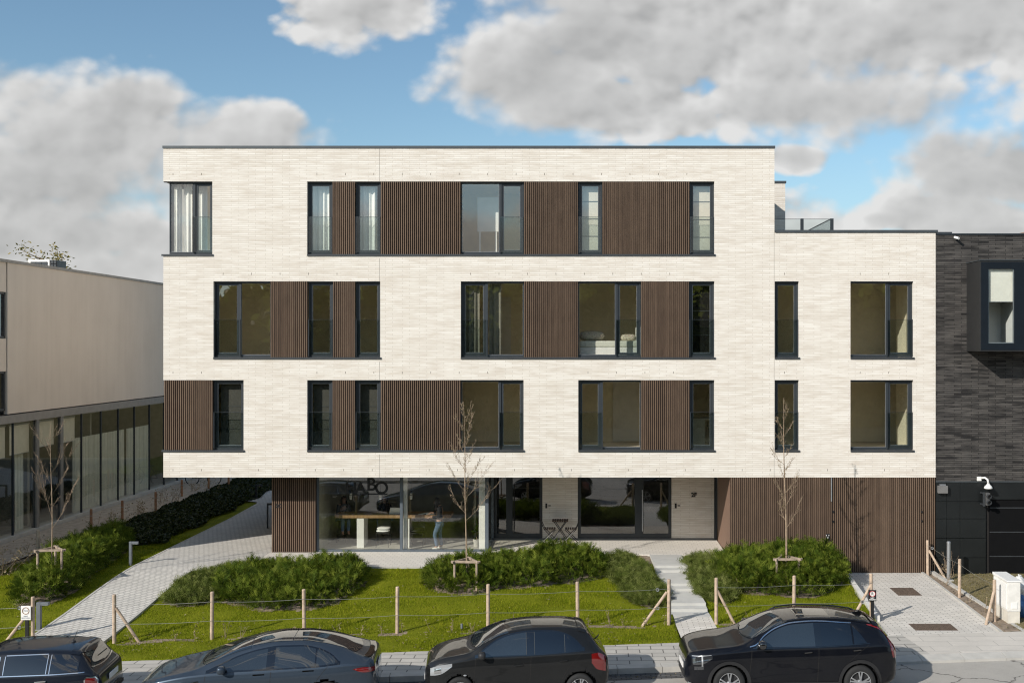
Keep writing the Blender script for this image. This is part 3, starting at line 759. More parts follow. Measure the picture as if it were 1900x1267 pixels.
# ------------------------------------------------------------------ ground floor
YG = 1.35
g = MB(); slat_panel(g, PX(503.5, 1.2), PX(586, 1.2), 0.0, ZS - .002, 1.2,   .0635, .033); 
g.build('slatted_wall', [M['slat'], M['slatback']], ab)
g = MB(); xa, xb = PX(503.5, 1.2), PX(586, 1.2)
g.quad((xa, 1.26, 0), (xa, 1.26, ZS), (xa, BD, ZS), (xa, BD, 0)); g.quad((xb, 1.26, 0), (xb, BD, 0), (xb, BD, ZS), (xb, 1.26, ZS)); g.quad((xa, BD, 0), (xa, BD, ZS), (xb, BD, ZS), (xb, BD, 0))
g.build('store_wall', plain('timber_side', (.10, .06, .04), .8), ab)
x0, x1 = PX(590, YG), PX(906.5, YG)
xm = PX(745, YG)
f = MB(); zb, zt_ = 0.0, ZS - .001
f.box(xb + .002, x0 + .03, YG - .05, YG + .05, zb, zt_); f.box(xm - .045, xm + .045, YG - .05, YG + .06, zb + .07, zt_); f.box(x1 - .11, x1, YG - .05, YG + .06, zb + .07, zt_); f.box(x0 + .03, x1, YG - .05, YG + .06, zb, zb + .07); f.box(x0 + .03, x1, YG - .03, YG + .06, zt_ - .05, zt_)
# return of the shop front to the recess
f.box(x1 - .09, x1, YG + .06, 3.5, zb, zb + .07); f.box(x1 - .09, x1, YG + .06, 3.5, zt_ - .05, zt_); f.box(x1 - .09, x1, 3.42, 3.5, zb + .07, zt_ - .05)
M['shopframe'] = plain('grey_metal', (.105, .125, .145), .45, .2, .08)
sf = f.build('shop_window', M['shopframe'], ab)
for a, b in ((x0 + .03, xm - .045), (xm + .045, x1 - .11)):
    p = MB(); p.quad((a, YG, .07), (b, YG, .07), (b, YG, zt_ - .05), (a, YG, zt_ - .05)); p.build('pane', M['shopglass'], sf)
p = MB(); p.quad((x1 - .045, YG + .06, .07), (x1 - .045, 3.42, .07), (x1 - .045, 3.42, zt_ - .05), (x1 - .045, YG + .06, zt_ - .05)); p.build('pane', M['shopglass'], sf)
for ca, cb2 in ((xm + .05, xm + .16), (x1 - .32, x1 - .12)): c = MB(); c.box(ca, cb2, YG + .09, YG + .29, 0, ZS); c.build('column', M['white'], ab)
# entrance recess
YR = 3.5
def gp(px): return PX(px, YR)
for a, q in ((1006.5, 1072), (1246, 1325)):
    b = MB()
    b.quad((gp(a), YR, 0), (gp(q), YR, 0), (gp(q), YR, ZS), (gp(a), YR, ZS))
    b.quad((gp(a), YR, 0), (gp(a), YR, ZS), (gp(a), YR + .3, ZS), (gp(a), YR + .3, 0)); b.quad((gp(q), YR, 0), (gp(q), YR + .3, 0), (gp(q), YR + .3, ZS), (gp(q), YR, ZS))
    b.build('entrance_wall', M['brick'], ab)
b = MB(); b.box(gp(916), gp(1325), YR - .03, YR - .004, 0.0, .055); b.build('plinth', plain('plinth_stone', (.16, .16, .155), .8), ab)
def entrance(xa, xb, mulls, dark):
    f = MB(); f.box(xa, xa + .09, YR + .03, YR + .12, .055, ZS - .002); f.box(xb - .09, xb, YR + .03, YR + .12, .055, ZS - .002); f.box(xa + .09, xb - .09, YR + .03, YR + .12, ZS - .06, ZS - .002); f.box(xa + .09, xb - .09, YR + .03, YR + .12, .055, .2)
    for m0, m1 in mulls: f.box(m0, m1, YR + .02, YR + .13, .2, ZS - .06)
    d = f.build('entrance_door', M['frame'], ab)
    e = [xa + .09] + [q for m_ in mulls for q in m_] + [xb - .09]
    for k in range(0, len(e), 2):
        p = MB(); p.quad((e[k], YR + .07, .2), (e[k + 1], YR + .07, .2), (e[k + 1], YR + .07, ZS - .06), (e[k], YR + .07, ZS - .06)); p.build('pane', M['doorglass'] if dark else M['shopglass'], d)
    return d
d1 = entrance(gp(917), gp(1006), [(gp(939), gp(951))], True)
h = MB(); h.box(gp(953), gp(953) + .03, YR - .04, YR - .01, .3, 1.9); h.box(gp(953), gp(953) + .03, YR - .01, YR + .03, .5, .54); h.box(gp(953), gp(953) + .03, YR - .01, YR + .03, 1.6, 1.64); h.build('handle', M['black'], d1)
d2 = entrance(gp(1073), gp(1245.5), [(gp(1178), gp(1194))], False)
h = MB(); h.box(gp(1191), gp(1191) + .03, YR - .05, YR - .02, .3, 1.7); h.box(gp(1191), gp(1191) + .03, YR - .02, YR + .02, .5, .54); h.box(gp(1191), gp(1191) + .03, YR - .02, YR + .02, 1.5, 1.54); h.build('handle', M['alu'], d2)
f = MB(); f.box(gp(1325.5), gp(1330), YR - .04, YR + .12, 0, ZS - .002); f.build('door_frame', M['frame'], ab)
for px in (1012, 1252):
    d = MB(); x = gp(px); d.box(x, x + .06, YR - .03, YR - .002, 1.08, 1.24); d.build('intercom', M['black'], ab)
    d = MB(); x = gp(px + 5.5); d.box(x, x + .08, YR - .012, YR - .002, 1.15, 1.18); d.box(x + .02, x + .05, YR - .017, YR - .0125, 1.155, 1.175); d.build('door_bell', M['black'], ab)
text_obj('2F', .20, (PX(1287.5, YR), YR - .012, PZ(918, YR)), M['black'], 'house_number', ab, .02, bold=.006)
text_obj('2C', .165, (PX(517, 1.19), 1.188, PZ(938.5, 1.19)), M['black'], 'house_number', ab, .012, bold=.004)
# dark lobby behind the entrance, office behind the shop window
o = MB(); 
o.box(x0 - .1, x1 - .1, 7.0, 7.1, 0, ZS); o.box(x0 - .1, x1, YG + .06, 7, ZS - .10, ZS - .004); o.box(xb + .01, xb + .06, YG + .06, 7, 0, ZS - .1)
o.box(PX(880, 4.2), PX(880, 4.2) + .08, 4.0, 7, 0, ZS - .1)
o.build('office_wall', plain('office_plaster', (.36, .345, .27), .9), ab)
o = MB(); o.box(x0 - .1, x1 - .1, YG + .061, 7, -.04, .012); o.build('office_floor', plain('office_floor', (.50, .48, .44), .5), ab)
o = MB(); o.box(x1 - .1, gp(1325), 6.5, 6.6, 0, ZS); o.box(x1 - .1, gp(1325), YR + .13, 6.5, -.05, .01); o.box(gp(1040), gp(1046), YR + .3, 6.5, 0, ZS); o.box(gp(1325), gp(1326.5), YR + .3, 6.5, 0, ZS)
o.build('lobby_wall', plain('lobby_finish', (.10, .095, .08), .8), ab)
# garage front flush with the brick above: cladding, overhead door, wooden return wall
gx0, gx1 = PX(1355), BX1 - .004
g = MB(); slat_panel(g, gx0, PX(1544.5) - .006, -.44, ZS - .004, .0, .0615, .032); g.build('slatted_wall', [M['slat'], M['slatback']], ab)
g = MB(); slat_panel(g, PX(1544.5) + .006, gx1, -.40, ZS - .004, .0, .0615, .032); gd = g.build('garage_door', [M['slat'], M['slatback']], ab)
g = MB(); g.box(PX(1541.6), PX(1543.6), -.012, -.001, PZ(930), ZS - .006); g.build('guide_rail', M['alu'], ab)
g = MB(); g.quad((gx0, .0, -.5), (gx0, 0, ZS), (PX(1331, YR), YR - .04, ZS), (PX(1331, YR), YR - .04, -.5)); g.build('return_wall', plain('smooth_brown_panel', (.20, .125, .088), .7, 0, .06), ab)
for px, py in ((1546, 949), (1546, 967), (1710, 949), (1710, 966)):
    g = MB(); x, z = PX(px), PZ(py); g.box(x - .02, x + .02, -.03, -.001, z - .03, z + .03); g.build('hinge', M['black'], gd)
# small enamel notice by the garage door
nt = thing('notice_plate', 'small black warning plate fixed to the slatted garage front', 'sign', (PX(1535.5), -.01, PZ(996)))
g = MB(); x, z = PX(1535.5), PZ(996); g.box(x - .06, x + .06, -.022, -.002, z - .10, z + .10); g.build('plate', M['black'], nt)
g = MB(); g.tube([(x, -.026, z - .035), (x, -.026, z + .0)], .028, 10); g.tube([(x - .03, -.026, z + .04), (x - .045, -.026, z + .075)], .010, 6); g.tube([(x + .03, -.026, z + .04), (x + .045, -.026, z + .075)], .010, 6); g.build('pictogram', M['white'], nt)
# the lettering stuck on the inside of the shop window
sg = thing('window_lettering', 'black letters stuck high on the left pane of the shop window', 'lettering', (PX(680, 1.34), 1.34, 2.0))
yl = 1.341
for ch, px, pt, pb in (('H', 651, 896, 917), ('A', 669, 896, 917), ('B', 689, 888, 911), ('O', 708, 895, 917)):
    zc = (PZ(pt, yl) + PZ(pb, yl)) / 2; hh = PZ(pt, yl) - PZ(pb, yl)
    text_obj(ch, hh / .7, (PX(px, yl), yl, zc), M['black'], 'letter', sg, .008, bold=.012)
g = MB(); g.box(PX(668, yl), PX(719, yl), yl - .004, yl + .004, PZ(917.5, yl), PZ(915, yl)); g.build('underline', M['black'], sg)
# ------------------------------------------------------------------ left neighbour
LX = -19.4
def LYx(px): return -LX * FPX / (VX - px) - CD          # photo column -> depth on its side wall
nb = thing('office_building', 'grey plastered flat-roofed building with a glazed ground floor, left of the cream one', 'building', (LX, 8, 0))
zp0, zp1 = 4.30, 9.42
LB = -4.4; LE = 21.0
yj = LYx(13)
w = MB(); w.box(LX - 16, LX, yj + .03, LE, zp0, zp1); w.box(LX - 16, LX - .02, LB, yj - .03, 8.42, zp1); w.box(LX - 16, LX - .02, LB, yj - .03, 5.75, 6.85); w.box(LX - 16, LX - .25, LB, LE, zp0, 5.0)
w.build('wall', M['plaster'], nb)
w = MB(); w.box(LX - 16, LX - .002, LB - .16, LB - .002, -.6, zp1); w.build('front_wall', M['plaster'], nb)
w = MB(); w.box(LX - 16, LX - .12, yj - .03, yj + .03, zp0, zp1 - .01); w.build('shadow_joint', M['frame'], nb)
c = MB(); c.box(LX - .3, LX + .04, LB, LE, zp1, zp1 + .10); c.box(LX - 16, LX - .3, LB, LB + .3, zp1, zp1 + .1); c.build('roof_coping', plain('light_coping', (.36, .335, .30), .7, .1), nb)
for z0, z1 in ((6.86, 8.41), (4.42, 5.74)):
    f = MB(); y1 = yj - .04; y0 = LB + .3
    n = 4
    for k in range(n + 1):
        y = y0 + (y1 - y0) * k / n; f.box(LX - .16, LX - .06, y - .04, y + .04, z0, z1)
    f.box(LX - .16, LX - .06, y0, y1, z0, z0 + .07); f.box(LX - .16, LX - .06, y0, y1, z1 - .06, z1)
    fr = f.build('window', M['sill'], nb)
    p = MB(); p.quad((LX - .11, y0, z0), (LX - .11, y1, z0), (LX - .11, y1, z1), (LX - .11, y0, z1)); p.build('pane', M['glass'], fr)
    p = MB(); p.box(LX - 2.2, LX - 2.1, y0, y1, z0 - .2, z1 + .2); p.build('room_back', M['inwall'], fr)
b = MB(); b.box(LX - .3, LX + .05, LB, LE, 3.98, 4.26); b.build('fascia_band', plain('band_metal', (.30, .275, .245), .7, .1, .08), nb)
b = MB(); b.box(LX - .35, LX + .10, LB, LE, -.1, .14); b.build('base_band', M['concrete'], nb)
mull = [LYx(px) for px in (-60, -20, 25, 69, 114, 152, 188, 220, 250, 278)] + [17.2, 18.9, 20.5]
f = MB()
for k, y in enumerate(mull):
    wd = .09 if k in (3, 4) else .018
    f.box(LX - .06 - (.1 if wd > .05 else 0), LX + .01, y - wd, y + wd, .14, 3.98)
fr = f.build('curtain_wall', M['frame'], nb)
f = MB()
for k in (3, 4): f.box(LX - .02, LX + .03, mull[k] - .10, mull[k] + .10, .14, 3.98)
f.build('pilaster', plain('pilaster_metal', (.24, .225, .205), .6, .3), nb)
for k in range(len(mull) - 1):
    p = MB(); p.quad((LX - .03, mull[k] + .02, .14), (LX - .03, mull[k + 1] - .02, .14), (LX - .03, mull[k + 1] - .02, 3.98), (LX - .03, mull[k] + .02, 3.98)); p.build('pane', M['shopglass'], fr)
r = MB(); r.box(LX - 7, LX - 6.9, LB, LE, 0, 4); r.box(LX - 7, LX - .2, LB, LE, -.1, .05); r.box(LX - 7, LX - .31, LB, LE, 3.9, 4.25); r.box(LX - 7, LX - .1, LE - .1, LE, 0, 4.2); r.box(LX - 7, LX - .1, LB, LB + .1, 0, 4.2)
for y in (6.2, 11.3): r.box(LX - 7, LX - .8, y - .08, y + .08, 0.05, 3.9)
r.build('room_wall', plain('office_grey', (.30, .29, .25), .9), nb)
r = MB(); r.box(LX - 16, LX - 7, LB, LE, -.1, zp0); r.box(LX - 15.9, LX - .3, LB + .1, LE - .1, zp1 - .12, zp1 - .02); r.build('rear_block', M['plaster'], nb)
# blinds and curtains inside
def wavy(mb, ax, x, a0, a1, z0, z1, amp=.05, wl=.16, n=None, ph=0.0, m=0):
    n = n or max(6, int(abs(a1 - a0) / wl * 7)); P = []
    for i in range(n + 1):
        t = a0 + (a1 - a0) * i / n
        off = amp * math.sin(2 * math.pi * t / wl + ph) + .5 * amp * math.sin(2 * math.pi * t / wl * .37 + 1 + ph)
        col = []
        for j in range(7):
            z = z0 + (z1 - z0) * j / 6; o2 = off * (1.15 - .4 * j / 6)
            col.append((x + o2, t, z) if ax == 'Y' else (t, x + o2, z))
        P.append(col)
    mb.grid(P, m); return mb
def blind(y0, y1, zb, lab):
    t = thing('roller_blind', lab, 'blind', (LX - .22, (y0 + y1) / 2, 3.9), 0, 'blinds behind the neighbouring glass')
    g = MB(); g.box(LX - .225, LX - .215, y0, y1, zb, 3.86); g.build('fabric', M['blind'], t)
    g = MB(); g.tube([(LX - .22, y0, 3.88), (LX - .22, y1, 3.88)], .035, 8); g.tube([(LX - .22, y0, zb), (LX - .22, y1, zb)], .014, 6); g.build('roller', M['alu'], t)
for k, (zb, lab) in enumerate(((2.8, 'white roller blind half down, at the left photo edge'), (2.85, 'white roller blind half down, left of the curtain in the neighbouring glass front'), (2.95, 'white roller blind behind the first pilaster of the neighbouring glass front'), (2.95, 'white roller blind between the pilaster and the long curtains'))):
    y0, y1 = mull[k + 1] + .15, mull[k + 2] - .15
    blind(y0, y1, zb, lab)
def curtain(name, lab, ax, x, a0, a1, z0, z1, mat, grp=None, amp=.05, wl=.16):
    mb = MB(); wavy(mb, ax, x, a0, a1, z0, z1, amp, wl, ph=a0 * 3)
    o = mb.build(name, mat, None, True); return prop(o, lab, 'curtain', grp)
M['sheer'] = plain('sheer_curtain', (.72, .73, .66), .9, 0, .06)
curtain('curtain', 'pale curtain gathered beside the first pilaster of the neighbouring glass front', 'Y', LX - .4, mull[2] + .75, mull[3] - .15, .1, 3.0, M['sheer'], 'office curtains')
curtain('curtain', 'long pale curtain drawn along the far panes of the neighbouring glass front', 'Y', LX - .4, mull[5] + .1, mull[8] - .2, .1, 3.0, M['sheer'], 'office curtains')
curtain('curtain', 'pale curtain in the last panes before the cream building', 'Y', LX - .4, mull[8] + .1, mull[9] + .9, .1, 3.0, M['sheer'], 'office curtains')
# air conditioner on its roof
ac = thing('air_conditioner', 'white air conditioner unit on the grey roof', 'air conditioner', (-20.9, 9, 9.44))
g = MB(); xa, xb = PX(62, 9), PX(101, 9); g.box(xa, xb, 8.6, 9.5, 9.50, 9.94); g.build('casing', M['white'], ac, bevel=.015)
g = MB(); 
for k in range(3):
    a = xa + .10 + k * .22; g.box(a, a + .20, 8.57, 8.597, 9.60, 9.86)
g.build('grille', M['frame'], ac)
g = MB()
for i in range(2):
    for j in range(3): g.box(xb + .03 + i * .12, xb + .13 + i * .12, 8.62, 8.66, 9.52 + j * .14, 9.63 + j * .14)
g.box(xb + .01, xb + .27, 8.66, 9.4, 9.50, 9.93); g.build('side_grille', M['frame'], ac)
g = MB(); g.box(xa, xb, 8.7, 8.8, 9.42, 9.5); g.box(xa, xb, 9.2, 9.3, 9.42, 9.5); g.build('rail', M['alu'], ac)

# ------------------------------------------------------------------ right neighbour, charcoal brick
rb = thing('brick_house', 'charcoal brick house with a boxed-out window and black gate, right edge', 'building', (14, 2, 0))
RX0, RX1 = BX1 + .004, 24.0
zpt, zpb = PZ(436), PZ(893.5)
bx0, bx1, bz0, bz1, bd = PX(1793.5), PX(1793.5) + 2.28, PZ(651.5), PZ(489), 1.12
w = MB(); xs_ = [RX0, bx0 + .1, bx1 - .1, RX1]; zz = [zpb, bz0 + .1, bz1 - .1, zpt]
for i in range(3):
    for k in range(3):
        if i == 1 and k == 1: continue
        w.quad((xs_[i], .0, zz[k]), (xs_[i + 1], 0, zz[k]), (xs_[i + 1], 0, zz[k + 1]), (xs_[i], 0, zz[k + 1]))
w.quad((RX0, 0, zpb), (RX1, 0, zpb), (RX1, 3, zpb), (RX0, 3, zpb)); w.quad((RX0, 0, BD * 0 + zpt), (RX1, 0, zpt), (RX1, 12, zpt), (RX0, 12, zpt)); w.quad((RX1, 0, -.5), (RX1, 12, -.5), (RX1, 12, zpt), (RX1, 0, zpt)); w.quad((RX1, 12, -.5), (RX0, 12, -.5), (RX0, 12, zpt), (RX1, 12, zpt))
w.build('wall', M['darkbrick'], rb)
c = MB(); c.box(RX0 + .02, RX1 + .03, -.04, .35, zpt, zpt + .045); c.box(RX0 + .02, RX0 + .5, -.02, .3, zpt + .046, zpt + .09); c.build('roof_coping', M['frame'], rb)
# projecting window box
M['bayside'] = plain('bay_metal', (.030, .030, .030), .45, .2, .1)
bw = MB(); y0 = -bd; t = .04
bw.box(bx0, bx0 + t, y0, 0.1, bz0, bz1); bw.box(bx1 - t, bx1, y0, .1, bz0, bz1); bw.box(bx0 + t, bx1 - t, y0, .1, bz0, bz0 + t); bw.box(bx0 + t, bx1 - t, y0, .1, bz1 - t, bz1)
wx0, wx1, wz0, wz1 = PX(1834, y0), PX(1882, y0), PZ(637, y0), PZ(499, y0)
bo = bw.build('bay_window', M['bayside'], rb)
f = MB(); a = y0 - .012; e = y0 + .06
f.box(bx0 + t, wx0, a, e, bz0 + t, bz1 - t); f.box(wx1, bx1 - t, a, e, bz0 + t, bz1 - t); f.box(wx0, wx1, a, e, bz0 + t, wz0); f.box(wx0, wx1, a, e, wz1, bz1 - t)
f.build('front_frame', plain('bay_front', (.006, .010, .015), .6, 0, .1, spec=.2), bo)
f = MB(); f.box(bx0 - .02, bx1 + .02, y0 - .03, 0, bz1 + .001, bz1 + .025); f.build('cap', M['coping'], bo)
p = MB(); p.quad((wx0, y0 + .03, wz0), (wx1, y0 + .03, wz0), (wx1, y0 + .03, wz1), (wx0, y0 + .03, wz1)); p.build('pane', M['clear'], bo)
f = MB(); s = .03
f.box(wx0, wx0 + s, y0 + .031, y0 + .055, wz0, wz1); f.box(wx1 - s, wx1, y0 + .031, y0 + .055, wz0, wz1); f.box(wx0 + s, wx1 - s, y0 + .031, y0 + .055, wz0, wz0 + s); f.build('sash', M['alu'], bo)
f = MB(); f.box(bx0 + .05, bx1 - .05, 2.5, 2.6, bz0 - .3, bz1 + .3); f.box(wx1 + .1, wx1 + .16, y0 + .06, 2.5, bz0 + .05, bz1 - .05); f.box(wx0 + .42, wx1 + .1, .2, .3, bz0 + .05, bz1 - .05)
f.build('room_wall', M['white'], bo)
bl = thing('roller_blind', 'pale roller blind half lowered in the boxed-out window', 'blind', (wx0 + .4, y0 + .1, wz1))
f = MB(); f.box(wx0 + .01, wx1 - .01, y0 + .10, y0 + .108, wz1 - .98, wz1); f.build('fabric', M['blind'], bl)
f = MB(); f.tube([(wx0, y0 + .104, wz1 - .98), (wx1, y0 + .104, wz1 - .98)], .012, 6); f.build('rod', M['alu'], bl)
# dark cladding below and the recessed gate
M['clad'] = plain('dark_cladding', (.012, .014, .0145), .35, .1, .2, 1.2)
d = MB(); x1 = PX(1829); zl = -.45; rows = [PZ(1071), PZ(1034), PZ(998), PZ(962), PZ(930), PZ(894.5)]
for k in range(5):
    for a, b_ in ((RX0, PX(1756)), (PX(1756), PX(1781)), (PX(1781), x1)):
        d.box(a + .004, b_ - .004, -.012, .06, (rows[k] if k else zl - .2) + .007, rows[k + 1] - .007)
d.build('cladding_panel', M['clad'], rb)
d = MB(); d.box(x1, RX1, -.012, .06, PZ(926), PZ(894.5) - .007); d.build('cladding_panel', M['clad'], rb)
d = MB(); d.box(RX0, RX1, .061, .07, zl - .2, zpb - .0); d.box(x1 - .01, x1, .06, 2.5, zl - .2, zpb)
d.build('cladding_backing', M['slatback'], rb)
d = MB(); 
for k, (z0, z1) in enumerate(((-.5, .1), (.1, .85), (.85, 1.6), (1.6, 2.35))): d.box(PX(1836), RX1, .03, .058, z0 + .012, z1 - .012)
d.box(PX(1836), RX1, .02, .029, -.5, -.42)
gt = d.build('garage_gate', plain('gate_black', (.004, .004, .0045), .7, spec=.15), rb)
d = MB(); 
for z in (.1, .85, 1.6): d.box(PX(1837), RX1, .020, .031, z - .014, z + .014)
d.build('joint_strip', M['sill'], gt)
d = MB(); d.box(RX0, RX1, -.02, 0, zpb - .012, zpb + .02); d.build('drip_edge', M['coping'], rb)
# things fixed on it
vb = thing('wall_box', 'grey metal box on the dark cladding beside the slatted garage', 'box', (PX(1747), -.1, PZ(906)))
g = MB(); g.box(PX(1738.5), PX(1756), -.16, -.013, PZ(914), PZ(900)); g.build('casing', plain('box_grey', (.16, .155, .15), .5), vb, bevel=.012)
g = MB(); g.box(PX(1742), PX(1753), -.10, -.013, PZ(899.6), PZ(897.5)); g.build('lid', M['alu'], vb)
lm = thing('wall_lamp', 'white swan-neck lamp on the dark wall above the signal', 'lamp', (PX(1820), 0, PZ(890)))
x, z = PX(1817), PZ(888); g = MB(); g.box(x - .08, x + .05, -.06, -.002, z - .06, z + .07); g.build('mount', M['white'], lm, bevel=.01)
g = MB(); g.tube([(x + .04, -.05, z + .03), (x + .12, -.16, z + .05), (x + .17, -.24, z + .0), (x + .18, -.27, z - .10)], .032, 8); g.build('arm', M['white'], lm, True)
g = MB(); g.lathe([(.03, .10), (.05, .06), (.11, .0), (.13, -.05), (.12, -.07), (.02, -.07)], (x + .18, -.27, z - .2), 'Z', 16); g.build('shade', M['white'], lm, True)
tl = thing('signal_light', 'small two-lens traffic light on a bracket beside the black gate', 'traffic light', (PX(1825), 0, PZ(923)))
x = PX(1825); g = MB(); g.box(x - .12, x - .06, -.22, -.014, PZ(913) - .02, PZ(913) + .02); g.box(x - .12, x - .06, -.22, -.014, PZ(934) - .02, PZ(934) + .02); g.box(x - .10, x - .04, -.24, -.20, PZ(937), PZ(911)); g.build('bracket', M['sill'], tl)
g = MB(); g.box(x - .03, x + .10, -.30, -.12, PZ(935), PZ(912)); g.build('housing', plain('signal_grey', (.08, .08, .08), .6), tl, bevel=.015)
for py in (918, 929):
    g = MB(); g.lathe([(.062, 0), (.066, -.12), (.058, -.12), (.055, -.01)], (x + .035, -.30, PZ(py)), 'Y', 14); v = g.build('visor', M['sill'], tl)
    g = MB(); g.lathe([(.0, -.02), (.05, -.01), (.055, 0)], (x + .035, -.30, PZ(py)), 'Y', 14); g.build('lens', plain('lens', (.10, .09, .08), .15), tl)
cm = thing('security_camera', 'small white camera high on the charcoal brick wall', 'camera', (PX(1773), 0, PZ(441)))
g = MB(); x, z = PX(1771), PZ(441); g.tube([(x, -.005, z + .02), (x, -.10, z + .01)], .022, 8); g.build('mount', M['alu'], cm)
g = MB(); g.tube([(x - .02, -.09, z), (x + .04, -.26, z - .05)], .040, 10); g.build('body', M['white'], cm)
# far roof peeping over the charcoal house
fr_ = thing('far_house', 'brown tiled roof peeping over the charcoal house', 'house', (PX(1930, 30), 30, 0))
g = MB(); xa, xb = PX(1845, 30), PX(2100, 30); g.extr([(xa, PZ(446, 30) - .2), ((xa + xb) / 2, PZ(412, 30)), (xb, PZ(446, 30) - .2)], 30, 42); g.build('roof', plain('brown_tiles', (.26, .16, .10), .85, 0, .2, 5), fr_)
g = MB(); g.box(xa + .4, xb - .4, 30.3, 41.7, -.5, PZ(446, 30) - .5); g.build('wall', M['plaster'], fr_)
# ------------------------------------------------------------------ plants
def spray_mesh(P, D, L, w, seed, npair=5, spread=.9):
    """conifer sprays: a thin twig with paired needles; P base points, D directions, L lengths"""
    r = np.random.default_rng(seed); n = len(P)
    D = D / np.linalg.norm(D, axis=1, keepdims=True)
    ref = r.normal(size=(n, 3)); S = np.cross(D, ref); S /= np.linalg.norm(S, axis=1, keepdims=True)
    Nn = np.cross(S, D)
    V = []; 
    # twig quad
    a = P; b = P + D * L[:, None]
    for k in range(npair):
        t = (k + .6) / npair
        c = P + D * (L * t)[:, None] - np.array([0, 0, .18]) * (L * t * t)[:, None]
        ln = (L * (.52 - .30 * t))[:, None]
        for sg in (-1, 1):
            tip = c + (S * sg * spread + D * .75 + Nn * r.normal(0, .25, (n, 1))) * ln
            wd = (D * .5 - S * sg * .4) * (w * (1 - .3 * t))[:, None]
            V.append(np.stack([c - wd, c + wd, tip], 1))
    tip = b - np.array([0, 0, .18]) * L[:, None]
    V.append(np.stack([P - S * (w * .5)[:, None], P + S * (w * .5)[:, None], tip], 1))
    V = np.stack(V, 1).reshape(-1, 3)
    # one island per spray is not needed: each needle carries its own tone
    tone = np.repeat(np.clip(r.beta(1.3, 1.3, n), 0, 1), 2 * npair + 1) + r.normal(0, .07, n * (2 * npair + 1))
    return V, np.arange(len(V)).reshape(-1, 3), tone

def bush(name, lab, cat, els, n, mat, seed, L=(.09, .20), w=.021, lift=.4, group=None, spikes=0, zf=terrain, parts=True):
    r = np.random.default_rng(seed); pts = []; dirs = []; lens = []
    tot = 0
    xs0 = min(e[0] - max(e[2], e[3]) for e in els); xs1 = max(e[0] + max(e[2], e[3]) for e in els)
    ys0 = min(e[1] - max(e[2], e[3]) for e in els); ys1 = max(e[1] + max(e[2], e[3]) for e in els)
    ph = r.uniform(0, 6, 8)
    def hgt(x, y):
        h = np.zeros_like(x)
        for e in els:
            q = ell(x, y, e); h = np.maximum(h, e[4] * np.clip(1 - q ** 3.6, 0, 1) ** .40)
        lump = 1 + .16 * np.sin(x * 4.3 + ph[0]) * np.sin(y * 4.9 + ph[1]) + .34 * np.sin(x * 9.5 + ph[2] + 2 * np.sin(y * 4)) * np.sin(y * 8.3 + ph[3])
        return h * lump
    while tot < n:
        m = 4 * n; x = r.uniform(xs0, xs1, m); y = r.uniform(ys0, ys1, m); h = hgt(x, y); k = h > .04
        x, y, h = x[k], y[k], h[k]
        e_ = .05; gx = (hgt(x + e_, y) - hgt(x - e_, y)) / (2 * e_); gy = (hgt(x, y + e_) - hgt(x, y - e_)) / (2 * e_)
        steep = np.sqrt(1 + gx ** 2 + gy ** 2); keep = r.uniform(0, 4.5, len(x)) < steep
        x, y, h, gx, gy = x[keep], y[keep], h[keep], gx[keep], gy[keep]
        dep = r.uniform(0, 1, len(x)) ** 2.2
        z = zf(x, y) + h * (1 - .75 * dep) - .03
        N = np.stack([-gx, -gy, np.ones_like(gx)], -1); N /= np.linalg.norm(N, axis=1, keepdims=True)
        d = N * 1.0 + r.normal(0, .55, N.shape) + np.array([0, 0, lift])
        pts.append(np.stack([x, y, z], -1)); dirs.append(d); lens.append(r.uniform(L[0], L[1], len(x)))
        tot += len(x)
    P = np.concatenate(pts)[:n]; D = np.concatenate(dirs)[:n]; Ls = np.concatenate(lens)[:n]
    V, F, T_ = spray_mesh(P, D, Ls, np.full(len(P), w), seed + 1)
    if spikes:   # long shoots standing out of the top
        k = r.choice(len(P), spikes, replace=False); x, y = P[k, 0], P[k, 1]; h = hgt(x, y); g = h > .25
        x, y, h = x[g], y[g], h[g]; m = len(x)
        base = np.stack([x, y, zf(x, y) + h * .8], -1); dd = np.stack([r.normal(0, .35, m), r.normal(0, .35, m), np.ones(m)], -1)
        V2, F2, T2 = spray_mesh(base, dd, r.uniform(.22, .42, m), np.full(m, .012), seed + 5, 9, .5)
        F = np.concatenate([F, F2 + len(V)]); V = np.concatenate([V, V2]); T_ = np.concatenate([T_, T2 * .6 + .4])
    cxm, cym = sum(e[0] for e in els) / len(els), sum(e[1] for e in els) / len(els)
    t = thing(name, lab, cat, (cxm, cym, tz(cxm, cym)), 0, group)
    tri_mesh('foliage', V, F, mat, t, tone=T_)
    # bare woody stems under the leaves
    for i in range(8):
        k = r.integers(len(P)); p = P[k]; g = (p[0] + r.normal(0, .12), p[1] + r.normal(0, .12))
        b0 = (g[0], g[1], float(zf(*g)) - .03); mb = MB(); mb.tube([b0, ((b0[0] + p[0]) / 2 + r.normal(0, .03), (b0[1] + p[1]) / 2, (b0[2] + p[2]) / 2 + .03), tuple(p)], [.014, .010, .004], 5); mb.build('stem', M['bark'], t)
    return t
HG = 'clipped yew beds'
bush('yew_bed', 'long yew bed on the left lawn beside the paved path', 'shrub', BEDS['left'], 4600, M['yew'], 21, (.16, .34), spikes=200)
bush('yew_bed', 'yew bed behind the second and third fence posts, under the terrace edge', 'shrub', BEDS['midleft'], 4300, M['yew'], 22, (.15, .32), spikes=260)
bush('yew_bed', 'yew bed around the young tree in front of the shop window', 'shrub', BEDS['mid'], 4300, M['yew'], 23, (.15, .32), spikes=380)
bush('yew_bed', 'bushy yew bed against the slatted garage wall', 'shrub', BEDS['right'], 4800, M['yew'], 24, (.16, .34), spikes=320)
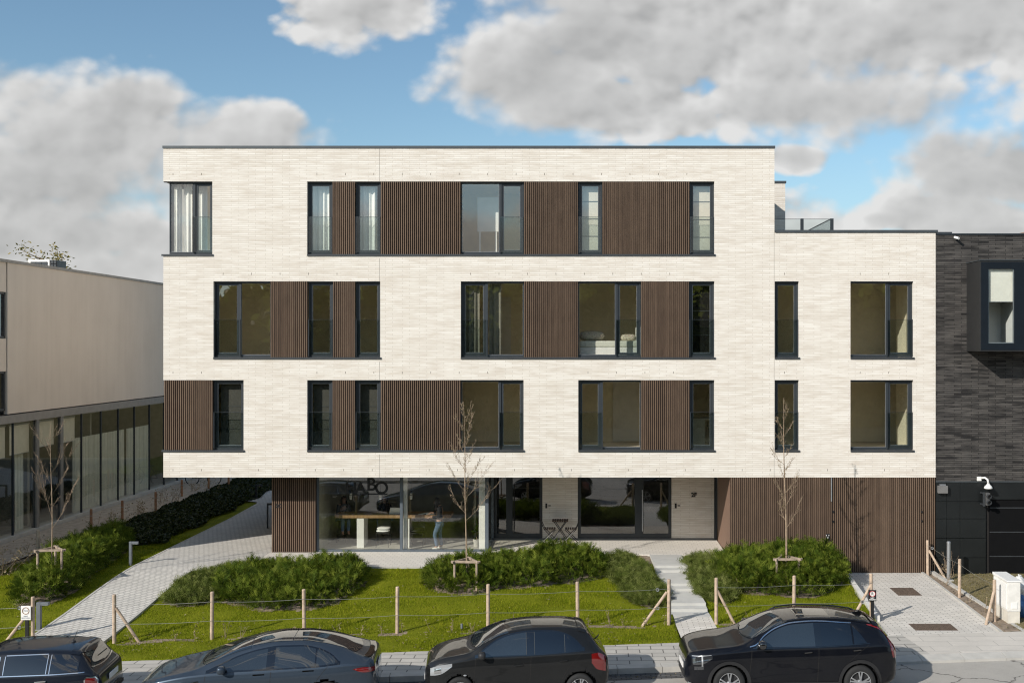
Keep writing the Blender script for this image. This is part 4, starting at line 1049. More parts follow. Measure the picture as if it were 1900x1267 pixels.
bush('juniper_mat', 'low spreading conifer at the corner of the paved path', 'shrub', COVER['leftcover'], 3200, M['ground_cover'], 31, (.18, .34), .016, .05)
bush('juniper_mat', 'low spreading conifer along the left side of the steps', 'shrub', COVER['stairleft'], 3600, M['ground_cover'], 32, (.18, .34), .016, .05)
bush('juniper_mat', 'low spreading conifer along the right side of the steps', 'shrub', COVER['stairright'], 3800, M['ground_cover'], 33, (.18, .34), .016, .05)

def leaf_cards(P, size, seed, flat=.5):
    r = np.random.default_rng(seed); n = len(P)
    a = r.normal(size=(n, 3)); a[:, 2] *= flat; a /= np.linalg.norm(a, axis=1, keepdims=True)
    b = np.cross(a, r.normal(size=(n, 3))); b /= np.linalg.norm(b, axis=1, keepdims=True)
    s_ = r.uniform(.7, 1.3, n)[:, None] * size
    V = np.stack([P + a * s_, P + b * s_ * .45, P - a * s_, P - b * s_ * .45], 1).reshape(-1, 3)
    return V, np.arange(4 * n).reshape(-1, 4)

def young_tree(lab, x, y, top, spread, seed, first=1.5, nb=11, lean=0.0, leaves_=220, r0=.027, group='staked young trees', leafm=None):
    r = random.Random(seed); z0 = tz(x, y) - .05; H = top - z0
    t = thing('young_tree', lab, 'tree', (x, y, z0), 0, group)
    mb = MB(); tips = []
    tp = []
    for k in range(13):
        f = k / 12
        tp.append((x + .035 * math.sin(f * 7 + seed) * f + lean * f * f, y + .03 * math.cos(f * 6 + seed) * f, z0 + H * f))
    mb.tube(tp, [r0 * (1 - .88 * (k / 12)) for k in range(13)], 7)
    def at(f):
        q = f * 12; i = min(11, int(q)); u = q - i
        return tuple(tp[i][j] * (1 - u) + tp[i + 1][j] * u for j in range(3))
    def branch(p, az, el, L, rad, lvl):
        pts = [p]; q = Vector(p); n = 5
        for k in range(n):
            e2 = el + (math.pi / 2 - el) * .11 * k
            az += r.uniform(-.15, .15)
            q = q + Vector((math.cos(az) * math.cos(e2), math.sin(az) * math.cos(e2), math.sin(e2))) * L / n
            pts.append(tuple(q))
            if lvl < 2 and k >= 0:
                for _ in range(2):
                    if r.random() < (.85 if lvl == 0 else .6): branch(tuple(q), az + r.uniform(-1.3, 1.3), el + r.uniform(-.4, .3), L * r.uniform(.22, .40), rad * .5, lvl + 1)
            if r.random() < .9: tips.append(tuple(q + Vector((r.gauss(0, .02), r.gauss(0, .02), r.gauss(0, .02)))))
        mb.tube(pts, [max(.0022, rad * (1 - .8 * k / n)) for k in range(n + 1)], 5 if lvl == 0 else 4)
    f0 = first / H
    for k in range(nb):
        f = f0 + (1 - f0) * (k / nb) * .92; az = k * 2.4 + r.uniform(-.4, .4)
        L = spread * (1.25 - .75 * (f - f0) / (1 - f0)) * r.uniform(.75, 1.25)
        branch(at(f), az, r.uniform(.65, 1.1), L * 1.2, r0 * .30 * (1.15 - f), 0)
    mb.build('trunk', M['bark'], t, True)
    if leaves_:
        k = [r.choice(tips) for _ in range(leaves_)]
        P = np.array(k) + np.random.default_rng(seed).normal(0, .02, (leaves_, 3))
        V, F = leaf_cards(P, .020, seed)
        tri_mesh('foliage', V, F, leafm or M['dryleaf'], t)
    return t
def stake_frame(lab, x, y, h, legs, rot):
    z = tz(x, y); t = thing('tree_stake_frame', lab, 'tree stake', (x, y, z), 0, 'wooden frames staking the young trees')
    P = [(x + .36 * math.cos(rot + a), y + .36 * math.sin(rot + a)) for a in (0, 2.094, 4.189)]
    for i, (px, py) in enumerate(P):
        g = MB(); zz = tz(px, py); g.tube([(px, py, zz - .1), (px, py, z + h)], .034, 9); g.build('stake', M['framewood'], t, False)
    for i in range(3):
        a, b = P[i], P[(i + 1) % 3]; g = MB(); d = Vector((b[0] - a[0], b[1] - a[1], 0)).normalized() * .10
        g.bar((a[0] - d.x, a[1] - d.y, z + h + .035 + .004 * i), (b[0] + d.x, b[1] + d.y, z + h + .035 + .004 * i), .045, .06); g.build('beam', M['framewood'], t)
    return t
TREES = [
 ('staked bare sapling on the left lawn in front of the glazed neighbour', -14.78, -3.3, 4.5, .75, 5, 1.75, 9, 0.0, 60, 1.15, 1.75),
 ('staked young tree in front of the shop window with a few brown leaves', PX(866, -3.15), -3.15, PZ(745, -3.15), .58, 8, 1.95, 15, -.12, 420, .80, 1.5),
 ('slim staked young tree in front of the slatted garage wall', PX(1459, -2.95), -2.95, PZ(738, -2.95), .44, 13, 1.75, 17, -.10, 420, .88, 1.62),
]
for lab, x, y, top, sp, sdn, first, nb_, lean, lv, sh, rot in TREES:
    young_tree(lab, x, y, top, sp, sdn, first, nb_, lean, lv, r0={5: .023, 8: .027, 13: .036}[sdn])
    stake_frame({5: 'wooden stake frame round the sapling on the left lawn', 8: 'wooden stake frame round the tree in front of the shop window', 13: 'wooden stake frame round the tree by the garage wall'}[sdn], x, y, sh - .06, 3, rot)
# twiggy hedge seedlings along the fence line: each can be told apart only roughly
def seedling(x, y, h, seed, lab, leafn=26, grp='seedlings planted along the wire fence', mat=None):
    r = random.Random(seed); z = tz(x, y); t = thing('hedge_seedling', lab, 'seedling', (x, y, z), 0, grp); mb = MB(); tips = []
    for k in range(r.randint(1, 3)):
        az = r.uniform(0, 6.28); el = r.uniform(1.0, 1.5); q = Vector((x, y, z - .02)); pts = [tuple(q)]
        for i in range(5):
            az += r.uniform(-.5, .5); q = q + Vector((math.cos(az) * math.cos(el), math.sin(az) * math.cos(el), math.sin(el))) * h / 5 * r.uniform(.8, 1.1); pts.append(tuple(q)); tips.append(tuple(q))
        mb.tube(pts, [.006, .005, .0045, .004, .003, .002], 4)
    mb.build('stem', M['bark'], t)
    P = np.array([r.choice(tips) for _ in range(leafn)]) + np.random.default_rng(seed).normal(0, .035, (leafn, 3))
    V, F = leaf_cards(P, .026, seed); tri_mesh('foliage', V, F, mat or M['dryleaf'], t)
for k in range(34):
    s_ = -19.0 + k * .55 + random.uniform(-.15, .15)
    x, y = sxy(s_, 1.38 + random.uniform(-.06, .06))
    if -13.6 < x < -11.3 or STEP_X(y) - .15 < x < STEP_X(y) + 1.2 or x > 7.3: continue
    seedling(x, y, random.uniform(.22, .5), 100 + k, 'spindly hedge seedling with a few dry leaves at the foot of the wire fence', random.randint(8, 34))
for k in range(5):
    y = -.6 - k * 1.0; seedling(10.75 + random.uniform(-.05, .05), y, random.uniform(.3, .6), 180 + k, 'spindly seedling on the soil strip right of the driveway', 14, 'seedlings right of the driveway')
# dry shrubs at the left neighbour
def twig_shrub(lab, x, y, h, rad, seed, n=14, leafn=260, mat=None, z=None):
    r = random.Random(seed); z = tz(x, y) if z is None else z; t = thing('twiggy_shrub', lab, 'shrub', (x, y, z)); mb = MB(); tips = []
    for k in range(n):
        az = r.uniform(0, 6.28); el = r.uniform(.5, 1.4); q = Vector((x + r.gauss(0, rad * .25), y + r.gauss(0, rad * .25), z - .03)); pts = [tuple(q)]
        for i in range(6):
            az += r.uniform(-.4, .4); q = q + Vector((math.cos(az) * math.cos(el), math.sin(az) * math.cos(el), math.sin(el))) * h / 5.2 * r.uniform(.8, 1.1); pts.append(tuple(q)); tips.append(tuple(q))
        mb.tube(pts, [.008, .007, .006, .005, .004, .003, .002], 4)
    mb.build('stem', M['bark'], t)
    P = np.array([r.choice(tips) for _ in range(leafn)]) + np.random.default_rng(seed).normal(0, .05, (leafn, 3))
    V, F = leaf_cards(P, .032, seed); tri_mesh('foliage', V, F, mat or M['dryleaf'], t); return t
twig_shrub('dry leafy shrub at the left photo edge below the glazed wall', -17.0, -1.9, .8, .8, 41, 22, 500)
twig_shrub('dry twiggy shrub between the wooden stake and the left photo edge', -16.3, -.6, .75, .7, 42, 18, 380)
twig_shrub('twiggy plant growing on the strip beside the neighbouring glazing, near the first stakes', -17.4, 6.6, .5, .9, 43, 14, 200)
twig_shrub('twiggy plant between the stakes halfway along the glazing', -17.3, 9.2, .55, .9, 44, 14, 220)
twig_shrub('twiggy plant at the far stakes before the cream building', -17.4, 12.4, .65, 1.0, 45, 16, 260)
twig_shrub('twiggy plant under the overhang beyond the last stakes', -17.2, 16.0, .6, 1.0, 46, 16, 260, z=-.05)
twig_shrub('bare bramble beside the charcoal house behind the driveway fence', 11.35, -.35, .75, .3, 47, 12, 40)
# autumn tree showing over the left neighbour's roof
def crown_tree(name, lab, x, y, z0, top, rad, seed, n, mat, size, sparse=False):
    r = random.Random(seed); t = thing(name, lab, 'tree', (x, y, z0)); mb = MB(); tips = []
    H = top - z0
    mb.tube([(x, y, z0), (x + .1, y, z0 + H * .3), (x, y + .1, z0 + H * .55), (x + .1, y, z0 + H * .9)], [.2, .16, .11, .02], 8)
    for k in range(26):
        f = r.uniform(.3, .95); az = r.uniform(0, 6.28); L = rad * r.uniform(.6, 1.15) * (1.25 - .6 * f); el = r.uniform(.2, .9); q = Vector((x, y, z0 + H * f * .9)); pts = [tuple(q)]
        for i in range(6):
            az += r.uniform(-.35, .35); q = q + Vector((math.cos(az) * math.cos(el), math.sin(az) * math.cos(el), math.sin(el) * .8)) * L / 6; pts.append(tuple(q))
            for _ in range(3): tips.append(tuple(q + Vector((r.gauss(0, .25), r.gauss(0, .25), r.gauss(0, .2)))))
        mb.tube(pts, [.06, .05, .04, .03, .02, .012, .006], 5)
    mb.build('trunk', M['bark'], t)
    P = np.array([r.choice(tips) for _ in range(n)]) + np.random.default_rng(seed).normal(0, .16, (n, 3))
    V, F = leaf_cards(P, size, seed); tri_mesh('crown', V, F, mat, t); return t
crown_tree('autumn_tree', 'thin autumn tree behind the grey roof', PX(112, 33), 33, 0, PZ(430, 33), 4.2, 61, 2600, M['tealeaf'], .10)
# wooded edge across the street, mirrored in the panes
def wood(name, lab, x0, x1, y0, y1, hmin, hmax, n, seed, size, mat):
    r = np.random.default_rng(seed); nt_ = 150; V = []; 
    tx_ = r.uniform(x0, x1, nt_); ty_ = r.uniform(y0, y1, nt_); th = r.uniform(hmin, hmax, nt_); tr = r.uniform(2.2, 4.4, nt_)
    k = r.integers(0, nt_, n); u = r.normal(size=(n, 3)); u /= np.linalg.norm(u, axis=1, keepdims=True); q = r.uniform(.55, 1, n)[:, None]
    P = np.stack([tx_[k], ty_[k], -.6 + th[k] * .56], -1) + u * q * np.stack([tr[k], tr[k], th[k] * .46], -1)
    P2 = np.stack([r.uniform(x0, x1, n // 3), r.uniform(y1 - 3, y1 + 2, n // 3), r.uniform(-1, 5.5, n // 3)], -1); P = np.concatenate([P, P2])
    V, F = leaf_cards(P, size, seed, .8)
    return prop(tri_mesh(name, V, F, mat), lab, 'trees', kind='stuff')
wood('far_wood', 'mixed trees beyond the far side of the street', -70, 70, -76, -62, 13.2, 14.3, 120000, 71, .6, M['farleaf'])
# ------------------------------------------------------------------ wire fences on round wooden posts
def post_xy(px, d=1.4):          # point of the fence line seen in photo column px
    k = (px - VX) / FPX
    # n.(k*D - QX, D - CD - QY) = d
    D = (d + NX * QX + NY * (CD + QY)) / (NX * k + NY)
    return k * D, D - CD
def fence(lab, pts, braces, h=1.16, wires=((.80, 0), (.40, 0)), grp=None, sag=.03, ext=None):
    t = thing('wire_fence', lab, 'fence', (pts[0][0], pts[0][1], tz(*pts[0])), 0, grp)
    for i, (x, y) in enumerate(pts):
        z = tz(x, y); g = MB(); lean = .012 * math.sin(i * 2.3)
        g.tube([(x, y, z - .25), (x + lean * .5, y, z + h * .5), (x + lean, y, z + h - .02), (x + lean, y, z + h)], [.046, .045, .045, .036], 12)
        p = g.build('post', M['post'], t)
        for bi, dx, dy in braces:
            if bi == i:
                g = MB(); bx, by = x + dx, y + dy; g.tube([(bx, by, tz(bx, by) - .08), (x + dx * .06, y + dy * .06, z + h * .72)], .036, 10); g.build('brace', M['post'], t)
    allp = ([ext] if ext else []) + pts
    for hh, _ in wires:
        g = MB()
        P = []
        for i in range(len(allp) - 1):
            a, b = allp[i], allp[i + 1]
            for k in range(8):
                u = k / 8; P.append((a[0] + (b[0] - a[0]) * u, a[1] + (b[1] - a[1]) * u - .05, tz(*a) * (1 - u) + tz(*b) * u + h * hh - sag * 4 * u * (1 - u)))
        P.append((allp[-1][0], allp[-1][1] - .05, tz(*allp[-1]) + h * hh))
        g.tube(P, .0042, 5); g.build('wire', M['wire'], t)
        g = MB(); x, y, z = P[1]
        g.lathe([(.045, 0), (.045, .014), (.025, .014), (.025, 0)], (P[-2][0], P[-2][1] - .02, P[-2][2]), 'Y', 10); g.build('wire_tensioner', M['alu'], t)
    return t
def bxy(px, dpx): x, y = post_xy(px); return .75 * (1 if dpx > 0 else -1)
fence('wire fence on one braced post beside the white notice, left of the paved path', [post_xy(-120), post_xy(60.5)], [(1, -.75, -.07)])
fence('long wire fence on wooden posts between the paved path and the steps', [post_xy(p) for p in (212, 393, 564.5, 737, 905.5, 1072, 1240.5)], [(0, .62, .06), (6, -.72, -.07)])
fence('wire fence on wooden posts between the steps and the driveway', [post_xy(p) for p in (1329, 1473, 1617)], [(0, .5, .05), (2, -.55, -.05)])
fence('short wire fence on three posts running back beside the driveway', [(10.70, -5.55), (10.67, -3.0), (10.65, -.24)], [(0, -.38, -.35), (2, .45, -.35)], 1.08, ((.86, 0),), ext=None)
# wooden stakes along the neighbour's glazed wall
for k, (x, y, lab) in enumerate(((-16.45, -.7, 'tall wooden stake behind the dry shrub on the left lawn'), (-17.6, 5.5, 'wooden stake beside the glazing, above the left yew bed'), (-17.4, 7.7, 'second wooden stake along the glazing, counted from the street'), (-17.1, 10.2, 'third wooden stake along the glazing, in shade'), (-17.5, 14.2, 'fourth wooden stake along the glazing, just under the overhang'), (-17.2, 16.8, 'fifth wooden stake, seen below the cream overhang'), (-16.6, 17.8, 'last wooden stake, deep below the cream overhang'))):
    t = thing('wooden_stake', lab, 'stake', (x, y, -.1), 0, 'stakes along the neighbouring glazing')
    z = tz(x, y) if y < 6 else -.05
    g = MB(); g.tube([(x, y, z - .2), (x, y, z + (1.05 if k == 0 else .78)), (x, y, z + (1.08 if k == 0 else .80))], [.048, .046, .036], 10); g.build('shaft', plain('red_brown_stake', (.33, .17, .09), .8, 0, .2, 9) if 0 < k else M['post'], t)
    g = MB(); g.lathe([(.052, 0), (.052, .02)], (x, y, z + .55), 'Z', 10); g.build('wire_tie', M['wire'], t)
# white private notice (left) and black no-parking notice (right)
def notice(lab, x, y, w, hgt, ztop, mat, content):
    z = tz(x, y); t = thing('notice_board', lab, 'sign', (x, y, z))
    g = MB(); g.box(x - w / 2, x + w / 2, y - .012, y + .012, ztop - hgt, ztop); g.build('panel', mat, t, bevel=.006)
    g = MB(); g.box(x - .03, x + .05, y + .014, y + .07, z - .2, ztop - .02); g.build('support_post', M['black'], t)
    content(t, x, y - .014, ztop); return t
px_, py_ = post_xy(48); py_ -= .08; px_ = (48.2 - VX) * (CD + py_) / FPX
def c1(t, x, y, zt):
    g = MB(); P = [(x + .078 * math.cos(a), y - .002, zt - .115 + .078 * math.sin(a)) for a in np.linspace(0, 2 * math.pi, 29)]; g.tube(P, .0075, 6, cap=False); g.build('ring', plain('bronze_print', (.28, .15, .08), .6), t)
    ink = plain('grey_print', (.28, .31, .36), .7)
    text_obj('PRIVE', .042, (x, y - .001, zt - .115), ink, 'lettering', t, .003); text_obj('ENKEL', .034, (x, y - .001, zt - .245), ink, 'lettering', t, .003); text_obj('BEWONERS', .034, (x, y - .001, zt - .285), ink, 'lettering', t, .003, width=.20)
zt0 = CZ - (1123.5 - VY) * (CD + py_) / FPX
notice('white private notice with a brown ring on a dark post', px_, py_, .235, .335, zt0, M['white'], c1)
qx, qy = post_xy(1618.5); qy -= .09; qx = (1618.5 - VX) * (CD + qy) / FPX
M['red'] = plain('sign_red', (.42, .03, .03), .5)
def c2(t, x, y, zt):
    g = MB(); P = [(x + .068 * math.cos(a), zt - .095 + .068 * math.sin(a)) for a in np.linspace(0, 2 * math.pi, 25)[:-1]]; g.extr(P, y + .0, y - .004); g.build('disc', M['white'], t)
    g = MB(); P = [(x + .070 * math.cos(a), y - .004, zt - .095 + .070 * math.sin(a)) for a in np.linspace(0, 2 * math.pi, 29)]; g.tube(P, .0075, 6, cap=False); g.build('ring', M['red'], t)
    text_obj('R', .105, (x, y - .006, zt - .095), M['black'], 'lettering', t, .003, bold=.002)
    text_obj('NIET', .045, (x, y - .004, zt - .205), M['white'], 'lettering', t, .003, bold=.001); text_obj('PARKEREN', .045, (x, y - .004, zt - .245), M['white'], 'lettering', t, .003, width=.175, bold=.001)
zt1 = CZ - (1094 - VY) * (CD + qy) / FPX
notice('black no-parking notice with a red ring beside the driveway', qx, qy, .205, .285, zt1, M['black'], c2)
# path lights: L-shaped bollards
def bollard(lab, x, y, z, h, arm=.20, mat=None, w=.075, lit=True):
    t = thing('path_light', lab, 'bollard light', (x, y, z), 0, 'angled path lights')
    m = mat or M['sill']
    g = MB(); g.box(x - w / 2, x + w / 2, y - w / 2, y + w / 2, z, z + h); g.build('post', m, t, bevel=.006)
    g = MB(); g.box(x + w / 2 + .001, x + w / 2 + arm, y - w / 2, y + w / 2, z + h - .07, z + h - .0); g.build('lamp_arm', m, t, bevel=.005)
    g = MB(); g.box(x + w / 2 + .03, x + w / 2 + arm - .03, y - w / 2 + .012, y + w / 2 - .012, z + h - .078, z + h - .0705); g.build('lens', M['white'], t)
    g = MB(); g.box(x - w, x + w, y - w, y + w, z - .05, z + .012); g.build('base_plate', M['concrete'], t)
M['lampgrey'] = plain('lamp_grey', (.15, .165, .18), .45, .2)
bollard('grey angled path light on the lawn edge beside the left path', -13.62, -.75, tz(-13.62, -.75), .74, .2, M['lampgrey'])
bollard('grey angled path light behind the white notice by the street', PX(72.5, -6.5), -6.5, tz(-13.4, -6.5), .70, .2, M['lampgrey'], .10)
bollard('dark angled path light at the bend of the path under the overhang', PX(475.5, 13.5), 13.5, 0.0, .62, .22, M['black'])
bollard('dark angled path light close to the slatted corner box', PX(496.5, 5.8), 5.8, 0.0, .92, .14, M['black'], .05)
# small ground spot on the lawn
sx_, sy_ = post_xy(856); t = thing('garden_spotlight', 'small grey garden spotlight on the lawn near the fence', 'spotlight', (sx_, sy_, tz(sx_, sy_)))
g = MB(); g.tube([(sx_, sy_ + .1, tz(sx_, sy_) - .05), (sx_, sy_ + .1, tz(sx_, sy_) + .06)], .012, 6); g.build('spike', M['black'], t)
g = MB(); g.tube([(sx_, sy_ + .1, tz(sx_, sy_) + .05), (sx_, sy_ + .12, tz(sx_, sy_) + .17)], [.03, .035], 10); g.build('head', M['lampgrey'], t)
# mailbox-like light plate hidden behind the post at the steps
x, y = post_xy(1246); t = thing('step_light', 'grey angled light beside the steps, behind the braced fence post', 'bollard light', (x, y, tz(x, y)))
g = MB(); x += .02; z = tz(2.0, y); g.box(x - .08, x - .02, y + .1, y + .16, z - .05, z + .68); g.build('post', M['lampgrey'], t); g = MB(); g.box(x - .019, x + .12, y + .1, y + .16, z + .62, z + .68); g.build('lamp_arm', M['lampgrey'], t)
# utility cabinet, steel post, sacks at the right edge
cb = thing('utility_cabinet', 'white utility cabinet at the right photo edge', 'cabinet', (11.1, -5.3, -.5))
z0 = -.52; x0, x1, y0, y1 = 10.96, 11.29, -5.76, -4.78
g = MB(); g.box(x0 + .012, x1 - .012, y0 + .012, y1 - .012, z0 - .1, z0 + .30); g.build('plinth', plain('cabinet_plinth', (.66, .62, .54), .6), cb)
g = MB(); g.box(x0, x1, y0, y1, z0 + .305, z0 + 1.06); g.build('body', plain('cabinet_grey', (.74, .72, .67), .5), cb, bevel=.012)
g = MB(); g.prism([(x0 - .02, y0 - .02), (x1 + .02, y0 - .02), (x1 + .02, y1 + .02), (x0 - .02, y1 + .02)], z0 + 1.062, lambda x, y: z0 + 1.10 + .03 * (1 if y > -5.2 else 0)); g.build('roof', M['white'], cb, bevel=.008)
g = MB(); g.box(x0 + .10, x0 + .25, y0 - .012, y0 - .001, z0 + .38, z0 + .54); g.build('access_plate', M['white'], cb, bevel=.004)
g = MB(); g.box(x0 - .012, x0 - .001, y0 + .06, y1 - .06, z0 + .36, z0 + 1.0); dcr = g.build('door', M['white'], cb, bevel=.004)
g = MB(); g.box(x0 - .03, x0 - .013, y1 - .16, y1 - .12, z0 + .62, z0 + .76); g.build('handle', M['alu'], dcr)
sp = thing('steel_post', 'galvanised steel post in front of the charcoal house', 'post', (11.07, -.9, -.45))
g = MB(); g.tube([(11.07, -.9, -.6), (11.07, -.9, .70)], .058, 14); g.build('shaft', M['alu'], sp, False)
g = MB(); g.lathe([(.0, .035), (.04, .03), (.062, .005), (.062, -.03)], (11.07, -.9, .70), 'Z', 14); g.build('cap', M['alu'], sp)
g = MB(); g.box(10.95, 11.19, -1.02, -.78, -.52, -.42); g.build('footing', M['concrete'], sp)
def sack(lab, x, y, z, r0, h, seed, m):
    t = thing('refuse_sack', lab, 'sack', (x, y, z), 0, 'sacks behind the cabinet'); rr = np.random.default_rng(seed); P = []
    for i in range(15):
        f = i / 14; row = []
        rad = r0 * (math.sin(math.pi * min(.96, .12 + f * .86)) ** .55) * (1 - .25 * f)
        for k in range(25):
            a = 2 * math.pi * k / 24; q = rad * (1 + .10 * math.sin(3 * a + seed + f * 5) + .06 * math.sin(7 * a + f * 11 + seed) + .04 * math.sin(13 * a - f * 17))
            row.append((x + q * math.cos(a), y + q * math.sin(a), z + h * f))
        P.append(row)
    g = MB(); g.grid(P); g.build('bag', m, t, True)
    g = MB(); g.tube([(x, y, z + h * .96), (x + .02, y, z + h * 1.08)], [.03, .06], 8); g.build('knot', m, t)
sack('blue refuse sack behind the white cabinet', 11.55, -5.0, -.52, .30, .62, 3, plain('blue_plastic', (.06, .16, .36), .25, 0, .5, 5))
sack('clear white refuse sack on top of the blue one by the cabinet', 11.6, -4.9, .02, .26, .50, 9, plain('white_plastic', (.60, .60, .58), .25, 0, .35, 7))
# bistro set on the terrace
M['teak'] = plain('dark_teak', (.06, .028, .018), .6, 0, .25, 14)
tb = thing('bistro_table', 'small folding slatted bistro table against the entrance wall', 'table', (-.70, 3.12, 0))
cxx, cyy = -.70, 3.12
for k in range(7):
    xk = cxx - .27 + k * .085; 
g = MB()
for k in range(7): g.box(cxx - .27 + k * .079, cxx - .27 + k * .079 + .062, cyy - .26, cyy + .26, .715, .74)
g.build('tabletop', M['teak'], tb)
for yy in (cyy - .2, cyy + .2):
    g = MB(); g.tube([(cxx - .2, yy, .70), (cxx + .27, yy, .01)], .014, 6); g.build('leg', M['black'], tb); g = MB(); g.tube([(cxx + .2, yy, .70), (cxx - .27, yy, .01)], .014, 6); g.build('leg', M['black'], tb)
g = MB(); g.tube([(cxx - .26, cyy - .2, .02), (cxx - .26, cyy + .2, .02)], .009, 6); g.tube([(cxx + .26, cyy - .2, .02), (cxx + .26, cyy + .2, .02)], .009, 6); g.box(cxx - .24, cxx + .24, cyy - .21, cyy - .19, .695, .714); g.box(cxx - .24, cxx + .24, cyy + .19, cyy + .21, .695, .714); g.build('frame', M['black'], tb)
def bistro_chair(lab, x, y, s):
    t = thing('bistro_chair', lab, 'chair', (x, y, 0), 0, 'folding chairs at the bistro table')
    g = MB()
    for k in range(5): a = x - s * (.19 - k * .076); g.box(min(a, a + s * .055), max(a, a + s * .055), y - .19, y + .19, .445, .465)
    g.build('seat', M['teak'], t)
    for yy in (y - .2, y + .2):
        g = MB(); g.tube([(x - s * .36, yy, .86), (x - s * .20, yy, .46), (x + s * .22, yy, .01)], .014, 6); g.build('leg', M['black'], t)
        g = MB(); g.tube([(x + s * .18, yy, .44), (x - s * .26, yy, .01)], .014, 6); g.build('leg', M['black'], t)
    g = MB()
    for z in (.66, .78): xx = x - s * (.20 + (z - .46) * .40); g.bar((xx, y - .2, z), (xx, y + .2, z), .015, .06)
    g.build('backrest', M['teak'], t)
bistro_chair('left folding bistro chair, its back towards the shop window', -1.04, 3.12, 1)
bistro_chair('right folding bistro chair, its back towards the glazed entrance', -.36, 3.10, -1)
# bicycle parked far below the overhang
by = thing('bicycle', 'dark bicycle parked beyond the stakes under the overhang', 'bicycle', (-17.9, 18.6, 0))
x0, yy = -18.6, 18.6
for k, dx in enumerate((0, 1.05)):
    g = MB(); P = [(x0 + dx + .33 * math.cos(a), yy, .29 + .33 * math.sin(a)) for a in np.linspace(0, 2 * math.pi, 25)]; g.tube(P, .022, 6, cap=False); w = g.build('wheel', M['rubber'], by)
    g = MB()
    for a in np.linspace(0, math.pi, 7)[:-1]: g.bar((x0 + dx - .31 * math.cos(a), yy, .29 - .31 * math.sin(a)), (x0 + dx + .31 * math.cos(a), yy, .29 + .31 * math.sin(a)), .004, .004)
    g.build('spoke', M['alu'], w)
g = MB(); A = (x0, yy, .29); B = (x0 + 1.05, yy, .29); C_ = (x0 + .42, yy, .28); S_ = (x0 + .30, yy, .80); Hh = (x0 + .88, yy, .82)
for a, b in ((A, C_), (A, S_), (C_, S_), (C_, Hh), (S_, Hh), (Hh, B)): g.tube([a, b], .016, 6)
g.build('frame', M['black'], by); g = MB(); g.box(x0 + .17, x0 + .40, yy - .06, yy + .06, .86, .91); g.build('saddle', M['black'], by); g = MB(); g.tube([(x0 + .88, yy - .25, .98), (x0 + .85, yy, .95), (x0 + .88, yy + .25, .98)], .013, 6); g.tube([Hh, (x0 + .85, yy, .95)], .013, 6); g.build('handlebar', M['black'], by)
# ------------------------------------------------------------------ office furniture and people
ot = thing('meeting_table', 'long high wooden meeting table on white legs inside the shop window', 'table', (-6.4, 2.3, 0))
ty0, ty1 = 1.95, 2.75; tx0, tx1 = PX(621, ty0), PX(836, ty0)
g = MB(); g.box(tx0, tx1, ty0, ty1, .98, 1.085); g.build('tabletop', m_wood('oak_table', (.24, .14, .07), (.42, .27, .14), .6), ot)
for px in (662, 746.5):
    g = MB(); x = PX(px, 1.98); g.box(x, x + .23, ty0 + .03, ty1 - .08, .012, .979); g.build('leg', M['white'], ot)
def office_chair(lab, x, y, cush):
    t = thing('office_chair', lab, 'chair', (x, y, 0), 0, 'chairs at the high table')
    g = MB(); g.box(x - .21, x + .21, y - .21, y + .21, .455, .485); g.build('seat', M['blackpl'], t, bevel=.01)
    g = MB(); g.obox((x, y + .23, .74), (.21, 0, 0), (0, .012, .003), (0, .03, .14)); g.build('backrest', M['blackpl'], t, bevel=.008)
    for sx in (-1, 1):
        g = MB(); g.tube([(x + sx * .2, y - .2, .012), (x + sx * .19, y - .17, .455)], .010, 6); g.build('leg', M['black'], t)
        g = MB(); g.tube([(x + sx * .2, y + .24, .012), (x + sx * .19, y + .20, .455), (x + sx * .2, y + .26, .86)], .010, 6); g.build('leg', M['black'], t)
    for k in range(cush):
        c = thing('seat_cushion', ('lower pale cushion on the chair left of the shop window mullion' if k == 0 else 'upper pale cushion on the chair left of the shop window mullion') if cush == 2 else 'dark cushion on the chair right of the shop window mullion', 'cushion', (x, y, .49 + k * .085))
        P = []
        for i in range(9):
            row = []
            for j in range(17):
                a = 2 * math.pi * j / 16; ph = math.pi * i / 8; rr = math.sin(ph) ** .45
                q = max(abs(math.cos(a)), abs(math.sin(a))) ** .6
                row.append((x + .215 * rr * math.cos(a) / q + .02 * k, y - .02 + .2 * rr * math.sin(a) / q, .535 + k * .085 - .044 * math.cos(ph) * (1 - .35 * rr)))
            P.append(row)
        g = MB(); g.grid(P); g.build('cover', M['curtain'] if cush == 2 else M['blackpl'], c, True)
office_chair('black chair with two pale cushions under the table, left of the mullion', PX(711, 2.2), 2.2, 2)
office_chair('black chair with a dark cushion under the table, right of the mullion', PX(775, 2.2), 2.2, 1)
for k, px in enumerate((651, 706, 763)):
    x = PX(px, 2.4); z = PZ(918, 2.4)
    t = thing('pendant_lamp', ('left', 'middle', 'right')[k] + ' one of the three small pendants over the high table', 'lamp', (x, 2.4, z), 0, 'pendants over the high table')
    g = MB(); g.tube([(x, 2.4, z + .12), (x, 2.4, 2.46)], .006, 5); g.build('cord', M['black'], t)
    g = MB(); g.lathe([(.012, .2), (.04, .16), (.045, .06), (.0, .06)], (x, 2.4, z - .06), 'Z', 12); g.build('socket', M['black'], t)
    g = MB(); g.lathe([(.042, .0), (.044, .06), (.044, -.13), (.03, -.15), (.0, -.15)], (x, 2.4, z), 'Z', 12); g.build('shade', M['white'], t)
lp = thing('laptop', 'open pale laptop on the high table, left of the mullion', 'laptop', (PX(735, 2.2), 2.2, 1.085))
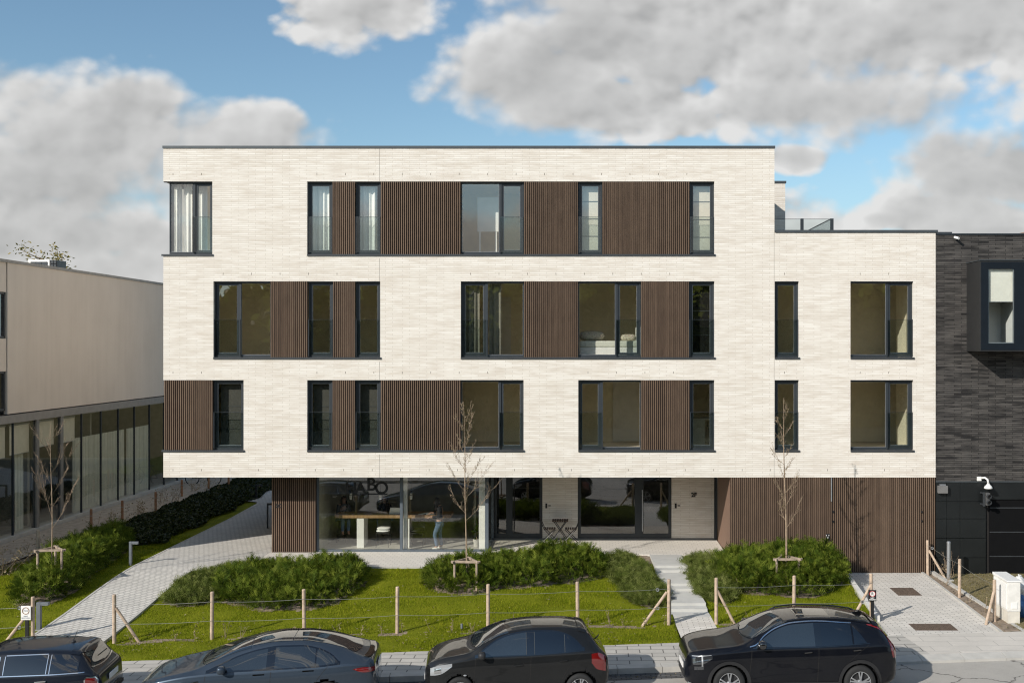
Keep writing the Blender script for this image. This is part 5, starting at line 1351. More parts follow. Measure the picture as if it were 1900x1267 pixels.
x = PX(733, 2.15); g = MB(); g.box(x - .18, x + .17, 2.06, 2.30, 1.087, 1.105); g.build('base', M['alu'], lp); g = MB(); g.obox((x + .02, 2.04, 1.21), (.175, 0, 0), (0, .006, .003), (.03, -.05, .105)); g.build('screen', M['white'], lp)
for k, (px, w_, lab) in enumerate(((782, .16, 'loose sheet of paper at the right half of the high table'), (800, .17, 'white book block in front of the standing person'))):
    x = PX(px, 2.0); o = thing('paper_stack', lab, 'papers', (x, 2.05, 1.086)); g = MB(); g.obox((x, 2.08, 1.10 + .012 * k), (w_, 0, .03 * (1 - k)), (0, .09, 0), (0, 0, .008 + .02 * k)); g.build('pages', M['white'], o)
pot = thing('potted_plant', 'small plant in a grey pot at the right end of the shop window', 'plant', (PX(884, 2.1), 2.1, 0))
x = PX(884, 2.1); g = MB(); g.lathe([(.0, .01), (.09, .01), (.12, .26), (.10, .26), (.0, .22)], (x, 2.1, 0.01), 'Z', 14); g.build('pot', M['concrete'], pot)
P = np.random.default_rng(4).normal(0, 1, (60, 3)) * np.array([.10, .08, .13]) + np.array([x, 2.1, .50]); V, F = leaf_cards(P, .06, 4); tri_mesh('leaf', V, F, M['yew'], pot)
g = MB(); g.tube([(x, 2.1, .22), (x + .02, 2.1, .5)], .008, 5); g.build('stem', M['bark'], pot)

def skin(name, nodes, edges, mat, parent, sub=2):
    me = bpy.data.meshes.new(name); off = world_loc(parent)
    me.from_pydata([tuple(Vector(p) - off) for p, r in nodes], edges, [])
    o = bpy.data.objects.new(name, me); COL.objects.link(o)
    md = o.modifiers.new('skin', 'SKIN'); md.use_smooth_shade = True
    for i, (p, r) in enumerate(nodes):
        v = me.skin_vertices[0].data[i]
        v.radius = (r, r) if not isinstance(r, tuple) else r
        v.use_root = (i == 0)
    if sub: 
        sb = o.modifiers.new('sub', 'SUBSURF'); sb.levels = sub; sb.render_levels = sub
    dg = bpy.context.evaluated_depsgraph_get(); m2 = bpy.data.meshes.new_from_object(o.evaluated_get(dg))
    bpy.data.objects.remove(o); bpy.data.meshes.remove(me)
    m2.materials.clear(); m2.materials.append(mat); m2.name = name
    q = bpy.data.objects.new(name, m2); COL.objects.link(q); q.parent = parent; return q
M['skin'] = plain('skin', (.42, .25, .18), .55, 0, .08, 12); M['hair'] = plain('dark_hair', (.022, .014, .010), .5, 0, .3, 25); M['knit'] = plain('black_jumper', (.012, .012, .014), .9); M['denim'] = plain('blue_jeans', (.085, .135, .22), .9, 0, .2, 12); M['shoe'] = plain('white_shoes', (.75, .74, .70), .6)
def chain(nodes, edges, parent, pts):
    for p, r in pts:
        nodes.append((p, r)); edges.append((parent, len(nodes) - 1)); parent = len(nodes) - 1
    return parent
def hand(nodes, edges, wrist, p, d, side, up):
    d = Vector(d).normalized(); side = Vector(side).normalized(); up = Vector(up).normalized(); p = Vector(p)
    palm = chain(nodes, edges, wrist, [(tuple(p + d * .035), (.024, .024)), (tuple(p + d * .075), (.026, .022))])
    for k, (off, ln) in enumerate(((-.028, .062), (-.010, .075), (.010, .070), (.027, .055))):
        b = p + d * .085 + side * off
        chain(nodes, edges, palm, [(tuple(b), .0095), (tuple(b + d * ln * .5 - up * .008), .0085), (tuple(b + d * ln * .85 - up * .03), .007)])
    b = p + d * .04 - side * .034
    chain(nodes, edges, palm - 1, [(tuple(b), .011), (tuple(b + d * .035 - side * .015 - up * .012), .0095), (tuple(b + d * .055 - side * .012 - up * .022), .008)])
def head_parts(nodes, edges, neck, c, face):
    """head as nodes above the neck; face = horizontal facing vector"""
    c = Vector(c); f = Vector(face).normalized(); s_ = Vector((-f.y, f.x, 0))
    jaw = chain(nodes, edges, neck, [(tuple(c + Vector((0, 0, -.085)) + f * .015), (.058, .062))])
    top = chain(nodes, edges, jaw, [(tuple(c + f * .005), (.078, .086)), (tuple(c + Vector((0, 0, .075)) - f * .01), (.066, .070))])
    chain(nodes, edges, jaw + 1, [(tuple(c + f * .088 + Vector((0, 0, -.015))), .017), (tuple(c + f * .106 + Vector((0, 0, -.03))), .010)])     # nose
    chain(nodes, edges, jaw, [(tuple(c + f * .066 + Vector((0, 0, -.098))), .022)])                                                       # chin
    for q in (-1, 1): chain(nodes, edges, jaw + 1, [(tuple(c + s_ * q * .080 + Vector((0, 0, -.01))), .013), (tuple(c + s_ * q * .088 - f * .01 + Vector((0, 0, .01))), .009)])
def face_parts(c, face, parent):
    c = Vector(c); f = Vector(face).normalized(); s_ = Vector((-f.y, f.x, 0)); g = MB()
    for q in (-1, 1): p = c + f * .083 + s_ * q * .030 + Vector((0, 0, .008)); g.lathe([(0, .010), (.008, .007), (.010, 0), (.008, -.007), (0, -.010)], tuple(p), 'Z', 8)
    g.build('eye', M['hair'], parent, True)
    g = MB(); p = c + f * .082 + Vector((0, 0, -.068)); g.tube([tuple(p - s_ * .024), tuple(p + f * .006), tuple(p + s_ * .024)], [.004, .007, .004], 6); g.build('mouth', plain('lips', (.32, .10, .09), .5), parent, True)
def hair_long(c, face, parent, back=.30, mat=None):
    c = Vector(c); f = Vector(face).normalized(); s_ = Vector((-f.y, f.x, 0)); P = []
    for i in range(13):
        t = i / 12; row = []
        for k in range(21):
            a = -1.0 + 2.0 * k / 20      # across the back, ear to ear and slightly forward
            az = a * 2.25
            dirv = (-f) * math.cos(az) + s_ * math.sin(az)
            if t < .4: ph = t / .4 * math.pi / 2; r_ = .103 * math.sin(ph) + .004; z = .012 + .112 * math.cos(ph)
            else: u = (t - .4) / .6; r_ = .103 + .018 * math.sin(u * 3) - .012 * u; z = .012 - (back + .03) * u
            w_ = 1 + .05 * math.sin(k * 2.1 + t * 6)
            p = c + dirv * r_ * w_ + Vector((0, 0, z + .008)); row.append(tuple(p))
        P.append(row)
    g = MB(); g.grid(P)
    o = g.build('hair', mat or M['hair'], parent, True); sd_ = o.modifiers.new('thick', 'SOLIDIFY'); sd_.thickness = .016; return o
def person_standing(X, Y):
    t = thing('person', 'person standing at the table in a black jumper, blue jeans and white shoes, looking down', 'person', (X, Y, 0.012))
    w = lambda x, y, z: (X + x, Y + y, z + .012)
    hc = w(-.075, 0, 1.555); face = (-1, -.06, -.35)
    n = [(w(.02, 0, .93), (.125, .10))]; e = []
    ch = chain(n, e, 0, [(w(.02, 0, 1.08), (.108, .085)), (w(.035, 0, 1.25), (.125, .098)), (w(.025, 0, 1.36), (.105, .078))])
    nk = chain(n, e, ch, [(w(-.01, 0, 1.435), (.05, .05))]); head_parts(n, e, nk, hc, face)
    for s_ in (-1, 1):
        sh = chain(n, e, ch, [(w(.025, s_ * .165, 1.34), .058), (w(.05, s_ * .22, 1.09), .043), (w(-.10, s_ * .17, 1.10 + .03 * s_), .036), (w(-.24, s_ * .11, 1.12 + .05 * s_), .027)])
        hand(n, e, sh, w(-.24, s_ * .11, 1.12 + .05 * s_), (-1, -.2 * s_, -.25), (0, 1, 0), (0, 0, 1))
        kx = -.13 if s_ < 0 else .015; fx = -.05 if s_ < 0 else .085
        chain(n, e, 0, [(w(.02, s_ * .085, .86), .088), (w(kx, s_ * .09, .50), .060), (w(fx, s_ * .09, .10), .040), (w(fx - .11, s_ * .095, .045), .036)])
    skin('body', n, e, M['skin'], t)
    n = [(w(.02, 0, .90), (.145, .118))]; e = []
    ch = chain(n, e, 0, [(w(.022, 0, 1.07), (.128, .105)), (w(.037, 0, 1.25), (.143, .116)), (w(.027, 0, 1.365), (.118, .092))]); chain(n, e, ch, [(w(.01, 0, 1.42), (.068, .066))])
    for s_ in (-1, 1): chain(n, e, ch, [(w(.027, s_ * .17, 1.342), .075), (w(.052, s_ * .225, 1.09), .060), (w(-.10, s_ * .172, 1.10 + .03 * s_), .050), (w(-.20, s_ * .128, 1.115 + .05 * s_), .043)])
    skin('jumper', n, e, M['knit'], t)
    n = [(w(.02, 0, .915), (.136, .112))]; e = []
    for s_ in (-1, 1):
        kx = -.13 if s_ < 0 else .015; fx = -.05 if s_ < 0 else .085
        chain(n, e, 0, [(w(.02, s_ * .088, .84), .104), (w(kx, s_ * .09, .50), .073), (w((kx + fx) / 2, s_ * .09, .30), .064), (w(fx, s_ * .09, .10), .058)])
    skin('jeans', n, e, M['denim'], t)
    for s_ in (-1, 1):
        fx = -.05 if s_ < 0 else .085
        n = [(w(fx + .02, s_ * .092, .06), (.045, .05))]; e = []; chain(n, e, 0, [(w(fx - .07, s_ * .095, .048), (.042, .042)), (w(fx - .16, s_ * .10, .036), (.036, .032))]); skin('shoe', n, e, M['shoe'], t, 1)
    hair_long(hc, (-1, -.06, 0), t, .26); face_parts(hc, (-1, -.06, 0), t); return t
def person_seated(X, Y, lab, face, lean, top, z0):
    t = thing('person', lab, 'person', (X, Y, 0.012)); fv = Vector(face).normalized(); sv = Vector((-fv.y, fv.x, 0))
    def w(f_, s_, z): p = Vector((X, Y, 0)) + fv * f_ + sv * s_; return (p.x, p.y, z)
    H = z0        # seat height
    hc = w(.06 + lean, 0, H + .70)
    n = [(w(0, 0, H + .10), (.15, .12))]; e = []
    ch = chain(n, e, 0, [(w(.01 + lean * .3, 0, H + .26), (.115, .09)), (w(.02 + lean * .6, 0, H + .43), (.13, .10)), (w(.03 + lean * .8, 0, H + .52), (.10, .075))])
    nk = chain(n, e, ch, [(w(.04 + lean * .9, 0, H + .585), (.05, .05))]); head_parts(n, e, nk, hc, fv)
    arm = {}
    for s_ in (-1, 1):
        pts = [(w(.03 + lean * .8, s_ * .165, H + .50), .056), (w(.10 + lean * .8, s_ * .22, H + .27), .042), (w(.27 + lean * .8, s_ * .13, H + .235), .032), (w(.36 + lean * .8, s_ * .07, H + .25), .026)]
        arm[s_] = pts; sh = chain(n, e, ch, pts); hand(n, e, sh, pts[-1][0], fv, sv, (0, 0, 1))
        chain(n, e, 0, [(w(.04, s_ * .09, H + .08), .085), (w(.42, s_ * .10, H + .07), .062), (w(.40, s_ * .10, H - .36), .042), (w(.48, s_ * .10, max(.05, H - .42)), .036)])
    skin('body', n, e, M['skin'], t)
    n = [(w(0, 0, H + .08), (.165, .135))]; e = []
    ch = chain(n, e, 0, [(w(.01 + lean * .3, 0, H + .26), (.132, .108)), (w(.02 + lean * .6, 0, H + .43), (.147, .117)), (w(.03 + lean * .8, 0, H + .525), (.115, .09))]); chain(n, e, ch, [(w(.035 + lean * .85, 0, H + .57), (.066, .066))])
    for s_ in (-1, 1): chain(n, e, ch, [(p, r + .017) for p, r in arm[s_][:3]])
    skin('jumper', n, e, top, t)
    n = [(w(0, 0, H + .07), (.16, .13))]; e = []
    for s_ in (-1, 1): chain(n, e, 0, [(w(.06, s_ * .09, H + .08), .10), (w(.42, s_ * .10, H + .07), .074), (w(.40, s_ * .10, H - .34), .056)])
    skin('trousers', n, e, M['denim'], t)
    hair_long(hc, tuple(fv), t, .24); face_parts(hc, tuple(fv), t)
    return t
def stool(x, y, lab):
    t = thing('bar_stool', lab, 'stool', (x, y, 0), 0, 'stools behind the high table')
    g = MB(); g.lathe([(0, .76), (.17, .76), (.18, .74), (.17, .715), (0, .715)], (x, y, 0), 'Z', 18); g.build('seat', M['blackpl'], t)
    for a in (.8, 2.4, 3.9, 5.5): g = MB(); g.tube([(x + .12 * math.cos(a), y + .12 * math.sin(a), .72), (x + .2 * math.cos(a), y + .2 * math.sin(a), .012)], .011, 6); g.build('leg', M['black'], t)
    g = MB(); g.tube([(x + .18 * math.cos(a), y + .18 * math.sin(a), .25) for a in np.linspace(0, 6.283, 17)], .008, 5, cap=False); g.build('footrest', M['black'], t)
person_standing(PX(815, 1.75), 1.68)
xs1 = PX(717, 3.05); stool(xs1, 3.10, 'black stool under the person at the laptop'); person_seated(xs1, 3.10, 'person with long dark hair in a black jumper sitting at the laptop', (-.25, -1, 0), .10, M['knit'], .765)
xs2 = PX(634, 3.0); stool(xs2, 3.05, 'black stool under the person at the left end of the table'); person_seated(xs2, 3.05, 'person bent over the left end of the high table in a grey top', (.55, -1, 0), .16, plain('grey_top', (.10, .11, .12), .9), .755)

# ------------------------------------------------------------------ things seen in the flats above
M['net'] = plain('grey_net_curtain', (.26, .25, .21), .9, 0, .06)
F3z, F2z, F1z = F3[0], F2[0], F1[0]
for lab, row, a, b in (
    ('white curtain hanging left in the corner window of the top floor', F3, 318, 338), ('white curtain gathered against the mullion of the top corner window', F3, 341, 356), ('white curtain in the right sash of the top corner window', F3, 366, 385),
    ('white curtain drawn across the narrow top window left of the short slatted strip', F3, 580, 615), ('white curtain drawn across the narrow top window right of the short slatted strip', F3, 668, 700),
    ('thin curtain in the left sash of the middle-floor window beside the wide slatted panel', F2, 862, 890), ('thin curtain in the wide pane of the middle-floor window beside the wide slatted panel', F2, 908, 930)):
    curtain('curtain', lab, 'X', .42, PX(a, .42), PX(b, .42), row[0] + .02, row[1] - .02, M['curtain'] if row is F3 else M['net'], 'net curtains of the flats', .045, .17)
def win_blind(lab, a, b, row, drop, y=.36):
    t = thing('roller_blind', lab, 'blind', (PX((a + b) / 2), y, row[1]), 0, 'blinds of the flats')
    z1 = row[1] - .03; z0 = z1 - drop * (row[1] - row[0] - .06)
    g = MB(); g.box(PX(a), PX(b), y, y + .006, z0, z1); g.build('fabric', M['blind'], t)
    g = MB(); 
    for k in range(1, 4): z = z1 - (z1 - z0) * k / 4; g.box(PX(a), PX(b), y - .012, y - .002, z - .012, z + .012)
    g.build('batten', M['sill'], t)
win_blind('folded fabric blind with three battens in the narrow top window', 1076, 1115, F3, .98)
win_blind('plain pale blind in the rightmost top window', 1283, 1323, F3, 1.0)
def screen(lab, a, b, row, col):
    t = thing('window_screen', lab, 'blind', (PX((a + b) / 2), .40, row[1]), 0, 'dark screens of the flats')
    g = MB(); g.box(PX(a), PX(b), .40, .406, row[0] + .04, row[1] - .04); g.build('fabric', plain('screen_fabric', col, .9), t)
    g = MB(); z = row[0] + .62 * (row[1] - row[0]); g.box(PX(a), PX(b), .388, .398, z - .008, z + .008); z = row[0] + .3 * (row[1] - row[0]); g.box(PX(a), PX(b), .388, .398, z - .008, z + .008); g.build('batten', M['coping'], t)
screen('grey screen lowered in the first-floor window beside the left slatted corner', 402, 448, F1, (.085, .085, .078))
screen('grey screen lowered in the narrow first-floor window left of the short slatted strip', 576, 612, F1, (.085, .085, .078))
screen('grey screen lowered in the narrow first-floor window right of the short slatted strip', 665, 701, F1, (.085, .085, .078))
screen('black screen lowered in the narrow middle-floor window above the garage side of the entrance', 1284, 1321, F2, (.004, .004, .004))
# day bed with bolster
db = thing('day_bed', 'pale day bed behind the wide middle-floor pane', 'bed', (PX(1130, 1.0), 1.0, F2z))
g = MB(); xa, xb = PX(1076, .9), PX(1184, .9); g.box(xa, xb, .6, 1.5, F2z + .08, F2z + .33); g.build('base', M['curtain'], db, bevel=.02); g = MB(); g.box(xa, xb, .6, 1.5, F2z + .335, F2z + .54); g.build('mattress', M['sheer'], db, bevel=.05); g = MB(); g.box(xb - .06, xb + .10, .6, 1.5, F2z + .08, F2z + .98); g.build('headboard', M['curtain'], db, bevel=.05)
def m_floral():
    s = NT('floral_cloth'); c = s.coords(); n = s.noise(c, 22, 3, .6); n2 = s.noise(c, 15, 2, .5, out='Color')
    col = s.mix(s.rng_(n, .55, .6), (.62, .56, .45), s.mix(.5, n2, (.30, .12, .06))); s.bsdf(col, .9); return s.mat
M['floral'] = m_floral()
def pillow(lab, x, y, z, L, r):
    P = []
    for i in range(13):
        u = -1 + 2 * i / 12; rr = r * (1 - abs(u) ** 5) ** .5 * (1 + .05 * math.sin(i * 2.2)) + .002
        P.append([(x + u * L / 2, y + rr * math.cos(a), z + rr * .85 * math.sin(a)) for a in np.linspace(0, 2 * math.pi, 17)])
    g = MB(); g.grid(P); o = g.build('pillow', M['floral'], None, True); return prop(o, lab, 'pillow')
pillow('floral bolster at the left end of the day bed', PX(1098, .95), .95, F2z + .70, .82, .18)
pillow('floral pillow leaning on the head of the day bed', PX(1166, 1.0), 1.0, F2z + .64, .5, .13)
sf_ = thing('sofa', 'pale sofa block low behind the left first-floor windows', 'sofa', (PX(430, 1.2), 1.2, F1z))
g = MB(); g.box(PX(418, 1.2), PX(470, 1.2), .9, 1.7, F1z + .05, F1z + .42); g.build('seat', M['sheer'], sf_, bevel=.04); g = MB(); g.box(PX(418, 1.2), PX(470, 1.2), 1.5, 1.7, F1z + .425, F1z + .75); g.build('backrest', M['sheer'], sf_, bevel=.04)
sf_ = thing('cabinet', 'pale low cabinet behind the narrow first-floor window', 'cabinet', (PX(595, 1.2), 1.2, F1z))
g = MB(); g.box(PX(575, 1.2), PX(612, 1.2), .8, 1.3, F1z + .06, F1z + .55); g.build('carcass', M['sheer'], sf_, bevel=.01); g = MB(); g.box(PX(574, 1.2), PX(613, 1.2), .78, 1.32, F1z + .555, F1z + .58); g.build('worktop', M['white'], sf_)
ck = thing('kitchen_unit', 'pale kitchen unit behind the right first-floor sash', 'cabinet', (PX(1300, 2), 2, F1z))
g = MB(); g.box(PX(1262, 2), PX(1306, 2), 1.7, 2.3, F1z + .02, F1z + .86); g.build('carcass', M['sheer'], ck); g = MB(); g.box(PX(1258, 2), PX(1330, 2), 1.65, 2.35, F1z + .865, F1z + .90); g.build('worktop', M['white'], ck)
pic = MB(); pic.box(PX(886, 1.1), PX(925, 1.1), 1.08, 1.13, PZ(430, 1.1), PZ(366, 1.1)); pic.box(PX(889, 1.1), PX(892, 1.1), 1.09, 1.12, F3[0], PZ(430, 1.1) - .001); pic.box(PX(919, 1.1), PX(922, 1.1), 1.09, 1.12, F3[0], PZ(430, 1.1) - .001); prop(pic.build('white_board', M['curtain']), 'bright white board standing behind the wide top-floor pane', 'board')
# ------------------------------------------------------------------ parked cars: lofted bodies with real panels
def pch(pts):
    X = np.array([p[0] for p in pts], float); Y = np.array([p[1] for p in pts], float)
    h = np.diff(X); dl = np.diff(Y) / h; m = np.zeros(len(X))
    for i in range(1, len(X) - 1):
        if dl[i - 1] * dl[i] > 0:
            w1 = 2 * h[i] + h[i - 1]; w2 = h[i] + 2 * h[i - 1]; m[i] = (w1 + w2) / (w1 / dl[i - 1] + w2 / dl[i])
    m[0] = dl[0]; m[-1] = dl[-1]
    def f(x):
        x = np.clip(np.asarray(x, float), X[0], X[-1]); i = np.clip(np.searchsorted(X, x) - 1, 0, len(X) - 2)
        t = (x - X[i]) / h[i]; t2, t3 = t * t, t * t * t
        return Y[i] * (2 * t3 - 3 * t2 + 1) + h[i] * m[i] * (t3 - 2 * t2 + t) + Y[i + 1] * (-2 * t3 + 3 * t2) + h[i] * m[i + 1] * (t3 - t2)
    return f
NLOW, NSID, NCOR, NTOP = 18, 14, 9, 12
class Car:
    def __init__(s, name, lab, L, halfw, top, belt, roofw, bottom, plan, paint, cx, d, zoff=0.0, tumble=.8, shoulder=.965, crease=.012, rot=TH, sz=1.0):
        s.L, s.H = L, halfw
        s.top, s.belt, s.roofw, s.bot = pch(top), pch(belt), pch(roofw), pch(bottom)
        pl = pch(plan); s.half = lambda x: halfw * pl(x)
        s.tum, s.sh, s.cr = tumble, shoulder, crease
        s.paint = paint
        cy = None
        # centre line at distance d from the lawn edge
        y = QY + (d + NX * (-(cx - QX))) / NY
        s.root = thing(name, lab, 'car', (cx, y, zs(cx) - .125 + zoff), rot, 'cars parked along the kerb')
        s.off = L / 2; s.root.scale = (1, 1, sz)
    def sec(s, x):
        h, b, t, z0, wr = float(s.half(x)), float(s.belt(x)), float(s.top(x)), float(s.bot(x)), min(float(s.roofw(x)), float(s.half(x)) * .95)
        b = min(b, t - .012); z0 = min(z0, b - .05)
        q = np.linspace(0, 1, NLOW)
        y = h * (1 - .085 * (1 - q) ** 3 - (1 - s.sh) * q ** 5) + s.cr * np.exp(-((q - .80) / .07) ** 2) - s.cr * 1.2 * np.exp(-((q - .52) / .18) ** 2)
        z = z0 + (b - z0) * q
        P0 = np.array([y[-1], b]); H = t - b
        Pe = np.array([wr, b + H * s.tum]); Pf = np.array([wr * .80, b + H * (s.tum + (1 - s.tum) * .72)]); Pc = np.array([wr - (P0[0] - wr) * .18, b + H * (s.tum + (1 - s.tum) * .62)])
        u = np.linspace(0, 1, NSID + 1)[1:, None]; bow = .012 * np.sin(np.pi * u[:, 0]) * min(1, H / .3)
        A = P0 + (Pe - P0) * u; A[:, 0] += bow
        u = np.linspace(0, 1, NCOR + 1)[1:, None]; B = (1 - u) ** 2 * Pe + 2 * u * (1 - u) * Pc + u * u * Pf
        yy = np.linspace(Pf[0], 0, NTOP + 1)[1:]; C_ = np.stack([yy, t - (t - Pf[1]) * (yy / Pf[0]) ** 2], 1)
        Y = np.concatenate([y, A[:, 0], B[:, 0], C_[:, 0]]); Z = np.concatenate([z, A[:, 1], B[:, 1], C_[:, 1]])
        return Y, Z
    def side_y(s, x, z):
        Y, Z = s.sec(x); Zm = np.maximum.accumulate(Z + np.arange(len(Z)) * 1e-9); return float(np.interp(z, Zm, Y))
    def top_z(s, x, y):
        Y, Z = s.sec(x); k = NLOW + 2; return float(np.interp(-abs(y), -Y[k:], Z[k:]))
    def ps(s, x, z, off, sd_):
        e = .01; y = s.side_y(x, z); dx = (s.side_y(x + e, z) - s.side_y(x - e, z)) / (2 * e); dz = (s.side_y(x, z + e) - s.side_y(x, z - e)) / (2 * e)
        dx = max(-2, min(2, dx)); dz = max(-3, min(3, dz))
        n = np.array([-dx, 1.0, -dz]); n /= np.linalg.norm(n); p = np.array([x, y, z]) + n * off
        return (p[0] - s.off, p[1] * sd_, p[2])
    def pt(s, x, y, off):
        e = .012; z = s.top_z(x, y); dx = (s.top_z(x + e, y) - s.top_z(x - e, y)) / (2 * e); dy = (s.top_z(x, y + e) - s.top_z(x, y - e)) / (2 * e)
        n = np.array([-dx, -dy, 1.0]); n /= np.linalg.norm(n); p = np.array([x, y, z]) + n * off
        return (p[0] - s.off, p[1], p[2])
    def body(s, wheels, R, nx=190):
        xs = np.concatenate([[0, .01, .03, .06], np.linspace(.1, s.L - .1, nx), [s.L - .06, s.L - .03, s.L - .01, s.L]])
        g = MB(); rows = []
        for x in xs:
            Y, Z = s.sec(x); r = [(x - s.off, -y, z) for y, z in zip(Y, Z)] + [(x - s.off, y, z) for y, z in zip(Y[-2::-1], Z[-2::-1])]
            rows.append(r)
        nj = len(rows[0]); base = 0
        for r in rows: g.v += [tuple(map(float, p)) for p in r]
        for i in range(len(rows) - 1):
            for j in range(nj - 1):
                jj = min(j, nj - 2 - j)
                if jj < NLOW - 1:
                    c = np.mean([g.v[i * nj + j], g.v[(i + 1) * nj + j + 1]], axis=0)
                    if any((c[0] + s.off - wx) ** 2 + (c[2] - wz) ** 2 < R * R for wx, wz in wheels): continue
                a = i * nj + j; g.f.append((a, a + 1, a + nj + 1, a + nj)); g.m.append(0)
        g.f.append(tuple(range(nj))[::-1]); g.m.append(0); b = (len(rows) - 1) * nj; g.f.append(tuple(b + k for k in range(nj))); g.m.append(0)
        for i in range(len(rows) - 1):
            a = i * nj; g.f.append((a, a + nj, a + nj + nj - 1, a + nj - 1)); g.m.append(0)
        o = g.build('body', s.paint, s.root, True, local=True)
        # dark liners inside the arches
        for wx, wz in wheels:
            for sd_ in (-1, 1):
                g = MB(); P = []
                for k in range(15):
                    a = -.35 + (math.pi + .7) * k / 14; x = wx + R * 1.0 * math.cos(a); z = wz + R * 1.0 * math.sin(a)
                    P.append([(x - s.off, sd_ * (s.H - .02), max(z, .16)), (x - s.off, sd_ * (s.H - .36), max(z, .16))])
                g.grid(P)
                g.quad((wx - R - s.off, sd_ * (s.H - .35), .16), (wx + R - s.off, sd_ * (s.H - .35), .16), (wx + R - s.off, sd_ * (s.H - .35), wz + R), (wx - R - s.off, sd_ * (s.H - .35), wz + R))
                g.build('wheel_arch_liner', M['blackpl'], s.root, local=True)
        return o
    def side(s, name, x0, x1, lo, hi, mat, off=.005, n=44, m=10, both=True, parent=None, label=None):
        lo = lo if callable(lo) else pch(lo); hi = hi if callable(hi) else pch(hi); out = []
        for sd_ in ((-1, 1) if both else (-1,)):
            P = []
            for i in range(n + 1):
                x = x0 + (x1 - x0) * i / n; a, b = float(lo(x)), float(hi(x)); b = max(b, a + .002)
                P.append([s.ps(x, a + (b - a) * j / m, off, sd_) for j in range(m + 1)])
            g = MB(); g.grid(P); o = g.build(name, mat, parent or s.root, True, local=True, label=label); out.append(o)
        return out
    def over(s, name, xa, xb, wa, mat, off=.005, n=26, m=24, parent=None):
        """patch over the top: xa(u), xb(u) give its ends for u in -1..1, wa(x) its half width"""
        P = []
        for i in range(n + 1):
            row = []
            for j in range(m + 1):
                uu = -1 + 2 * j / m; x = xa(uu) + (xb(uu) - xa(uu)) * i / n; row.append(s.pt(x, uu * wa(x), off))
            P.append(row)
        g = MB(); g.grid(P); return g.build(name, mat, parent or s.root, True, local=True)
    def seam(s, x0, z0, x1, z1, bend=0.0, w=.009):
        for sd_ in (-1, 1):
            P = []
            for k in range(17):
                t = k / 16; x = x0 + (x1 - x0) * t + bend * math.sin(math.pi * t); z = z0 + (z1 - z0) * t
                P.append([s.ps(x - w / 2, z, .0015, sd_), s.ps(x + w / 2, z, .0015, sd_)])
            g = MB(); g.grid(P); g.build('door_gap', M['slatback'], s.root, True, local=True)
    def wheels(s, pos, r, w=.20, spokes=5, rimmat=None, inset=.02):
        rimmat = rimmat or M['alu']
        for wx, wz in pos:
            for sd_ in (-1, 1):
                cx = wx - s.off; yo = sd_ * (s.H - inset); hub = thing('wheel', None, None); hub.parent = s.root; hub.location = (cx, yo, wz)
                g = MB(); q = -sd_ * w
                rr = r
                g.lathe([(rr * .66, 0), (rr * .70, sd_ * .008), (rr * .93, sd_ * .004), (rr * .985, -sd_ * .02), (rr, -sd_ * .05), (rr, q + sd_ * .05), (rr * .95, q), (rr * .66, q)], (0, 0, 0), 'Y', 40); g.build('tyre', M['rubber'], hub, True, local=True)
                g = MB(); g.lathe([(rr * .665, 0), (rr * .62, -sd_ * .004), (rr * .60, -sd_ * .05)], (0, 0, 0), 'Y', 40); g.lathe([(.0, .012 * sd_), (.045, .010 * sd_), (.06, -.01 * sd_), (.06, -.06 * sd_)], (0, 0, 0), 'Y', 18)
                for k in range(spokes):
                    a = 2 * math.pi * k / spokes + .3; c, s_ = math.cos(a), math.sin(a)
                    for dq in (-.16, .16):
                        e = (math.cos(a + dq) * rr * .63, -.008 * sd_, math.sin(a + dq) * rr * .63)
                        g.bar((c * .04, -.004 * sd_, s_ * .04), e, .026, .03, up=(0, 1, 0))
                g.build('rim', rimmat, hub, False, local=True)
                g = MB(); g.lathe([(0, -sd_ * .055), (rr * .62, -sd_ * .05)], (0, 0, 0), 'Y', 24); g.build('brake', M['blackpl'], hub, local=True)
    def lump(s, name, x, y, z, rx, ry, rz, mat, both=True, parent=None, sq=.6):
        for sd_ in ((-1, 1) if both else (1,)):
            P = []
            for i in range(11):
                ph = math.pi * i / 10; row = []
                for k in range(19):
                    a = 2 * math.pi * k / 18; f = lambda q: math.copysign(abs(q) ** sq, q)
                    row.append((x - s.off + rx * f(math.sin(ph)) * f(math.cos(a)), sd_ * (y + ry * f(math.sin(ph)) * f(math.sin(a))), z + rz * f(math.cos(ph))))
                P.append(row)
            g = MB(); g.grid(P); g.build(name, mat, parent or s.root, True, local=True)
    def mirror(s, x, z, mat=None, size=1.0):
        y = s.side_y(x, z)
        s.lump('wing_mirror', x + .02, y + .11, z + .05, .075 * size, .10 * size, .075 * size, mat or s.paint, sq=.7)
        g = MB()
        for sd_ in (-1, 1): g.bar((x - s.off, sd_ * (y - .02), z - .01), (x + .01 - s.off, sd_ * (y + .07), z + .01), .05, .03)
        g.build('mirror_stalk', M['blackpl'], s.root, local=True)
    def handle(s, x, z, mat, w=.16, bump=.022, h=.022):
        for sd_ in (-1, 1):
            g = MB(); a = Vector(s.ps(x - w / 2, z, bump, sd_)); b = Vector(s.ps(x + w / 2, z + .012, bump, sd_)); g.bar(a, b, h, h); a2 = Vector(s.ps(x - w / 2, z, 0, sd_)); b2 = Vector(s.ps(x + w / 2, z + .012, 0, sd_)); g.bar(a, a2, h * .8, h * .8); g.bar(b, b2, h * .8, h * .8)
            g.build('door_handle', mat, s.root, local=True)
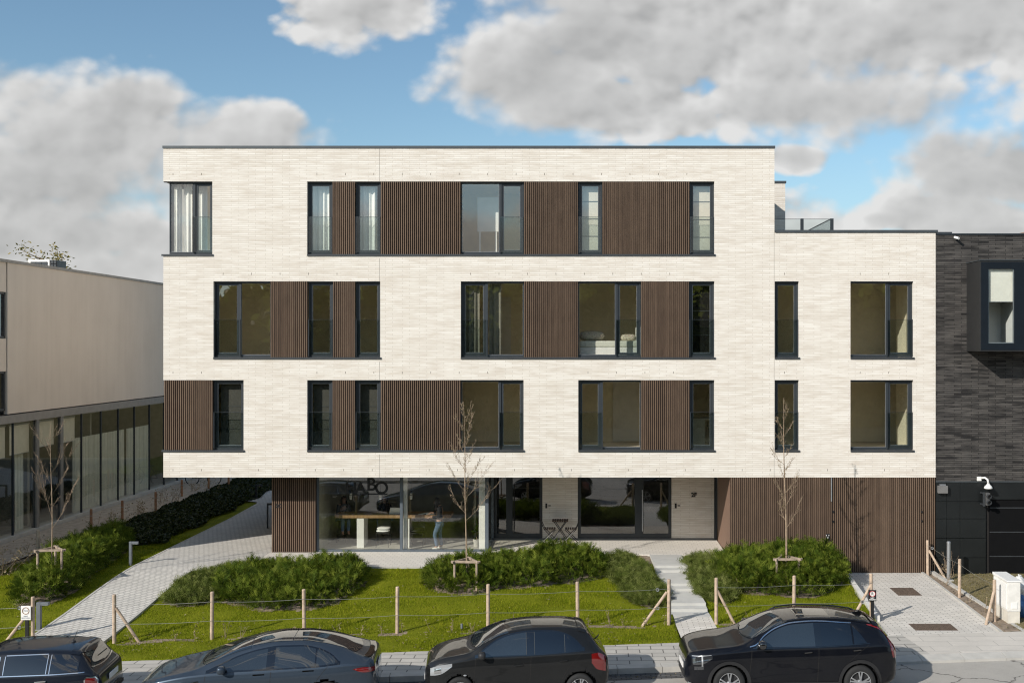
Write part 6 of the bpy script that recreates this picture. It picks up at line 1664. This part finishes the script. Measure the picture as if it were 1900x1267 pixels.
    def wiper(s, xc, y0, y1, drop):
        for k in range(2):
            a = y0 + (y1 - y0) * k * .5; P = [s.pt(xc - .02 + .17 * ((a + .55 * q) / .75) ** 2 + drop * q * .2, max(-.72, min(.72, a + .55 * q)), .022) for q in np.linspace(0, 1, 7)]
            g = MB(); g.tube(P, .009, 5); g.build('wiper', M['blackpl'], s.root, local=True)
    def plate(s, x, z, front=True, w=.52):
        g = MB(); xo = x - s.off; g.box(xo - .008, xo + .008, -w / 2, w / 2, z - .055, z + .055); g.build('number_plate', M['white'], s.root, local=True)

def m_carglass(name, tint):
    q = NT(name); q.bsdf(tint, .02, 0, None, IOR=1.9, Coat_Weight=.6, Coat_Roughness=.01); return q.mat
M['carglass'] = m_carglass('car_glass', (.018, .024, .030)); M['cartint'] = m_carglass('privacy_glass', (.003, .0035, .005))
M['lampclear'] = m_carglass('headlamp_clear', (.30, .31, .32)); M['lampred'] = m_carglass('tail_lamp_red', (.17, .008, .008)); M['lampdark'] = m_carglass('headlamp_dark', (.03, .032, .036)); M['gloss'] = m_carglass('gloss_black', (.004, .004, .0045))
par = lambda x0, k: (lambda u: x0 + k * u * u)

# --- black compact crossover (right)
c = Car('parked_car', 'black crossover with roof rails, boomerang tail lamps and chrome window line, rightmost of the row', 4.42, .905,
  [(0, .74), (.03, .84), (.12, .92), (.5, 1.0), (1.0, 1.055), (1.16, 1.09), (1.5, 1.27), (1.95, 1.475), (2.2, 1.535), (2.6, 1.57), (3.2, 1.555), (3.8, 1.475), (4.02, 1.425), (4.10, 1.34), (4.28, 1.12), (4.36, 1.02), (4.40, .92), (4.42, .70)],
  [(0, .66), (.1, .80), (.6, .93), (1.2, .975), (2.5, 1.0), (3.5, 1.03), (4.1, 1.06), (4.3, .98), (4.42, .66)],
  [(0, .60), (.3, .74), (1.0, .80), (1.2, .79), (1.95, .665), (2.4, .645), (3.3, .635), (4.02, .60), (4.3, .66), (4.42, .70)],
  [(0, .32), (.2, .24), (.8, .22), (3.6, .22), (4.2, .30), (4.42, .40)],
  [(0, .60), (.04, .74), (.12, .855), (.28, .945), (.55, .985), (1.0, 1.0), (3.5, 1.0), (4.0, .975), (4.25, .92), (4.36, .85), (4.42, .72)],
  m_paint('black_paint', (.003, .0035, .006)), 4.36, -3.08, -.06, .80, rot=math.radians(2.2), sz=1.06)
wh = [(.87, .335), (3.59, .335)]; c.body(wh, .39)
c.side('side_window', 1.42, 2.66, [(1.42, 1.035), (2.66, 1.045)], [(1.42, 1.04), (1.62, 1.20), (1.9, 1.345), (2.2, 1.425), (2.66, 1.455)], M['carglass'])
c.side('side_window', 2.80, 3.44, [(2.8, 1.047), (3.44, 1.075)], [(2.8, 1.457), (3.2, 1.44), (3.44, 1.415)], M['cartint'])
c.side('quarter_window', 3.475, 3.74, [(3.475, 1.078), (3.74, 1.10)], [(3.475, 1.408), (3.60, 1.28), (3.74, 1.105)], M['cartint'])
c.side('door_pillar', 2.66, 2.80, [(2.66, 1.045), (2.8, 1.047)], [(2.66, 1.455), (2.8, 1.457)], M['gloss'], .004, 6)
c.side('chrome_trim', 1.30, 3.46, [(1.30, 1.035), (1.42, 1.065), (1.62, 1.225), (1.9, 1.368), (2.2, 1.448), (2.66, 1.477), (3.46, 1.435)], [(1.30, 1.052), (1.42, 1.086), (1.62, 1.247), (1.9, 1.388), (2.2, 1.467), (2.66, 1.495), (3.46, 1.450)], M['chrome'], .007, 60, 2)
c.side('belt_trim', 1.36, 3.80, [(1.36, 1.012), (2.66, 1.026), (3.8, 1.082)], [(1.36, 1.03), (2.66, 1.040), (3.8, 1.096)], M['gloss'], .006, 40, 2)
c.over('windscreen', par(1.22, .16), par(1.97, .08), lambda x: float(c.roofw(x)) * .965 - .01, M['carglass'])
c.over('rear_window', par(4.30, -.05), par(4.075, -.04), lambda x: .56, M['cartint'], .005, 12)
c.over('sunroof', par(2.35, .0), par(3.05, .0), lambda x: .42, M['gloss'], .003, 10)
c.side('tail_lamp', 3.80, 4.385, [(3.80, 1.395), (4.02, 1.325), (4.20, 1.17), (4.30, .80), (4.385, .82)], [(3.80, 1.41), (4.02, 1.375), (4.20, 1.27), (4.30, 1.12), (4.385, .95)], M['lampred'], .006, 30, 6)
c.side('headlamp', .13, .52, [(.13, .70), (.3, .72), (.52, .83)], [(.13, .83), (.3, .86), (.52, .885)], M['lampdark'], .006)
c.side('light_strip', .12, .50, [(.12, .845), (.3, .868), (.5, .892)], [(.12, .858), (.3, .880), (.5, .903)], M['alu'], .010, 20, 2)
for z0 in (.24, .25):
    pass
c.side('light_strip', .30, .33, [(.30, .68), (.325, .68)], [(.30, .87), (.325, .87)], M['alu'], .010, 3, 8)
c.side('sill_trim', 1.27, 3.18, [(1.27, .23), (3.18, .23)], [(1.27, .36), (3.18, .36)], M['blackpl'], .010, 30, 5)
for wx, wz in wh:
    for sd_ in (-1, 1):
        P = [[c.ps(wx + r_ * math.cos(a), max(.24, wz + r_ * math.sin(a)), .012, sd_) for r_ in (.388, .42, .455)] for a in np.linspace(-.2, math.pi + .2, 31)]
        g = MB(); g.grid(P); g.build('wheel_arch_trim', M['blackpl'], c.root, True, local=True)
c.seam(1.27, .36, 1.34, 1.0); c.seam(2.70, .36, 2.73, 1.03); c.seam(3.22, .60, 3.78, 1.07, -.04)
c.mirror(1.52, 1.06, M['gloss'], 1.1); c.handle(2.50, .93, M['gloss']); c.handle(3.52, .965, M['gloss'])
c.wheels(wh, .335, .22, 5)
for sd_ in (-1, 1):
    g = MB(); P = [(x - c.off, sd_ * (float(c.roofw(x)) * .93), c.top_z(x, float(c.roofw(x)) * .93) + (.035 if 0 < k < 14 else .0)) for k, x in enumerate(np.linspace(2.0, 3.9, 15))]; g.tube(P, .016, 6); g.build('roof_rail', M['gloss'], c.root, True, local=True)
g = MB(); g.extr([(3.62 - c.off, c.top_z(3.62, 0) - .01), (3.86 - c.off, c.top_z(3.86, 0) - .01), (3.84 - c.off, c.top_z(3.84, 0) + .065), (3.79 - c.off, c.top_z(3.79, 0) + .065)], -.02, .02); g.build('roof_antenna', M['gloss'], c.root, local=True)
c.over('roof_spoiler', par(3.93, -.02), par(4.10, -.07), lambda x: .60, c.paint, .022, 6)
c.wiper(1.26, -.62, .55, .0); c.plate(-.012, .56)
g = MB(); g.box(-.015 - c.off, .0 - c.off, -.50, .50, .70, .735); g.build('grille_trim', M['chrome'], c.root, local=True); g = MB(); g.box(-.012 - c.off, .0 - c.off, -.45, .45, .36, .48); g.build('grille', M['blackpl'], c.root, local=True)
c.side('bumper_insert', .05, .42, [(.05, .26), (.42, .24)], [(.05, .34), (.42, .30)], M['alu'], .012, 10, 4)
c.side('fog_lamp', .16, .34, [(.16, .60), (.34, .62)], [(.16, .67), (.34, .69)], M['lampdark'], .007, 8, 4)

# --- black small hatchback (middle)
c = Car('parked_car', 'small rounded black hatchback with clear headlamps, third car from the left', 3.78, .825,
  [(0, .66), (.03, .76), (.12, .85), (.35, .945), (.7, 1.02), (.88, 1.06), (1.2, 1.245), (1.6, 1.425), (1.85, 1.478), (2.25, 1.51), (2.75, 1.505), (3.2, 1.455), (3.30, 1.42), (3.38, 1.33), (3.58, 1.07), (3.68, .96), (3.75, .88), (3.78, .66)],
  [(0, .60), (.1, .74), (.5, .875), (1.0, .93), (2.0, .955), (3.0, 1.0), (3.4, 1.02), (3.65, .92), (3.78, .6)],
  [(0, .52), (.3, .66), (.85, .73), (1.0, .72), (1.6, .60), (2.1, .575), (2.9, .565), (3.3, .535), (3.6, .60), (3.78, .62)],
  [(0, .30), (.2, .22), (.8, .20), (3.0, .20), (3.55, .28), (3.78, .36)],
  [(0, .56), (.04, .70), (.12, .82), (.28, .915), (.55, .975), (.9, 1.0), (2.9, 1.0), (3.35, .965), (3.6, .90), (3.72, .83), (3.78, .70)],
  m_paint('black_metallic', (.012, .0125, .013), .15), -1.36, -2.90, .0, .80)
wh = [(.72, .295), (3.16, .295)]; c.body(wh, .345)
HI = pch([(1.06, .985), (1.25, 1.13), (1.5, 1.275), (1.8, 1.365), (2.2, 1.405), (2.6, 1.395), (2.9, 1.33), (3.1, 1.21), (3.22, 1.08)])
c.side('side_window', 1.09, 2.06, [(1.09, .99), (2.06, 1.0)], HI, M['carglass'])
c.side('side_window', 2.24, 2.84, [(2.24, 1.003), (2.84, 1.03)], HI, M['cartint'])
c.side('quarter_window', 2.865, 3.19, [(2.865, 1.032), (3.19, 1.06)], HI, M['cartint'])
c.side('window_seal', 1.02, 3.26, [(1.02, .955), (1.09, .967), (2.1, .982), (3.26, 1.04)], lambda x: float(HI(x)) + .032, M['gloss'], .003, 60)
c.side('chrome_trim', 2.846, 2.86, [(2.846, 1.03), (2.86, 1.032)], HI, M['sill'], .008, 2)
c.side('chrome_trim', 2.06, 2.072, [(2.06, 1.0), (2.072, 1.0)], HI, M['sill'], .008, 2)
c.side('chrome_trim', 2.228, 2.24, [(2.228, 1.0), (2.24, 1.003)], HI, M['sill'], .008, 2)
c.over('windscreen', par(.93, .15), par(1.63, .08), lambda x: float(c.roofw(x)) * .96 - .01, M['carglass'])
c.over('scuttle', par(.84, .16), par(.915, .15), lambda x: .66, M['blackpl'], .006, 4)
c.over('rear_window', par(3.60, -.04), par(3.37, -.05), lambda x: .50, M['cartint'], .006, 10)
c.over('roof_spoiler', par(3.14, .0), par(3.36, -.06), lambda x: .53, c.paint, .014, 8)
c.side('headlamp', .12, .56, [(.12, .60), (.3, .635), (.56, .80)], [(.12, .745), (.3, .815), (.56, .86)], M['lampclear'], .007)
c.side('headlamp_lens', .20, .34, [(.20, .65), (.34, .67)], [(.20, .745), (.34, .775)], M['chrome'], .010, 8, 5)
c.side('tail_lamp', 3.40, 3.70, [(3.40, .80), (3.52, .66), (3.70, .60)], [(3.40, .98), (3.52, .99), (3.70, .90)], M['lampred'], .008, 12, 8)
c.seam(.98, .36, 1.04, .95); c.seam(2.13, .36, 2.16, .985); c.seam(2.80, .50, 3.2, 1.0, -.05)
for sd_ in (-1, 1): pass
c.lump('side_repeater', .98 - .16, c.side_y(.82, .62) + .002, .62, .034, .008, .017, M['lampclear'], sq=1.0)
c.mirror(1.14, .985, M['blackpl'], 1.0); c.handle(1.90, .80, c.paint); c.handle(2.82, .86, c.paint)
c.wheels(wh, .295, .18, 6)
c.wiper(.95, -.55, .45, .0)
g = MB(); g.tube([(3.57 - c.off, 0, 1.10), (3.63 - c.off, .10, 1.12), (3.66 - c.off, .26, 1.10)], .014, 6); g.build('rear_wiper', M['blackpl'], c.root, local=True)
c.plate(3.785, .72); c.plate(-.01, .46)

# --- blue-grey electric saloon (second)
c = Car('parked_car', 'blue-grey fastback saloon with an all-glass roof, second car from the left', 4.69, .925,
  [(0, .52), (.03, .60), (.12, .68), (.5, .80), (.9, .89), (1.14, .945), (1.5, 1.10), (2.0, 1.29), (2.4, 1.39), (2.8, 1.435), (3.2, 1.43), (3.6, 1.375), (4.0, 1.265), (4.3, 1.145), (4.5, 1.075), (4.62, 1.05), (4.655, .99), (4.69, .70)],
  [(0, .48), (.1, .60), (.6, .78), (1.2, .865), (2.5, .905), (3.5, .955), (4.2, 1.0), (4.55, .985), (4.69, .62)],
  [(0, .50), (.3, .70), (1.0, .78), (1.2, .77), (2.0, .625), (2.6, .585), (3.2, .575), (4.0, .58), (4.4, .66), (4.69, .66)],
  [(0, .28), (.2, .20), (.8, .17), (3.8, .17), (4.4, .26), (4.69, .36)],
  [(0, .56), (.04, .70), (.12, .82), (.30, .92), (.6, .98), (1.0, 1.0), (3.6, 1.0), (4.2, .965), (4.5, .91), (4.63, .84), (4.69, .70)],
  m_paint('blue_grey_metallic', (.045, .062, .085), .5, .38), -6.52, -3.02, .0, .80)
wh = [(.85, .335), (3.72, .335)]; c.body(wh, .385)
HI = pch([(1.42, .915), (1.7, 1.035), (2.0, 1.15), (2.4, 1.255), (2.8, 1.305), (3.2, 1.305), (3.55, 1.245), (3.8, 1.15), (3.98, 1.02)])
c.side('side_window', 1.66, 2.56, [(1.66, .93), (2.56, .948)], HI, M['carglass'])
c.side('side_window', 2.72, 3.50, [(2.72, .95), (3.5, .98)], HI, M['carglass'])
c.side('quarter_window', 3.53, 3.90, [(3.53, .982), (3.90, 1.015)], HI, M['carglass'])
c.side('window_seal', 1.40, 4.0, [(1.40, .895), (2.56, .924), (3.5, .957), (4.0, 1.0)], lambda x: float(HI(x)) + .026, M['gloss'], .003, 70)
c.over('windscreen', par(1.18, .18), par(2.18, .05), lambda x: float(c.roofw(x)) * .96 - .01, M['carglass'])
c.over('glass_roof', par(2.20, .05), par(3.02, .0), lambda x: float(c.roofw(x)) * .86, M['carglass'], .006)
c.over('rear_window', par(3.04, .0), par(4.36, -.10), lambda x: float(c.roofw(x)) * .84, M['carglass'], .006)
c.side('headlamp', .14, .60, [(.14, .555), (.35, .60), (.60, .70)], [(.14, .615), (.35, .685), (.60, .735)], M['lampclear'], .006)
c.side('tail_lamp', 4.26, 4.66, [(4.26, .895), (4.45, .83), (4.66, .82)], [(4.26, .905), (4.45, .925), (4.66, .90)], M['lampred'], .007, 14, 6)
c.side('fender_camera', 1.10, 1.27, [(1.10, .715), (1.27, .735)], [(1.10, .73), (1.27, .765)], M['gloss'], .007, 6, 3)
c.seam(1.34, .32, 1.40, .88); c.seam(2.62, .32, 2.66, .92); c.seam(3.42, .45, 3.76, .97, -.04)
for x, z in ((2.42, .845), (3.38, .895)):
    c.side('door_handle', x - .11, x + .11, [(x - .11, z - .012), (x + .11, z - .004)], [(x - .11, z + .012), (x + .11, z + .018)], M['gloss'], .006, 6, 3)
c.mirror(1.70, .93, c.paint, 1.05); c.wheels(wh, .335, .22, 10, M['sill']); c.wiper(1.22, -.62, .5, 0)
c.over('boot_lip', par(4.50, -.06), par(4.63, -.08), lambda x: .62, M['gloss'], .018, 5)
c.plate(4.70, .82)
c.side('bumper_insert', 4.25, 4.62, [(4.25, .30), (4.62, .36)], [(4.25, .40), (4.62, .50)], M['blackpl'], .008, 8, 4)

# --- dark five-door hatch at the left edge (seen from its tail)
c = Car('parked_car', 'dark blue-black boxy hatchback with a chrome-ringed tail lamp, at the left photo edge', 4.0, .865,
  [(0, .66), (.03, .78), (.12, .86), (.5, .93), (1.0, .985), (1.15, 1.03), (1.4, 1.20), (1.75, 1.36), (2.0, 1.405), (2.4, 1.425), (3.0, 1.41), (3.42, 1.37), (3.55, 1.335), (3.62, 1.26), (3.80, 1.02), (3.88, .94), (3.95, .88), (4.0, .62)],
  [(0, .60), (.1, .74), (.6, .87), (1.1, .92), (2.2, .935), (3.3, .96), (3.7, .98), (3.9, .90), (4.0, .58)],
  [(0, .56), (.3, .72), (1.0, .77), (1.2, .755), (1.75, .67), (2.2, .65), (3.0, .635), (3.5, .60), (3.8, .66), (4.0, .66)],
  [(0, .30), (.2, .22), (.8, .20), (3.2, .20), (3.8, .30), (4.0, .38)],
  [(0, .58), (.04, .72), (.12, .84), (.28, .93), (.55, .98), (.9, 1.0), (3.1, 1.0), (3.55, .975), (3.8, .92), (3.93, .84), (4.0, .70)],
  m_paint('midnight_paint', (.008, .011, .018)), -11.48, -2.98, -.01, .82)
wh = [(.75, .31), (3.32, .31)]; c.body(wh, .36)
HI = pch([(1.3, .97), (1.5, 1.12), (1.8, 1.255), (2.1, 1.305), (3.0, 1.315), (3.55, 1.27)])
for a, b, m_ in ((1.36, 2.08, 'carglass'), (2.20, 2.98, 'cartint')):
    c.side('side_window', a, b, [(a, .975), (b, .99)], HI, M[m_])
c.side('quarter_window', 3.06, 3.58, [(3.06, .99), (3.58, 1.02)], [(3.06, 1.315), (3.36, 1.30), (3.58, 1.16)], M['cartint'], .005)
for x in (2.09, 2.185, 2.985, 3.045): c.side('chrome_trim', x - .008, x + .008, [(x - .008, .985), (x + .008, .985)], HI, M['chrome'], .008, 2)
c.side('chrome_trim', 2.20, 2.98, lambda x: float(HI(x)) + .002, lambda x: float(HI(x)) + .018, M['chrome'], .007, 30, 2)
c.side('chrome_belt', 1.2, 3.70, [(1.2, .945), (3.0, .962), (3.70, .985)], [(1.2, .962), (3.0, .979), (3.70, 1.0)], M['chrome'], .007, 60, 2)
c.over('windscreen', par(1.18, .08), par(1.76, .04), lambda x: float(c.roofw(x)) * .96 - .01, M['carglass'])
c.over('rear_window', par(3.80, -.04), par(3.605, -.03), lambda x: .54, M['cartint'], .006, 12)
c.over('rear_chrome_line', par(3.835, -.05), par(3.818, -.05), lambda x: .60, M['chrome'], .010, 3)
c.over('roof_spoiler', par(3.40, -.02), par(3.63, -.08), lambda x: .60, c.paint, .020, 8)
c.side('tail_lamp_ring', 3.70, 3.935, [(3.70, .72), (3.74, .655), (3.88, .62), (3.935, .66)], [(3.70, .86), (3.74, .905), (3.88, .90), (3.935, .83)], M['chrome'], .010, 14, 8)
c.side('tail_lamp', 3.722, 3.918, [(3.722, .735), (3.75, .685), (3.88, .65), (3.918, .68)], [(3.722, .85), (3.75, .878), (3.88, .875), (3.918, .82)], M['lampred'], .018, 14, 8)
c.seam(1.22, .36, 1.24, .94); c.seam(2.12, .36, 2.14, .96); c.seam(2.86, .55, 3.02, .97, -.06)
c.handle(2.0, .83, M['chrome']); c.handle(2.90, .845, M['chrome'], .20); c.mirror(1.42, .98, M['gloss'], 1.0); c.wheels(wh, .31, .20, 6)
c.plate(4.008, .76); g = MB(); P = [c.pt(3.72, y, .03) for y in (-.02, .2, .40)]; g.tube(P, .010, 5); g.build('rear_wiper', M['blackpl'], c.root, local=True)
g = MB(); zt_ = c.top_z(3.2, 0); g.lathe([(.0, .03), (.03, .028), (.055, .0)], (3.22 - c.off, 0, zt_), 'Z', 12); g.tube([(3.22 - c.off, 0, zt_ + .02), (3.30 - c.off, 0, zt_ + .22)], .005, 5); g.build('roof_antenna', M['blackpl'], c.root, local=True)
g = MB(); g.box(3.985 - c.off, 4.012 - c.off, -.62, .62, .40, .47); g.build('bumper_insert', M['blackpl'], c.root, local=True)
# ------------------------------------------------------------------ sky, sun, camera
SUN = Vector((-1.25, -1.33, 1.0)).normalized()
w = bpy.data.worlds.new('World'); scene.world = w; w.use_nodes = True
w.cycles.sampling_method = 'MANUAL'; w.cycles.sample_map_resolution = 512
t = w.node_tree; t.nodes.clear()
class WN(NT):
    def __init__(s): s.t = t; s.out = t.nodes.new('ShaderNodeOutputWorld')
s = WN()
def noise2(vec, scale, detail=3, rough=.55, out='Fac'):
    q = s.n('ShaderNodeTexNoise', {'Scale': scale, 'Detail': detail, 'Roughness': rough}, noise_dimensions='2D'); s.set(q, 'Vector', vec); return q.outputs[out]
sky = s.n('ShaderNodeTexSky', sky_type='NISHITA', sun_disc=False)
sky.sun_elevation = math.asin(SUN.z); sky.sun_rotation = math.atan2(SUN.x, SUN.y); sky.altitude = 50; sky.air_density = 1.0; sky.dust_density = .5; sky.ozone_density = 1.3
dirv = s.coords('Generated')
sp = s.n('ShaderNodeSeparateXYZ'); s.set(sp, 0, dirv)
ay = s.math('MAXIMUM', s.math('ABSOLUTE', sp.outputs[1]), .12)
u = s.math('DIVIDE', sp.outputs[0], ay); v = s.math('DIVIDE', sp.outputs[2], ay)
cb_ = s.n('ShaderNodeCombineXYZ'); s.set(cb_, 0, u); s.set(cb_, 1, v); s.set(cb_, 2, s.math('MULTIPLY', s.math('SIGN', sp.outputs[1]), .0))
uv = cb_.outputs[0]
uvs = s.vmath('MULTIPLY', uv, (1.0, 1.35, 1))
nw = noise2(uvs, 3.0, 2, .5, out='Color')
uvw = s.vmath('ADD', uvs, s.vmath('MULTIPLY', s.vmath('SUBTRACT', nw, (.5, .5, .5)), (.05, .05, 0)))
n0 = noise2(uvs, 3.1, 3, .5)
n1 = noise2(uvw, 7.5, 8, .60)
def bill(off):      # rounded, billowing lumps
    q = s.n('ShaderNodeTexVoronoi', {'Scale': 17.0, 'Detail': 2.0, 'Roughness': .55, 'Smoothness': .35}, feature='SMOOTH_F1', voronoi_dimensions='2D'); s.set(q, 'Vector', s.vmath('ADD', uvw, off)); return q.outputs[0]
b0 = bill((0, 0, 0)); b1 = bill((-.008, .014, 0))
n1b = noise2(uvs, 5.0, 5, .5); n3 = noise2(s.vmath('ADD', uvs, (-.016, .034, 0)), 5.0, 5, .5)
def UV(px, py): return (px - VX) / FPX, (VY - py) / FPX
def blob(px, py, rx, ry, rot=0.0):
    uc, vc = UV(px, py)
    du = s.math('SUBTRACT', u, uc); dv = s.math('SUBTRACT', v, vc)
    if rot:
        c, q = math.cos(rot), math.sin(rot)
        a = s.math('ADD', s.math('MULTIPLY', du, c), s.math('MULTIPLY', dv, q)); b = s.math('SUBTRACT', s.math('MULTIPLY', dv, c), s.math('MULTIPLY', du, q))
    else: a, b = du, dv
    a = s.math('DIVIDE', a, rx / FPX); b = s.math('DIVIDE', b, ry / FPX)
    return s.math('SUBTRACT', 1.0, s.math('ADD', s.math('MULTIPLY', a, a), s.math('MULTIPLY', b, b)))
BL = [(130, 300, 430, 190), (150, 440, 330, 70), (1780, 400, 220, 60), (430, 260, 200, 95), (-60, 360, 330, 130), (250, 190, 130, 70), (1300, 60, 480, 190), (1560, 90, 500, 190), (980, 140, 230, 100), (660, 20, 170, 95), (1180, 200, 330, 80), (1480, 180, 330, 70), (1830, 320, 230, 95), (1800, 30, 300, 190), (20, 455, 190, 60), (250, 500, 190, 60), (1470, 295, 70, 32), (1840, 427, 130, 18), (1640, 408, 60, 22), (900, 480, 500, 110), (1300, 420, 360, 80)]
d = None
for b in BL:
    q = s.math('MAXIMUM', blob(*b), -1.0)
    d = q if d is None else s.math('SMOOTH_MAX', d, q, .25)
# general cover away from the framed part of the sky
far = s.math('MAXIMUM', s.math('SUBTRACT', s.math('ABSOLUTE', u), .62), s.math('SUBTRACT', v, .36))
gen = s.math('ADD', s.math('MULTIPLY', s.math('SUBTRACT', noise2(uvs, 2.2, 4, .5), .50), 5.0), -.25)
d = s.mix(s.rng_(far, 0, .12), d, gen)
bl_ = s.math('SUBTRACT', .64, b0)
dens = s.math('ADD', s.math('MULTIPLY', d, 1.8), s.math('ADD', s.math('MULTIPLY', s.math('SUBTRACT', n1, .46), 2.1), s.math('ADD', s.math('MULTIPLY', bl_, 1.2), s.math('MULTIPLY', s.math('SUBTRACT', n0, .5), 1.4))))
q = s.n('ShaderNodeMapRange', {'From Min': -.06}, interpolation_type='SMOOTHSTEP'); s.set(q, 'Value', dens); s.set(q, 'From Max', s.rng_(n0, .40, .62, .6, 1.5)); mask = q.outputs[0]
lit = s.math('ADD', s.math('MULTIPLY', s.math('SUBTRACT', n1b, n3), 1.0), s.math('MULTIPLY', s.math('SUBTRACT', b1, b0), s.rng_(dens, .3, 1.6, .75, .22)))
thick = s.rng_(s.math('ADD', s.math('MULTIPLY', d, .6), s.math('MULTIPLY', dens, .22)), .0, 1.15)
br = s.math('ADD', s.math('SUBTRACT', 1.0, s.math('MULTIPLY', thick, .46)), lit)
ccol = s.ramp(br, [(.15, (.37, .37, .372)), (.46, (.475, .473, .467)), (.75, (.62, .616, .608)), (1.0, (.78, .775, .765))])
bg1 = s.n('ShaderNodeBackground', {'Strength': .125}); s.set(bg1, 'Color', s.mix(s.rng_(sp.outputs[2], -.02, .17, .85, 0), s.mix(1.0, sky.outputs[0], (.86, .99, 1.0), 'MULTIPLY'), (3.2, 4.5, 5.8)))
bg2 = s.n('ShaderNodeBackground', {'Strength': 1.0}); s.set(bg2, 'Color', ccol)
up = s.rng_(sp.outputs[2], -.02, .01)
mx = s.n('ShaderNodeMixShader'); s.set(mx, 0, s.math('MULTIPLY', mask, s.math('MULTIPLY', up, .97))); s.set(mx, 1, bg1); s.set(mx, 2, bg2)
t.links.new(mx.outputs[0], s.out.inputs[0])

sl = bpy.data.lights.new('sun', 'SUN'); sl.energy = 4.7; sl.angle = math.radians(.53); sl.color = (1.0, .95, .88)
so = bpy.data.objects.new('sun', sl); COL.objects.link(so); so.rotation_euler = (-SUN).to_track_quat('-Z', 'Y').to_euler(); so.location = SUN * 60
cam = bpy.data.cameras.new('camera'); co = bpy.data.objects.new('camera', cam); COL.objects.link(co)
co.location = (0, -CD, CZ); co.rotation_euler = (math.pi / 2, 0, 0)
cam.sensor_width = 36; cam.lens = 36 * FPX / 1900
cam.shift_x = -(VX - 950) / 1900; cam.shift_y = (VY - 633.5) / 1900
cam.clip_end = 3000; cam.clip_start = .1
scene.camera = co
scene.view_settings.view_transform = 'Standard'; scene.view_settings.look = 'None'; scene.view_settings.exposure = 0.0; scene.view_settings.gamma = 1.0
scene.cycles.use_denoising = True; scene.cycles.denoising_prefilter = 'NONE'; scene.cycles.denoising_input_passes = 'RGB_ALBEDO_NORMAL'; scene.cycles.filter_width = 1.15
scene.cycles.max_bounces = 8; scene.cycles.transparent_max_bounces = 24; scene.cycles.glossy_bounces = 4; scene.cycles.diffuse_bounces = 4
scene.cycles.caustics_reflective = True; scene.cycles.sample_clamp_indirect = 8.0
